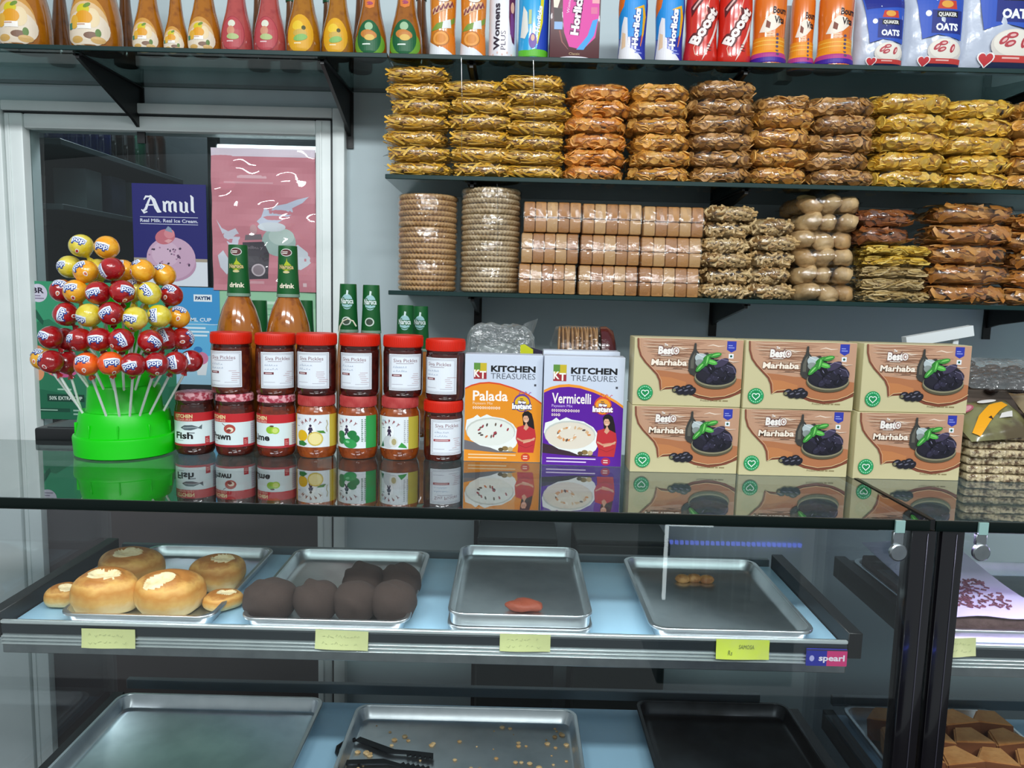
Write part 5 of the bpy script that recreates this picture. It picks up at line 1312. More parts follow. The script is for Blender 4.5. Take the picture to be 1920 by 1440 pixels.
    if kind == 'puff':
        n_ = 3; cw = W * 0.94 / n_
        for i in range(n_):
            for j in range(2):
                x = -W * 0.47 + cw * (i + 0.5) + r.uniform(-0.003, 0.003); rot = Matrix.Rotation(r.uniform(-0.5, 0.5), 4, 'Z') @ Matrix.Rotation(r.uniform(-0.25, 0.25), 4, 'Y') @ Matrix.Rotation(r.uniform(-0.5, 0.5), 4, 'X')
                T = Matrix.Translation((x, -D * 0.27 + j * D * 0.5, H * 0.5)) @ rot
                fw = cw * r.uniform(0.38, 0.50)
                b.ball((0, 0, 0), 1, 1, 1, 16, 10, mi=r.choice([0, 1]), fn=lambda q: sup(q, fw, D * 0.22, H * 0.47, 2.9) + mnoise.noise_vector(q * 1.6 + Vector((i * 7, j * 5, seed))) * 0.005, T=T)
    return b.mesh('snack_pieces', cols, 75 if kind == 'puff' else 40)
def film_mesh(W, D, H, seed, M):
    r = random.Random(seed); ph = [r.uniform(0, 6.28) for _ in range(5)]; b = MB()
    def fn(q):
        p = sup(q, W / 2 * 1.02, D / 2, H / 2 * 1.05, 4.4)
        w = 0.022 * (math.sin(60 * p.x + 40 * p.z + ph[0]) + math.sin(95 * p.z - 50 * p.x + 30 * p.y + ph[1]) + math.sin(130 * p.x + ph[2] + 60 * p.y))
        return Vector((p.x * (1 + w * 0.5), p.y * (1 + w * 0.7), p.z * (1 + w)))
    b.ball((0, 0, H / 2), 1, 1, 1, 34, 18, fn=fn)
    for s in (-1, 1):
        n = 8; vs = []
        for k in range(n + 1):
            v = -1 + 2 * k / n
            vs.append((s * W / 2 * 0.90, v * D * 0.26, H / 2 + 0.004 * math.sin(3 * v + ph[3])))
            vs.append((s * (W / 2 + 0.006 + 0.004 * math.sin(5 * v + ph[4] * s)), v * D * 0.36, H / 2 + 0.010 * math.sin(2.3 * v + ph[3] * s)))
        b.add(vs, [(2 * k, 2 * k + 2, 2 * k + 3, 2 * k + 1) for k in range(n)])
    return b.mesh('bag_film', M, 70, fixn=False)
FILM2 = sheet('snack_bag_film', (0.97, 0.97, 0.96), 1.45, 0.06, 0.10, (70, 0.75, 0.004))
def shades(nm, *cs): return [mat(f'{nm}_{i}', c, 0.45, spec=0.5, noise=(70, cs[(i + 1) % 3], 0.5, 0.4, 0.7)) for i, c in enumerate(cs)]
C_YEL = shades('banana_strip', '#d9a226', '#edc352', '#a6721c')
C_ORG = shades('orange_chip', '#de8c2c', '#efae58', '#b86a1c')
C_TAN = shades('amber_chip', '#d89636', '#eab55e', '#a66a24')
C_BRN = shades('brown_chip', '#bb8440', '#d3a364', '#805222')
C_GLD = shades('golden_chip', '#e0ac2a', '#efc856', '#ba8420')
C_NUT = shades('nut_curl', '#c4a06a', '#dcc08e', '#8f6a3e')
C_PUF = shades('pale_puff', '#b8905e', '#cbab7c', '#9a7446')
C_DRK = shades('dark_snack', '#85471f', '#a3622e', '#5a2e14')
C_STK = shades('tan_stick', '#b7995f', '#d2b985', '#8c6f40')
C_RED = shades('rust_snack', '#b8742c', '#d0944a', '#875020')
C_LEM = shades('lemon_bit', '#d2a530', '#e6c660', '#a88022')
_bag = {}
def stack(px0, px1, pyt, pyb, n, kind, cols, what, where, zs, shelfz, seed, D=0.17, z0=0.0, group='snack bags', dy=0.0):
    Yf = SHELF_Y + 0.012 + dy; pm = (pyt + pyb) / 2
    x0, x1 = ax(px0, pm, Yf + 0.03), ax(px1, pm, Yf + 0.03); W = x1 - x0
    Ht = az((px0 + px1) / 2, pyt, Yf + 0.04) - (shelfz + z0); H = Ht / n
    r = random.Random(seed)
    key = (kind, cols[0].name, round(W, 2))
    if key not in _bag:
        _bag[key] = ([chips_mesh(kind, W, D, H * 1.0, seed + i, cols) for i in range(3)], [film_mesh(W, D, H * 1.04, seed + i + 50, FILM2) for i in range(3)], W, H)
    cm, fm, W0, H0 = _bag[key]
    nm = [('bottom' if k == 0 else 'topmost' if k == n - 1 else ordn(k) + ' from bottom') for k in range(n)]
    for k in range(n):
        rz = R(r.uniform(-5, 5)); 
        t = thing('snack_bag', f'{what}, {nm[k]}, {where}', 'snack bag', ((x0 + x1) / 2 + r.uniform(-0.006, 0.006), Yf + D / 2 + r.uniform(0, 0.008), shelfz + z0 + 0.0008 + k * H), (0, 0, rz), group)
        sc = (W / W0 * r.uniform(0.99, 1.05), 1, H / H0 * 0.955)
        v = (k + seed) % 3
        o = obj('snack_pieces', cm[v], t, scale=sc); o['kind'] = 'stuff'
        obj('film', fm[(k * 2 + seed) % 3], t, scale=sc)
G = 'snack bags on the middle shelf'
stack(727, 843, 128, 328, 7, 'strip', C_YEL, 'clear bag of yellow banana strips', 'first stack of the middle shelf', 0, Z_MID, 1, group=G)
stack(842, 957, 154, 330, 6, 'strip', C_YEL, 'clear bag of yellow banana strips', 'second stack of the middle shelf', 0, Z_MID, 2, group=G)
stack(948, 1061, 143, 334, 7, 'strip', C_YEL, 'clear bag of yellow banana strips', 'third stack of the middle shelf', 0, Z_MID, 3, group=G)
stack(1066, 1176, 161, 338, 6, 'disc', C_ORG, 'clear bag of orange chips', 'fourth stack of the middle shelf', 0, Z_MID, 4, group=G)
stack(1184, 1292, 161, 342, 6, 'disc', C_TAN, 'clear bag of amber chips', 'fifth stack of the middle shelf', 0, Z_MID, 5, group=G)
stack(1294, 1412, 154, 345, 6, 'ring', C_BRN, 'clear bag of brown round chips', 'sixth stack of the middle shelf', 0, Z_MID, 6, group=G)
stack(1412, 1520, 206, 347, 4, 'ring', C_TAN, 'clear bag of amber ringed chips', 'seventh stack of the middle shelf', 0, Z_MID, 7, group=G)
stack(1520, 1638, 186, 348, 5, 'ring', C_BRN, 'clear bag of brown round chips', 'eighth stack of the middle shelf', 0, Z_MID, 8, group=G)
stack(1644, 1778, 178, 352, 5, 'disc', C_GLD, 'clear bag of golden round chips', 'ninth stack of the middle shelf', 0, Z_MID, 9, group=G)
stack(1772, 1898, 190, 355, 5, 'disc', C_GLD, 'clear bag of golden round chips', 'tenth stack of the middle shelf', 0, Z_MID, 10, group=G)
stack(1896, 2010, 190, 357, 5, 'disc', C_TAN, 'clear bag of amber chips', 'last stack of the middle shelf', 0, Z_MID, 11, group=G)
stack(1420, 1520, 184, 206, 1, 'ring', C_BRN, 'clear bag of dark round chips', 'alone on the seventh stack of the middle shelf', 0, Z_MID, 13, D=0.12, z0=az(1466, 206, SHELF_Y + 0.05) - Z_MID, group=G, dy=0.05)
G = 'snack bags on the lowest shelf'
stack(1314, 1408, 388, 556, 6, 'curl', C_NUT, 'clear bag of small tan curls', 'stack next to the rusk packs', 0, Z_LOW, 21, group=G)
stack(1404, 1488, 411, 560, 5, 'curl', C_NUT, 'clear bag of small tan curls', 'stack before the pale puffs', 0, Z_LOW, 22, group=G)
stack(1490, 1606, 368, 562, 6, 'puff', C_PUF, 'clear bag of large pale puffs', 'puff stack of the lowest shelf', 0, Z_LOW, 23, group=G)
stack(1612, 1736, 500, 566, 3, 'thin', C_STK, 'clear bag of thin tan sticks', 'short stack under the lemon yellow bags', 0, Z_LOW, 24, group=G)
zz1 = az(1674, 500, SHELF_Y + 0.05) - Z_LOW; zz2 = az(1674, 461, SHELF_Y + 0.05) - Z_LOW
stack(1612, 1742, 461, 500, 2, 'thin', C_LEM, 'clear bag of lemon yellow bits', 'pair above the thin tan sticks', 0, Z_LOW, 25, z0=zz1, group=G)
stack(1610, 1702, 393, 461, 2, 'flake', C_DRK, 'clear bag of dark brown fried pieces', 'pair above the lemon yellow bags', 0, Z_LOW, 26, z0=zz2, group=G)
stack(1742, 1896, 382, 571, 5, 'flake', C_RED, 'clear bag of rust brown fried ribbons', 'large stack near the shelf end', 0, Z_LOW, 27, group=G)
stack(1898, 2030, 400, 573, 5, 'flake', C_RED, 'clear bag of rust brown fried ribbons', 'stack at the picture edge', 0, Z_LOW, 28, group=G)

# ------------------------------------------------------------------ round braided crackers
def braid_disc(rad, th):
    b = MB(); n = 176; prof = [(0.0, 0.35), (0.55, 0.32), (0.74, 0.30), (0.88, 0.50), (0.97, 0.30), (1.0, 0.0), (0.97, -0.30), (0.88, -0.50), (0.74, -0.30), (0.0, -0.35)]
    vs = []; fs = []
    for j, (r_, z) in enumerate(prof):
        for k in range(n):
            a = 2 * math.pi * k / n; s = math.sin(44 * a + (z * 7))
            rim = 1.0 if r_ > 0.8 else 0.0
            rr = rad * r_ * (1 + 0.012 * s * rim); zz = th * (0.5 + z * (0.98 + 0.10 * s * rim)) + th * 0.05 * rim * math.sin(44 * a + 1.2)
            vs.append((rr * math.cos(a), rr * math.sin(a), zz))
    for j in range(len(prof) - 1): fs += [(j * n + k, j * n + (k + 1) % n, (j + 1) * n + (k + 1) % n, (j + 1) * n + k) for k in range(n)]
    b.add(vs, fs)
    return b
M_br = [mat('braided_cracker_a', '#c9a272', 0.55, noise=(40, '#a67c4c', 0.8, 0.42, 0.65)), mat('braided_cracker_b', '#cbb592', 0.55, noise=(40, '#a68c66', 0.8, 0.42, 0.65))]
for si, (pa, pb, pyt, pyb, packs, per, what) in enumerate(((744, 854, 366, 541, 3, 6, 'tan braided crackers'), (864, 974, 354, 544, 4, 5, 'pale braided crackers'))):
    Yc = SHELF_Y + 0.082
    x0, x1 = ax(pa, 450, SHELF_Y + 0.05), ax(pb, 450, SHELF_Y + 0.05); rad = (x1 - x0) / 2 * 1.0
    Ht = az((pa + pb) / 2, pyt, Yc - 0.03) - Z_LOW; th = Ht / (packs * per)
    me = braid_disc(rad, th * 1.02).mesh('braided_cracker', M_br[si], 50)
    b = MB(); hp = th * per
    b.lathe([(rad * 0.55, 0.0003), (rad * 1.02, 0.0008), (rad * 1.045, 0.004), (rad * 1.04, hp * 0.5), (rad * 1.045, hp - 0.004), (rad * 1.01, hp - 0.0006), (rad * 0.5, hp - 0.0002)], 44, cap=False)
    b.v = [(x * (1 + 0.012 * math.sin(40 * z * 30 + 9 * math.atan2(y, x))), y * (1 + 0.012 * math.sin(7 * math.atan2(y, x) + 900 * z)), z) for x, y, z in b.v]
    fm = b.mesh('pack_film', FILM2, 70)
    for k in range(packs):
        t = thing('cracker_pack', f'round pack of {what}, {["bottom", "second from the bottom", "third from the bottom", "topmost"][k] if k < packs - 1 else "topmost"} of its tower', 'crackers', ((x0 + x1) / 2, Yc, Z_LOW + 0.0008 + k * hp), (0, 0, R(40 * k)), 'round cracker packs')
        for j in range(per):
            obj('cracker', me, t, (0.001 * math.sin(j * 5 + k), 0.001 * math.cos(j * 3), j * th), (R(0.6 * math.sin(j * 2 + k)), 0, R(j * 17)))
        obj('film', fm, t)
# ------------------------------------------------------------------ rusk packs
M_rk = [mat('rusk_%d' % i, c, 0.5, noise=(18, c2, 0.6, 0.4, 0.7)) for i, (c, c2) in enumerate((('#b9854e', '#a26c38'), ('#c39864', '#ab7e48'), ('#ad7744', '#8e5a2a')))]
_rk = {}
for ci, (pa, pb) in enumerate(((979, 1086), (1090, 1200), (1204, 1316))):
    Yf = SHELF_Y + 0.014
    x0, x1 = ax(pa, 470, Yf), ax(pb, 470, Yf); W = x1 - x0
    H = (az((pa + pb) / 2, (379, 383, 388)[ci], Yf + 0.02) - Z_LOW) / 3
    bw = W / 5
    for k in range(3):
        t = thing('rusk_pack', f'clear pack of square rusks, {("bottom", "middle", "top")[k]} of the {("first", "second", "third")[ci]} rusk column', 'rusk', ((x0 + x1) / 2 + (-0.006 + 0.004 * k) * (0.5 if ci else 1), Yf, Z_LOW + 0.0006 + k * H), (0, 0, 0), 'rusk packs on the lowest shelf')
        for i in range(5):
            for j in range(2):
                hz = H * (0.46 if j == 0 else 0.50)
                key = (j, (i + k + ci) % 3, ci)
                if key not in _rk:
                    b = MB(); b.rbox(-bw * 0.485, bw * 0.485, 0, 0.10, 0, hz, 0.0035, 2)
                    b.v = [(x, y + (0.006 * (z / hz) ** 2 if j == 1 else 0.0) + 0.0015 * math.cos(x / bw * 6), z) for x, y, z in b.v]
                    _rk[key] = b.mesh('rusk', M_rk[key[1]], 40)
                obj('rusk', _rk[key], t, (-W / 2 + bw * (i + 0.5), 0.001 * ((i * 3 + j + k) % 3), j * H * 0.47))
        key = ('film', ci)
        if key not in _rk:
            b = MB(); n = 30; vs = []; fs = []
            prof = [(0.10, 0.0002), (0.004, 0.0004), (-0.0012, 0.004), (-0.0015, H * 0.45), (-0.0002, H * 0.55), (0.004, H * 0.93), (0.012, H * 0.985), (0.10, H * 0.988)]
            for i in range(n + 1):
                u = i / n
                for y, z in prof: vs.append((-W / 2 - 0.001 + (W + 0.002) * u, y + 0.0007 * math.sin(u * 40 + z * 300), z + 0.0004 * math.sin(u * 57 + y * 90)))
            m_ = len(prof)
            fs = [(i * m_ + j, (i + 1) * m_ + j, (i + 1) * m_ + j + 1, i * m_ + j + 1) for i in range(n) for j in range(m_ - 1)]
            b.add(vs, fs); _rk[key] = b.mesh('rusk_film', FILM2, 60, fixn=False)
        obj('film', _rk[key], t)

# ------------------------------------------------------------------ top shelf: squash bottles
TY = SHELF_Y + 0.055
def sx(px0, px1, Y=None):
    Y = Y or TY; a, c = ax(px0, 60, Y - 0.02), ax(px1, 60, Y - 0.02); return (a + c) / 2, c - a
def liquid(nm, c, c2): return mat('squash_' + nm, c, 0.14, spec=0.6, coat=0.8, noise=(60, c2, 0.7, 0.5, 0.7))
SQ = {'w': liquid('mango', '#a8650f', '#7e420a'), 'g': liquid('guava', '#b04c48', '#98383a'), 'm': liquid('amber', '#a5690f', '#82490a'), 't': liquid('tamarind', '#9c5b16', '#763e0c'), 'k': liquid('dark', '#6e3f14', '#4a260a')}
def squash_art(kind, s):
    p = Print()
    if kind == 'w':
        p.oval(0, 0.034 * s, 0.033 * s, 0.040 * s, '#c98f3c', 28); p.oval(0, 0.030 * s, 0.034 * s, 0.034 * s, '#dcb98a', 28); p.oval(0, 0.024 * s, 0.036 * s, 0.026 * s, '#e2d2bc', 26); p.oval(0.012 * s, 0.040 * s, 0.010 * s, 0.014 * s, '#e6cfa4')
        p.oval(-0.002 * s, 0.052 * s, 0.010 * s, 0.008 * s, '#d0c020'); p.oval(0.004 * s, 0.058 * s, 0.006 * s, 0.003 * s, '#6a8a2c', 12, 30); p.oval(-0.001 * s, 0.040 * s, 0.013 * s, 0.010 * s, '#e09a18'); p.oval(-0.016 * s, 0.034 * s, 0.008 * s, 0.010 * s, '#e0ac3c'); p.rect(-0.010 * s, 0.024 * s, 0.020 * s, 0.008 * s, '#f2ece4'); p.lines(-0.010 * s, 0.029 * s, 0.018 * s, 1, 0.003, 0.002 * s, '#c9a088')
        p.rect(-0.028 * s, 0.024 * s, 0.008 * s, 0.009 * s, '#2c7f68'); p.oval(0.010 * s, 0.015 * s, 0.011 * s, 0.005 * s, '#7c5a46'); p.oval(0.019 * s, 0.019 * s, 0.004 * s, 0.006 * s, '#5a7a30'); p.oval(-0.012 * s, 0.009 * s, 0.010 * s, 0.005 * s, '#cfa45a'); p.oval(0.019 * s, 0.009 * s, 0.010 * s, 0.005 * s, '#d0a868')
    elif kind == 'g':
        p.oval(0, 0.037 * s, 0.026 * s, 0.034 * s, '#9c2f3c', 26); p.oval(0, 0.037 * s, 0.0245 * s, 0.0325 * s, '#b5464c', 26); p.oval(-0.001 * s, 0.056 * s, 0.008 * s, 0.007 * s, '#d8d8c4'); p.oval(-0.002 * s, 0.042 * s, 0.008 * s, 0.009 * s, '#c9886a'); p.oval(0.002 * s, 0.030 * s, 0.012 * s, 0.006 * s, '#a9b878'); p.lines(-0.010 * s, 0.020 * s, 0.020 * s, 1, 0.003, 0.002 * s, '#e4c8c8')
    elif kind == 'm':
        p.oval(0, 0.036 * s, 0.027 * s, 0.035 * s, '#dca21a', 26); p.oval(-0.004 * s, 0.050 * s, 0.011 * s, 0.009 * s, '#e6c030'); p.oval(0.008 * s, 0.046 * s, 0.004 * s, 0.004 * s, '#4c4a1c'); p.oval(0.001 * s, 0.036 * s, 0.013 * s, 0.007 * s, '#c9a444'); p.oval(0.002 * s, 0.028 * s, 0.013 * s, 0.006 * s, '#7fb05a', 16, 12); p.lines(-0.010 * s, 0.017 * s, 0.020 * s, 1, 0.003, 0.002 * s, '#f2dcae')
    elif kind == 't':
        p.oval(0, 0.024 * s, 0.037 * s, 0.024 * s, '#6aa030', 24); p.oval(0, 0.036 * s, 0.026 * s, 0.033 * s, '#145c34', 26); p.oval(0, 0.056 * s, 0.009 * s, 0.008 * s, '#9cbc94'); p.oval(0.000, 0.040 * s, 0.017 * s, 0.009 * s, '#c27a30', 18, -8); p.oval(0.002 * s, 0.034 * s, 0.010 * s, 0.006 * s, '#d8b050'); p.lines(-0.012 * s, 0.020 * s, 0.024 * s, 1, 0.003, 0.0024 * s, '#dfe8dc')
    return p
_sq = {}
def squash(px0, px1, kind, label, Y=None, back=False):
    x, w = sx(px0, px1, Y); s = w / 0.072; r0 = w / 2
    t = thing('squash_bottle', label, 'bottle', (x, Y or TY, Z_TOP), group='squash bottles on the top shelf')
    prof = [(r0 * 0.80, 0), (r0 * 0.95, 0.002), (r0, 0.010 * s), (r0, 0.030 * s), (r0 * 0.96, 0.050 * s), (r0 * 0.86, 0.070 * s), (r0 * 0.70, 0.092 * s), (r0 * 0.58, 0.115 * s), (r0 * 0.50, 0.140 * s), (r0 * 0.42, 0.170 * s), (r0 * 0.38, 0.200 * s), (r0 * 0.38, 0.215 * s)]
    key = (kind, round(w, 3), back)
    if key not in _sq:
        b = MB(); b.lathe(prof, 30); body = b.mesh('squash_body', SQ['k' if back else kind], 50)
        b = MB(); b.lathe([(r0 * 0.44, 0.212 * s), (r0 * 0.45, 0.215 * s), (r0 * 0.45, 0.235 * s), (r0 * 0.40, 0.238 * s), (0, 0.238 * s)], 24); cap = b.mesh('squash_cap', mat('green_cap', '#0d5a34', 0.4), 40)
        art = None if back else squash_art(kind, s * (1.0 if kind == 'w' else 1.13)).mesh('squash_label', around(prof, r0), (0.005, 0.006), 0.00015)
        nk = None
        if kind == 't':
            p = Print(); p.poly([(-0.012 * s, 0.124 * s), (0.012 * s, 0.124 * s), (0.009 * s, 0.108 * s), (0, 0.104 * s), (-0.009 * s, 0.108 * s)], '#d8782c'); p.oval(0, 0.116 * s, 0.007 * s, 0.004 * s, '#a03a5c')
            nk = p.mesh('neck_label', around(prof, r0 * 0.55), (0.004, 0), 0.00015)
        _sq[key] = (body, cap, art, nk)
    body, cap, art, nk = _sq[key]
    obj('bottle_body', body, t); obj('cap', cap, t)
    if art: obj('printed_label', art, t)
    if nk and not back: obj('neck_label', nk, t)
pw = [(-6, 84, 'w', 'large mango squash bottle at the far left end of the top shelf'), (128, 218, 'w', 'large mango squash bottle with white label, second from the left'), (243, 300, 'w', 'slim mango squash bottle with white label, first of three'), (301, 346, 'w', 'slim mango squash bottle with white label, second of three'), (347, 408, 'w', 'slim mango squash bottle with white label, next to the pink bottles'),
      (409, 468, 'g', 'pink guava squash bottle nearer the mango bottles'), (471, 531, 'g', 'pink guava squash bottle next to the yellow labelled bottles'), (533, 597, 'm', 'amber squash bottle with yellow label, next to the pink bottles'), (600, 660, 'm', 'amber squash bottle with yellow label, next to the green labelled bottles'),
      (663, 723, 't', 'amber squash bottle with green label, farther from the orange jars'), (728, 790, 't', 'amber squash bottle with green label, nearer the orange jars')]
for i, (a, c, k, lab) in enumerate(pw): squash(a, c, k, lab)
nb = ['behind the two large mango bottles', 'behind the slim mango bottles, leftmost', 'behind the pink bottles, nearer the door corner', 'behind the second pink bottle', 'behind the yellow labelled bottles', 'behind the green labelled bottles, inner', 'at the end behind the green labelled bottles']
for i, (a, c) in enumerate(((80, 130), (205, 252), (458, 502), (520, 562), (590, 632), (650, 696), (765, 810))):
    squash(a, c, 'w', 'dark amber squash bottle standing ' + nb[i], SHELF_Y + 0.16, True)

# ------------------------------------------------------------------ malt drink jars
def turned(name, label, cat, px0, px1, prof_n, M, art, capM=None, sy=1.0, H=0.21, Y=None, group='malt drink jars on the top shelf'):
    x, w = sx(px0, px1, Y); r0 = w / 2; prof = [(a * r0, z) for a, z in prof_n]
    t = thing(name, label, cat, (x, (Y or TY), Z_TOP), group=group)
    b = MB(); b.lathe(prof, 36, sy=sy); obj('jar_body', b.mesh('jar_body_' + name, M, 45), t)
    zt = prof[-1][1]; rt = prof[-1][0]
    b = MB(); b.lathe([(rt * 1.02, zt - 0.004), (rt * 1.06, zt - 0.002), (rt * 1.06, zt + 0.020), (rt, zt + 0.023), (0, zt + 0.023)], 30, sy=sy); obj('cap', b.mesh('jar_cap_' + name, capM or ink('#e8e8ea'), 40), t)
    if art: obj('printed_sleeve', art(r0).mesh('sleeve_' + name, around(prof, r0, sy), (0.005, 0.008), 0.00015), t)
    return t
def orange_art(r):
    p = Print()
    p.poly([(-1.3 * r, 0.004), (1.3 * r, 0.004), (1.3 * r, 0.03), (-0.2 * r, 0.022), (-1.3 * r, 0.040)], '#e2e4ea'); p.poly([(-0.6 * r, 0.034), (1.3 * r, 0.004), (1.3 * r, 0.050), (0.2 * r, 0.058)], '#e07c1c')
    p.oval(-0.1 * r, 0.042, 0.72 * r, 0.017, '#b8702c', 22); p.oval(-0.1 * r, 0.042, 0.62 * r, 0.0145, '#eba04a', 22); p.oval(-0.1 * r, 0.042, 0.42 * r, 0.010, '#d8862c', 18)
    p.poly([(-1.1 * r, 0.060), (-0.4 * r, 0.074), (0.6 * r, 0.080), (1.2 * r, 0.092), (1.2 * r, 0.080), (0.4 * r, 0.066), (-0.5 * r, 0.060)], '#7a9a3a'); p.poly([(0.0, 0.062), (0.8 * r, 0.066), (0.7 * r, 0.084), (0.1 * r, 0.078)], '#e6e8e6')
    p.line([(-0.8 * r, 0.098), (0.0, 0.106), (0.8 * r, 0.116)], 0.014, '#e6b98c')
    for k in range(5): p.line([((-0.75 + 0.34 * k) * r, 0.094 + 0.0035 * k), ((-0.55 + 0.34 * k) * r, 0.106 + 0.0035 * k), ((-0.45 + 0.34 * k) * r, 0.097 + 0.0035 * k)], 0.004, '#7a3448')
    p.oval(0.1 * r, 0.128, 0.5 * r, 0.010, '#f0e6d8')
    return p
WA = [(0.86, 0), (0.98, 0.002), (1.0, 0.010), (0.97, 0.035), (0.92, 0.065), (0.97, 0.10), (1.0, 0.13), (0.94, 0.16), (0.7, 0.18)]
turned('orange_drink_jar', 'orange drink mix jar, farther from the white jar', 'jar', 804, 854, WA, mat('orange_sleeve', '#d8801c', 0.25, coat=0.4), orange_art, ink('#e8842a'))
turned('orange_drink_jar', 'orange drink mix jar, right beside the white jar', 'jar', 862, 911, WA, mat('orange_sleeve', '#d8801c', 0.25, coat=0.4), orange_art, ink('#e8842a'))
ST_ = [(0.90, 0), (0.99, 0.002), (1.0, 0.008), (1.0, 0.15), (0.92, 0.165), (0.8, 0.175)]
def women_art(r):
    p = Print()
    p.text('Womens', -0.22 * r, 0.020, 0.0135, '#2a1a2c', w=0.098, bold=0.035, rot=90); p.text('PLUS', 0.22 * r, 0.020, 0.0105, '#4a3a54', w=0.040, rot=90)
    p.poly([(0.42 * r, 0.150), (0.44 * r, 0.090), (0.55 * r, 0.060), (0.75 * r, 0.038), (0.98 * r, 0.034), (1.0 * r, 0.150)], '#5c1c44'); p.oval(0.72 * r, 0.110, 0.16 * r, 0.012, '#d8a890'); p.poly([(0.55 * r, 0.055), (0.56 * r, 0.095), (0.72 * r, 0.100), (0.9 * r, 0.080), (0.85 * r, 0.045)], '#70387c')
    for k in range(5): p.oval((-0.7 + 0.35 * k) * r, 0.010 + 0.004 * (k % 2), 0.06 * r, 0.0025, '#e0b8ac')
    return p
turned('white_drink_jar', 'white malt drink jar with upright black lettering and plum panel', 'jar', 916, 969, ST_, mat('white_sleeve', '#e6e4ea', 0.25, coat=0.5), women_art, ink('#5c1c44'))
def junior_art(r):
    p = Print()
    p.poly([(-1.3 * r, 0.0), (1.3 * r, 0.0), (1.3 * r, 0.022), (0.3 * r, 0.024), (-0.3 * r, 0.020), (-1.3 * r, 0.024)], '#5fb82c'); p.poly([(0.2 * r, 0.022), (1.3 * r, 0.024), (1.3 * r, 0.15), (0.8 * r, 0.15), (0.55 * r, 0.07)], '#2446b4'); p.line([(0.55 * r, 0.15), (0.50 * r, 0.08), (0.25 * r, 0.034)], [0.008, 0.007, 0.002], '#e0d21c')
    p.text('Horlicks', 0.36 * r, 0.058, 0.0085, '#f2f6fa', w=0.056, bold=0.045, rot=84); p.poly([(-1.0 * r, 0.05), (-0.75 * r, 0.115), (-0.45 * r, 0.10), (-0.35 * r, 0.06), (-0.6 * r, 0.045)], '#e8e6dc'); p.oval(-0.05 * r, 0.040, 0.26 * r, 0.016, '#7a5aa8'); p.oval(-0.05 * r, 0.046, 0.12 * r, 0.007, '#e0b89a'); p.rect(-0.35 * r, 0.075, 0.2 * r, 0.03, '#b8c48a')
    return p
turned('malt_drink_jar', 'light blue malt drink jar with green foot, between white jar and brown box', 'jar', 972, 1029, ST_, mat('sky_sleeve', '#2aa4dc', 0.22, coat=0.5), junior_art, ink('#2446b4'))
# brown and magenta box
x, w = sx(1031, 1124); t = thing('malt_drink_box', 'brown malt drink box with magenta panel on the top shelf', 'box', (x, SHELF_Y + 0.025, Z_TOP), group='malt drink jars on the top shelf')
b = MB(); b.rbox(-w / 2, w / 2, 0, 0.06, 0, 0.19, 0.0015, 2); obj('carton', b.mesh('malt_carton', mat('brown_sleeve', '#542024', 0.35, coat=0.3), 40), t)
p = Print(); hw = w / 2
p.poly([(-0.012, 0.03), (0.018, 0.024), (0.045, 0.05), (0.052, 0.10), (0.05, 0.19), (-0.030, 0.19), (-0.028, 0.10), (-0.024, 0.06)], '#d8359a'); p.poly([(0.004, 0.024), (0.020, 0.024), (0.042, 0.055), (0.050, 0.090), (0.038, 0.086), (0.028, 0.054)], '#2f9adc')
p.poly([(-0.054, 0.19), (-0.030, 0.19), (-0.034, 0.13), (-0.040, 0.110), (-0.048, 0.112)], '#e9ddca'); p.poly([(-0.048, 0.112), (-0.030, 0.110), (-0.028, 0.078), (-0.046, 0.076)], '#4a3c3c'); p.rect(-0.046, 0.066, 0.018, 0.016, '#8fb0dc'); p.line([(-0.034, 0.064), (-0.028, 0.040), (-0.014, 0.024)], [0.004, 0.003, 0.001], '#8a4a44')
p.text('Horlicks', 0.006, 0.054, 0.0155, '#fbf4fa', w=0.098, bold=0.05, rot=84, halo=('#7a1c5c', 0.09)); p.text('Womens', -0.014, 0.100, 0.006, '#f6dcee', w=0.04, rot=84)
p.rect(0.036, 0.122, 0.016, 0.016, '#e8a0a8'); p.rect(0.034, 0.100, 0.014, 0.014, '#d86a94'); p.oval(0.0, 0.004, 0.036, 0.006, '#d8d4da', 24); p.oval(0.0, 0.001, 0.034, 0.006, '#542024', 24); p.text('Classic', 0.0, 0.013, 0.005, '#c9a878', al='c', w=0.024)
p.it = [([(max(-hw + 0.001, min(hw - 0.001, a)), min(max(v, 0.001), 0.189)) for a, v in q[0]], *q[1:]) for q in p.it]
obj('printed_front', p.mesh('malt_box_front', flat(0, -0.0001, 0)), t)
HB = [(0.88, 0), (0.97, 0.002), (0.98, 0.012), (0.94, 0.040), (0.95, 0.065), (1.0, 0.10), (1.03, 0.125), (0.98, 0.15), (0.8, 0.175)]
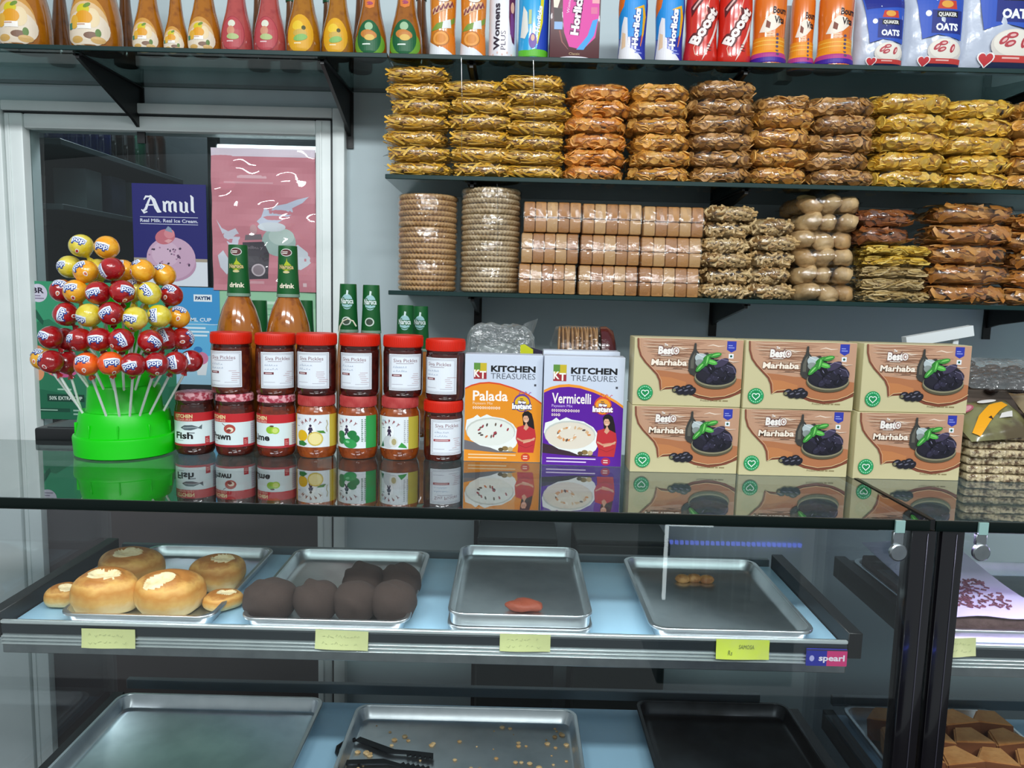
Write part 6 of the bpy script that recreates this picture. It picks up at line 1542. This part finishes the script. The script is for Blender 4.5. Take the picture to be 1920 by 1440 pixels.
def horl_art(r):
    p = Print()
    p.poly([(-1.4 * r, 0.055), (1.4 * r, 0.055), (1.4 * r, 0.17), (-1.4 * r, 0.17)], '#2390dc'); p.poly([(0.1 * r, 0.0), (1.4 * r, 0.0), (1.4 * r, 0.15), (1.0 * r, 0.15), (0.85 * r, 0.07), (0.3 * r, 0.05)], '#2634a4'); p.poly([(-1.4 * r, 0.10), (-0.8 * r, 0.12), (-0.5 * r, 0.17), (-1.4 * r, 0.17)], '#e8701c')
    p.poly([(-1.35 * r, 0.004), (0.95 * r, 0.004), (0.35 * r, 0.020), (0.0, 0.028), (-0.35 * r, 0.032), (-0.45 * r, 0.060), (-0.5 * r, 0.095), (-0.75 * r, 0.098), (-0.95 * r, 0.080), (-1.1 * r, 0.05)], '#e9e6ea'); p.poly([(-0.95 * r, 0.03), (-0.6 * r, 0.034), (-0.62 * r, 0.062), (-0.9 * r, 0.066)], '#e8c4a0')
    p.line([(0.55 * r, 0.036), (0.75 * r, 0.065), (0.80 * r, 0.100), (0.62 * r, 0.120), (0.0, 0.112)], [0.002, 0.006, 0.010, 0.008, 0.002], '#f0b41c'); p.line([(0.55 * r, 0.036), (0.68 * r, 0.058)], [0.001, 0.005], '#e06a4a')
    p.text('Horlicks', 0.28 * r, 0.036, 0.0125, '#f6f9fc', w=0.078, bold=0.05, rot=87, halo=('#1c2c8a', 0.08)); p.lines(0.1 * r, 0.026, 0.6 * r, 2, 0.006, 0.003, '#8f98d8')
    return p
for a, c, lab in ((1161, 1214, 'blue and white malt drink bottle, next to the brown box'), (1231, 1284, 'blue and white malt drink bottle, next to the red jars')):
    turned('malt_drink_bottle', lab, 'bottle', a, c, HB, mat('blue_sleeve', '#2838a8', 0.2, coat=0.5), horl_art, ink('#2634a4'))
BB = [(0.94, 0), (1.02, 0.003), (1.04, 0.020), (0.98, 0.045), (0.94, 0.07), (0.97, 0.095), (1.02, 0.12), (0.98, 0.15), (0.8, 0.175)]
def boost_art(r):
    p = Print()
    p.poly([(-0.85 * r, 0.10), (-0.2 * r, 0.13), (-0.1 * r, 0.14), (-0.3 * r, 0.142), (-0.9 * r, 0.12)], '#5a1016'); p.line([(-0.75 * r, 0.115), (-0.30 * r, 0.135)], 0.004, '#d8b0a8'); p.line([(0.32 * r, 0.15), (-0.30 * r, 0.06), (-0.60 * r, 0.034), (-0.50 * r, 0.020), (-0.3 * r, 0.016)], 0.0016, '#f2c0a8')
    p.text('Boost', -0.40 * r, 0.038, 0.0215, '#f6ece6', w=0.088, bold=0.05, rot=58, shear=-0.15, halo=('#5a1216', 0.12)); p.poly([(-0.10 * r, 0.006), (0.10 * r, 0.030), (0.55 * r, 0.062), (0.92 * r, 0.098), (0.95 * r, 0.080), (0.45 * r, 0.044), (0.10 * r, 0.018)], '#e8d4cc'); p.lines(0.18 * r, 0.040, 0.3 * r, 3, 0.006, 0.002, '#7c3a34')
    return p
for a, c, lab in ((1287, 1349, 'red malt drink jar with slanted lettering, next to the blue bottles'), (1349, 1412, 'red malt drink jar with slanted lettering, next to the orange jars')):
    turned('energy_drink_jar', lab, 'jar', a, c, BB, mat('red_sleeve', '#cf2a1c', 0.2, coat=0.5), boost_art, ink('#c8241c'))
BV = [(0.98, 0), (1.04, 0.002), (1.05, 0.012), (1.0, 0.024), (0.90, 0.034), (0.885, 0.060), (0.90, 0.085), (0.93, 0.11), (0.93, 0.15), (0.8, 0.17)]
def bv_art(r):
    p = Print()
    p.rect(-1.5 * r, 0.0, 3 * r, 0.017, '#3a1a94'); p.rect(-1.5 * r, 0.017, 3 * r, 0.010, '#b03a86'); p.rect(-1.5 * r, 0.027, 3 * r, 0.034, '#e8921c')
    for k in range(3): p.rect(-1.5 * r, 0.034 + k * 0.009, 3 * r, 0.0022, '#f2b844')
    p.poly([(-0.9 * r, 0.072), (-0.55 * r, 0.098), (-0.2 * r, 0.108), (0.3 * r, 0.104), (0.5 * r, 0.088), (0.1 * r, 0.076), (-0.4 * r, 0.070)], '#f0e2d2'); p.poly([(-0.5 * r, 0.082), (-0.45 * r, 0.096), (-0.2 * r, 0.090), (-0.25 * r, 0.078)], '#7a3418')
    p.text('Bourn', -0.10 * r, 0.110, 0.0135, '#2a1a1c', w=0.98 * r, bold=0.03); p.text('Vita', 0.0, 0.090, 0.0135, '#2a1a1c', w=0.72 * r, bold=0.03); p.lines(-0.45 * r, 0.068, 0.6 * r, 2, 0.005, 0.003, '#f0c8a0')
    for k in range(6): p.oval(0.28 * r, 0.066 - k * 0.0085, 0.10 * r, 0.0030, '#5a4a6a', 10)
    return p
for a, c, lab, yy in ((1414, 1479, 'orange malt drink jar with purple foot, next to the red jars', None), (1486, 1533, 'orange malt drink jar with purple foot, middle of three', TY + 0.02), (1538, 1606, 'orange malt drink jar with purple foot, next to the oats pouches', None)):
    turned('orange_malt_jar', lab, 'jar', a, c, BV, mat('amber_sleeve', '#e07420', 0.2, coat=0.5), bv_art, ink('#3a1a94'), Y=yy)
x, w = sx(1474, 1490, TY + 0.09); b = MB(); b.rbox(-0.018, 0.018, 0, 0.04, 0, 0.17, 0.002, 2)
tag(obj('white_packet', b.mesh('white_packet', mat('white_card', '#d9dcd8', 0.4), 40), loc=(x, TY + 0.085, Z_TOP)), 'narrow white packet standing between the orange malt jars', 'packet')

# ------------------------------------------------------------------ oats pouches
def oats_art(w, h):
    p = Print(); s = w / 0.10
    p.poly([(-0.030 * s, 0.075 * s), (-0.026 * s, 0.052 * s), (0.0, 0.060 * s), (0.042 * s, 0.052 * s), (0.046 * s, 0.15 * s), (-0.042 * s, 0.15 * s)], '#2a52b8'); p.poly([(-0.040 * s, 0.15 * s), (0.046 * s, 0.15 * s), (0.046 * s, 0.125 * s), (-0.034 * s, 0.118 * s)], '#1e2a86')
    p.rect(-0.012 * s, 0.062 * s, 0.052 * s, 0.038 * s, '#1c2a7c'); p.text('OATS', 0.014 * s, 0.067 * s, 0.0105 * s, '#f0f2f8', al='c', w=0.038 * s, bold=0.05); p.rect(-0.004 * s, 0.088 * s, 0.036 * s, 0.010 * s, '#15161c'); p.text('QUAKER', 0.014 * s, 0.090 * s, 0.006 * s, '#e8e4dc', al='c', w=0.032 * s, bold=0.04)
    p.poly([(-0.004 * s, 0.102 * s), (0.030 * s, 0.102 * s), (0.028 * s, 0.116 * s), (0.0, 0.116 * s)], '#c23a2c'); p.oval(0.013 * s, 0.110 * s, 0.010 * s, 0.006 * s, '#e0a040'); p.oval(-0.018 * s, 0.094 * s, 0.005 * s, 0.005 * s, '#f2f2f4')
    p.oval(0.014 * s, 0.034 * s, 0.030 * s, 0.020 * s, '#d8d0c8', 24); p.oval(0.014 * s, 0.037 * s, 0.027 * s, 0.016 * s, '#e9e2d6', 24)
    for a, c, ro in ((0.0, 0.040, 40), (0.010, 0.046, 10), (0.026, 0.038, 70), (0.008, 0.036, 20)): p.oval(a * s, c * s, 0.0075 * s, 0.0038 * s, '#b8404a', 12, ro); p.oval(a * s + 0.001, c * s, 0.004 * s, 0.0016 * s, '#e8b8b4', 10, ro)
    p.poly([(-0.016 * s, 0.014 * s), (0.044 * s, 0.014 * s), (0.044 * s, 0.022 * s), (-0.014 * s, 0.022 * s)], '#c9403c'); p.lines(0.0, 0.018 * s, 0.034 * s, 1, 0.003, 0.002 * s, '#f0c0b8'); p.poly([(-0.030 * s, 0.004 * s), (0.044 * s, 0.003 * s), (0.044 * s, 0.014 * s), (-0.018 * s, 0.014 * s)], '#1c2648')
    hp = [(-0.020 * s + 0.011 * s * (math.sin(q) ** 3), 0.017 * s + 0.00068 * s * (13 * math.cos(q) - 5 * math.cos(2 * q) - 2 * math.cos(3 * q) - math.cos(4 * q))) for q in [2 * math.pi * k / 24 for k in range(24)]]
    p.poly(hp, '#f4eeec'); p.poly([(-0.020 * s + (a + 0.020 * s) * 0.82, 0.017 * s + (c - 0.017 * s) * 0.82) for a, c in hp], '#c83a40')
    return p
def pouch(px0, px1, label, i):
    x, w = sx(px0, px1); h = w * 1.55; th = 0.055
    t = thing('oats_pouch', label, 'pouch', (x, TY + 0.01, Z_TOP), (R(-3), 0, 0), 'oats pouches on the top shelf')
    vs, fs = pillow(w, h, th, 90 + i, 20, 20, 3.4, 0.035)
    b = MB(); b.add([(a, -(c - th / 2), v + h / 2) for a, v, c in vs], [f[::-1] for f in fs]); obj('pouch_body', b.mesh('pouch_body', mat('white_pouch', '#bfc6d6', 0.28, coat=0.4, bump=(30, 0.5, 0.004)), 70, fixn=False), t)
    def mp(u, v, l):
        a, c = max(-1, min(1, u / (w / 2))), max(-1, min(1, (v - h / 2) / (h / 2)))
        e = max(0.0, 1 - abs(a) ** 3.4) ** 0.55 * max(0.0, 1 - abs(c) ** 3.4) ** 0.55
        return (u, -th / 2 * e - 0.0022 - l, v)
    obj('printed_front', oats_art(w, h).mesh('pouch_print', mp, (0.008, 0.008), 0.0002), t)
pouch(1612, 1706, 'small white and blue oats pouch next to the orange malt jars', 0)
pouch(1706, 1818, 'middle white and blue oats pouch on the top shelf', 1)
pouch(1812, 1962, 'large white and blue oats pouch at the end of the top shelf', 2)
# clear tag strings hanging from the shelf edges
for i, (px, py0, py1, z) in enumerate(((865, 108, 300, 'top'), (1000, 112, 260, 'top'), (932, 345, 475, 'middle'))):
    a, c = at(px, py0, SHELF_Y - 0.004), at(px, py1, SHELF_Y - 0.004)
    b = MB(); b.tube([a, (a + c) / 2 + Vector((0.002, -0.002, 0)), c], 0.0007, 6)
    tag(obj('tag_string', b.mesh('tag_string', sheet('nylon', (0.75, 0.78, 0.78), 1.5, 0.12, 0.05), 60)), ['thin nylon thread hanging over the leftmost chip stacks', 'thin nylon thread hanging over the third chip stack', 'thin nylon thread hanging over the pale braided crackers'][i], 'thread')
# ------------------------------------------------------------------ posters on the glazed door
def poster(name, label, px0, px1, py0, py1, Y, art, unit, back, rough=0.35, wavy=0.0):
    x0, x1 = ax(px0, (py0 + py1) / 2, Y), ax(px1, (py0 + py1) / 2, Y); pm = (px0 + px1) / 2
    z1, z0 = az(pm, py0, Y), az(pm, py1, Y); w, h = x1 - x0, z1 - z0
    t = thing(name, label, 'poster', (x0, Y, z0), group='posters on the door')
    b = MB(); n = 24; vs = []; fs = []
    def wv(u, v): return wavy * (math.sin(v * 22 + 3 * u) + 0.6 * math.sin(v * 41 - 9 * u + 1) * math.sin(u * 7) + 0.5 * math.sin(v * 13 + u * 11))
    for s in (0, 1):
        for j in range(n + 1):
            for i in range(n + 1): vs.append((w * i / n, wv(i / n, j / n) + 0.0006 * s, h * j / n))
        o = s * (n + 1) ** 2
        fs += [(o + j * (n + 1) + i, o + j * (n + 1) + i + 1, o + (j + 1) * (n + 1) + i + 1, o + (j + 1) * (n + 1) + i) for j in range(n) for i in range(n)]
    b.add(vs, fs); obj('sheet', b.mesh('poster_sheet', mat('poster_' + back[1:], back, rough, coat=0.3), 60, fixn=False), t)
    obj('print', art.mesh('poster_print', lambda u, v, l: (u * w / unit[0], wv(u / unit[0], v / unit[1]) - 0.0004 - l, v * h / unit[1]), (w / 24, h / 24) if wavy else None) if not wavy else art.mesh('poster_print', lambda u, v, l: (u, wv(u / w, v / h) - 0.0012 - l, v), (w / 24, h / 24), sc=1.0), t)
    return t, w, h
PY_ = WALL_Y - 0.004
# dark blue poster with blackletter wordmark and a scoop of ice cream
p = Print(); p.rect(0, 0, 138, 190, '#24246e'); p.rect(0, 0, 138, 50, '#dde2ea'); p.rect(0, 46, 138, 6, '#a89c8c')
W_ = '#eef0f6'
def bl(pts, w): p.line(pts, w, W_)
bl([(19, 138), (25, 143), (31, 158), (36, 168)], [3, 5, 4, 2]); bl([(33, 168), (40, 160), (45, 146), (49, 139), (54, 138)], [3, 7, 8, 7, 2]); bl([(25, 150), (44, 151)], 2.4); bl([(22, 160), (26, 166), (33, 166)], [2, 4, 3]); bl([(17, 142), (22, 136), (28, 138)], [2, 4, 2])
for x in (57, 67, 77): bl([(x, 158), (x + 3, 155), (x + 3, 141), (x + 6, 138)], [2, 5.5, 5.5, 2]); bl([(x + 3, 151), (x + 8, 157), (x + 12, 156)], [2.4, 4.6, 4.6]) if x < 77 else None
for x in (88, 98): bl([(x, 158), (x + 3, 155), (x + 3, 141), (x + 7, 138)], [2, 5.5, 5.5, 2])
bl([(91, 141), (97, 138), (101, 142)], 2.4); bl([(109, 170), (112, 166), (112, 142), (116, 138)], [2, 5.5, 5.5, 2])
p.rect(14, 128, 108, 1.1, '#c8cce0'); p.rect(14, 115, 108, 1.1, '#c8cce0'); p.text('Real Milk. Real Ice Cream.', 68, 119, 6, '#d8dcec', al='c', w=108, bold=0.02)
p.oval(70, 42, 47, 34, '#bd93ae', 34); p.oval(70, 52, 46, 40, '#cba6bf', 34); p.oval(60, 60, 26, 24, '#d5b4ca', 24)
r = random.Random(4)
for k in range(26):
    a = r.uniform(0, 6.28); q = r.uniform(0.2, 0.95); p.oval(70 + 44 * q * math.cos(a), 50 + 36 * q * math.sin(a), r.uniform(1.2, 2.8), r.uniform(1, 2.2), r.choice(['#4c3a54', '#6a4a6a', '#a87c9c', '#3a2c44']), 10, r.uniform(0, 90))
p.oval(60, 92, 19, 14, '#c8707c', 22, 15); p.oval(68, 98, 10, 9, '#d98a92', 16); p.poly([(60, 104), (66, 112), (72, 108), (74, 100), (66, 102)], '#8a9ab0'); p.poly([(58, 84), (66, 80), (74, 86), (66, 88)], '#e0a4a8')
poster('dark_blue_poster', 'dark blue ice cream poster with white blackletter word on the door', 250, 388, 345, 536, PY_, p, (138, 190), '#24246e')
# rumpled pink milkshake poster
Y2 = WALL_Y - 0.008
wP = ax(592, 410, Y2) - ax(398, 410, Y2); hP = az(495, 279, Y2) - az(495, 546, Y2); kx, kz = wP / 194, hP / 267
p = Print()
def S(pts): return [(a * kx, c * kz) for a, c in pts]
p.rect(0, 0, wP, hP, '#cf8490'); p.rect(0, 252 * kz, wP, 15 * kz, '#e6d8e4')
p.poly(S([(84, 132), (92, 140), (98, 158), (108, 152), (120, 162), (140, 166), (160, 174), (182, 180), (170, 168), (150, 158), (152, 148), (138, 140), (120, 128), (110, 118), (92, 124)]), '#c9d2e4')
p.poly(S([(8, 134), (18, 118), (30, 112), (44, 118), (52, 104), (46, 84), (30, 86), (22, 100)]), '#d6d8e6'); p.poly(S([(10, 66), (14, 44), (26, 30), (34, 40), (30, 60), (20, 76)]), '#d6dae4'); p.poly(S([(148, 80), (160, 90), (178, 76), (186, 58), (178, 50), (166, 42), (150, 44)]), '#d2dae2')
p.oval(125 * kx, 94 * kz, 32 * kx, 27 * kz, '#a6bfb8', 26); p.oval(130 * kx, 104 * kz, 24 * kx, 16 * kz, '#bccfc8', 22); p.oval(112 * kx, 122 * kz, 26 * kx, 9 * kz, '#d4dce2', 20)
p.poly(S([(56, 92), (96, 94), (106, 72), (104, 24), (66, 22), (56, 60)]), '#433e46'); p.poly(S([(60, 96), (94, 98), (92, 108), (62, 106)]), '#7c7076'); p.text('adbury', 64 * kx, 80 * kz, 6 * kz, '#8c8088', w=30 * kx); p.oval(86 * kx, 40 * kz, 13 * kx, 12 * kz, '#c9bcc2', 20); p.oval(86 * kx, 40 * kz, 10 * kx, 9.4 * kz, '#8d7f86', 18); p.oval(78 * kx, 116 * kz, 7 * kx, 10 * kz, '#c99ca0', 14)
p.lines(48 * kx, 212 * kz, 84 * kx, 1, 1, 6 * kz, '#e3b4bc'); p.lines(24 * kx, 202 * kz, 140 * kx, 1, 1, 3 * kz, '#dba2ac'); p.rect(170 * kx, 10 * kz, 7 * kx, 7 * kz, '#e6c8cc'); p.rect(26 * kx, 14 * kz, 70 * kx, 5 * kz, '#dba6ae')
t, _, _ = poster('pink_poster', 'rumpled glossy pink milkshake poster on the door behind the amber bottles', 398, 592, 279, 546, Y2, p, (194, 267), '#cf8490', 0.2, 0.0018)
b = MB(); b.rbox(0, wP, -0.0045, -0.0030, 0, hP, 0.0004, 1)
vs, fs = [], []; n = 40
b = MB()
for j in range(n + 1):
    for i in range(n + 1):
        u, v = i / n, j / n
        vs.append((wP * u, -0.0065 + 0.0022 * (math.sin(v * 27 + 5 * u) + 0.8 * math.sin(v * 44 - 13 * u + 2) * math.sin(u * 6 + 1) + 0.6 * math.sin(v * 15 + u * 17)), hP * v))
fs = [(j * (n + 1) + i, j * (n + 1) + i + 1, (j + 1) * (n + 1) + i + 1, (j + 1) * (n + 1) + i) for j in range(n) for i in range(n)]
b.add(vs, fs); obj('plastic_sleeve', b.mesh('plastic_sleeve', sheet('poster_film', (0.97, 0.97, 0.97), 1.4, 0.02, 0.04), 70, fixn=False), t)
# green poster behind the lollipops
p = Print(); p.rect(0, 0, 275, 260, '#2c7a58'); p.poly([(0, 260), (275, 260), (275, 150), (150, 120), (40, 190), (0, 180)], '#3a9a70'); p.poly([(0, 60), (120, 40), (275, 70), (275, 0), (0, 0)], '#1f6a4c')
p.oval(22, 238, 17, 17, '#d4cfe0', 26); p.text('BR', 22, 238, 10, '#2c2438', al='c', w=22, bold=0.03); p.lines(12, 232, 22, 2, 5, 2, '#8a7c98'); p.poly([(6, 214), (18, 206), (30, 186), (28, 178), (12, 196)], '#1c5a44'); p.oval(10, 92, 16, 20, '#e0966a', 22, 20); p.line([(4, 142), (20, 136), (36, 128)], [2, 6, 3], '#d88a68'); p.oval(60, 100, 34, 20, '#c95a8c', 24); p.lines(40, 104, 40, 2, 7, 3, '#f0c0d8')
p.rect(30, 34, 70, 14, '#124434'); p.text('50% EXTRA CUP', 34, 37.5, 6.5, '#d8e8dc', w=62, bold=0.02); p.lines(50, 56, 40, 1, 5, 3, '#a8d0b8'); p.rect(12, 14, 60, 7, '#174c3a'); p.lines(16, 16.5, 50, 1, 5, 2, '#9cc0ac'); p.lines(78, 16, 40, 2, 7, 3, '#9cc0ac')
p.oval(150, 130, 40, 34, '#2a8a62', 24); p.oval(230, 60, 30, 40, '#256f52', 22)
poster('green_poster', 'green ice cream poster behind the lollipops on the door', 55, 330, 530, 788, PY_, p, (275, 260), '#2c7a58')
# pale blue payment and cup poster
p = Print(); p.rect(0, 0, 84, 182, '#5fb0dc'); p.poly([(0, 182), (84, 182), (84, 110), (0, 130)], '#3f96d0'); p.poly([(0, 0), (84, 0), (84, 60), (0, 40)], '#9cc8de'); p.rect(36, 156, 34, 13, '#e9f1f5'); p.text('PAYTM', 53, 159.5, 6, '#20406e', al='c', w=28, bold=0.05)
p.text('125ML CUP', 14, 119, 6.5, '#e9f3f8', w=54, bold=0.02); p.rect(12, 113, 70, 1.2, '#d4e8f2'); p.lines(18, 105, 56, 3, 7, 3.4, '#d9ecf6', 3); p.poly([(36, 44), (60, 44), (56, 18), (40, 18)], '#dfe4e8'); p.oval(48, 50, 13, 12, '#d07a9c', 18); p.oval(42, 66, 8, 6, '#2f7ab8', 14)
poster('blue_poster', 'light blue ice cream cup poster on the door, next to the amber bottles', 329, 413, 539, 721, PY_ - 0.001, p, (84, 182), '#5fb0dc')
p = Print(); p.rect(0, 0, 180, 90, '#a8d4b0'); p.poly([(0, 90), (180, 90), (180, 60), (0, 40)], '#98c8a4'); p.rect(60, 66, 60, 5, '#c8e4cc'); p.lines(64, 56, 70, 2, 10, 3, '#7fb890')
poster('pale_green_poster', 'pale green notice below the pink poster, behind the amber bottles', 412, 592, 545, 640, PY_ + 0.0005, p, (180, 90), '#a8d4b0')
# lamp tube inside the store room above the pink poster
tq = at(495, 283, WALL_Y + 0.045)
t = thing('tube_lamp', 'short white lamp tube behind the door glass above the pink poster', 'lamp', (tq.x, WALL_Y + 0.075, tq.z + 0.012))
b = MB(); b.tube([(-0.14, 0, 0), (0.14, 0, 0)], 0.008, 12); obj('tube', b.mesh('lamp_tube', mat('lamp_white', (1.0, 0.97, 1.0, 1), 0.4, emit=14.0), 60), t)
for s in (-1, 1):
    b = MB(); b.rbox(s * 0.146 - 0.006, s * 0.146 + 0.006, -0.010, 0.010, -0.010, 0.010, 0.001, 1); obj('end_cap', b.mesh('lamp_cap', mat('white_plastic', '#dfe4e4', 0.4)), t)
area('store_room_fill', (DOOR_X0 + 0.25, WALL_Y + 0.55, 2.33), (DOOR_X0 + 0.3, WALL_Y + 0.6, 1.0), 0.3, 0.1, 16, (0.85, 0.92, 1.0))  # unseen fill light, added to bring out the shelf and bottles behind the glass
# shelf, bottles and cartons added behind the glass, standing in for a reflection
SX = ax(40, 280, WALL_Y + 0.3); q0, q1 = at(120, 238, WALL_Y + 0.16), at(320, 350, WALL_Y + 0.85)
zs = q1.z + 0.02
sx0 = DOOR_X0 - 0.24
t = thing('reflection_shelf', 'dark shelf behind the door glass, standing in for a reflection above the blue poster', 'shelf', (0, 0, 0))
b = MB(); b.rbox(sx0, ax(235, 310, WALL_Y + 0.5), WALL_Y + 0.14, WALL_Y + 0.94, zs, zs + 0.018, 0.002, 1); obj('board', b.mesh('reflection_board', mat('grey_board', '#3c4648', 0.4)), t)
xe = ax(235, 310, WALL_Y + 0.5)
b = MB(); b.lathe([(0.030, 0), (0.032, 0.003), (0.032, 0.12), (0.022, 0.16), (0.012, 0.19), (0.012, 0.225), (0, 0.225)], 20); bt = {}
for k, c in (('b', '#101c58'), ('g', '#0e3a26'), ('d', '#20140f')): bt[k] = b.mesh('reflection_bottle_' + k, mat('dark_bottle_' + k, c, 0.12, coat=0.8), 50)
for i in range(9):
    kd = 'bbbbddgdd'[i]
    o = thing('reflection_bottle', f'{dict(b="dark blue", g="dark green", d="dark brown")[kd]} bottle on the shelf standing in for a reflection, {ordn(i)} from the front', 'bottle', (xe - 0.045, WALL_Y + 0.20 + i * 0.078, zs + 0.0185), group='stand-in bottles for the door reflection')
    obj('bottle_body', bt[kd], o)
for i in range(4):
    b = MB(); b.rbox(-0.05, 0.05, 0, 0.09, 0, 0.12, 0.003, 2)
    o = thing('reflection_carton', f'dim grey carton under the shelf standing in for a reflection, {ordn(i)} from the front', 'box', (xe - 0.07, WALL_Y + 0.30 + i * 0.15, zs - 0.16), group='stand-in cartons for the door reflection')
    obj('carton', b.mesh('reflection_carton', mat('dim_carton_%d' % (i % 2), ('#5a6668', '#2c3448')[i % 2], 0.5), 40), o)
b = MB(); b.rbox(sx0, xe, WALL_Y + 0.14, WALL_Y + 0.94, zs - 0.178, zs - 0.161, 0.002, 1); tag(obj('reflection_shelf', b.mesh('reflection_board_low', mat('grey_board', '#3c4648', 0.4))), 'lower dark shelf with grey cartons, standing in for a reflection in the door glass', 'shelf')
# cabinets under the wall shelves, seen through the display case
for i, (pa, pb, c, lab) in enumerate(((898, 1042, '#2a3434', 'dark low cabinet behind the display case, below the purple carton'), (1075, 1245, '#39423f', 'grey green low cabinet behind the display case, below the date boxes'))):
    x0, x1 = ax(pa, 1000, 1.98), ax(pb, 1000, 1.98)
    o = thing('low_cabinet', lab, 'cabinet', ((x0 + x1) / 2, 1.88, 0)); w = (x1 - x0) / 2
    b = MB(); b.rbox(-w, w, 0.012, 0.17, 0, 0.83, 0.003, 1); obj('carcass', b.mesh('cabinet_carcass', mat('cab_%d' % i, c, 0.5)), o)
    b = MB(); b.rbox(-w + 0.004, w - 0.004, 0, 0.0118, 0.05, 0.82, 0.002, 1); d = obj('door', b.mesh('cabinet_door', mat('cabd_%d' % i, c, 0.4)), o)
    b = MB(); b.rbox(-0.03, 0.03, -0.012, -0.0002, 0.77, 0.785, 0.002, 1); obj('handle', b.mesh('cabinet_handle', M_extr, 40), d)
b = MB(); xx = ax(893, 1000, WALL_Y - 0.01); b.box(xx - 0.006, xx + 0.006, WALL_Y - 0.018, WALL_Y - 0.001, 0.2, Z_LOW - 0.15)
tag(obj('wall_channel', b.mesh('wall_channel', M_black)), 'black slotted wall channel under the lowest shelf', 'channel')
# ------------------------------------------------------------------ low freezer across the shop, seen mirrored in the front glass of the display case
FY = -0.55
def mir(px, py): return at(px, py, 2 * 1.088 - FY)          # what the pane shows at this pixel stands as far in front of it
c0, c1 = mir(1252, 982), mir(1490, 1180)
fz = thing('chest_freezer', 'low freezer with white edge lamps and blue lamp row, mirrored in the display glass', 'freezer', ((c0.x + c1.x) / 2, FY, 0), (0, 0, R(180)))
hw = (c1.x - c0.x) / 2 + 0.01; zt = c0.z + 0.01
b = MB(); b.rbox(-hw, hw, 0.012, 0.55, 0, zt, 0.006, 2); obj('body', b.mesh('freezer_body', mat('dark_freezer', '#2c3444', 0.35), 40), fz)
b = MB(); b.rbox(-hw, -hw * 0.30, 0.004, 0.0118, c1.z + 0.10, zt - 0.01, 0.001, 1); obj('pale_panel', b.mesh('freezer_panel', mat('pale_panel', '#c8d8d4', 0.4), 40), fz)
M_el = mat('edge_lamp', (0.86, 0.98, 1.0, 1), 0.4, emit=9.0); M_bl = mat('blue_lamp', (0.10, 0.16, 1.0, 1), 0.4, emit=9.0)
b = MB(); b.rbox(hw - 0.016, hw - 0.004, 0.0, 0.0115, zt - 0.30, zt - 0.006, 0.001, 1); obj('edge_lamp', b.mesh('edge_lamp', M_el), fz)
b = MB(); b.rbox(hw * 0.30, hw - 0.018, 0.0, 0.0115, zt - 0.020, zt - 0.006, 0.001, 1); obj('edge_lamp', b.mesh('edge_lamp_top', M_el), fz)
zb = mir(1370, 1020).z
bl_ = None
for k in range(26):
    if bl_ is None:
        b = MB(); b.rbox(-0.006, 0.006, -0.004, 0.0035, -0.007, 0.007, 0.001, 1); bl_ = b.mesh('blue_lamp', M_bl)
    obj('blue_lamp', bl_, fz, (-hw + 0.012 + (2 * hw - 0.04) * k / 25, 0, zb))
for k in range(5):
    x = hw * 0.55 - k * 0.05; b = MB(); b.rbox(x - 0.004, x + 0.004, 0.006, 0.0115, c1.z + 0.06, zt - 0.03, 0.001, 1); obj('mullion', b.mesh('freezer_mullion', mat('pale_panel', '#c8d8d4', 0.4)), fz)
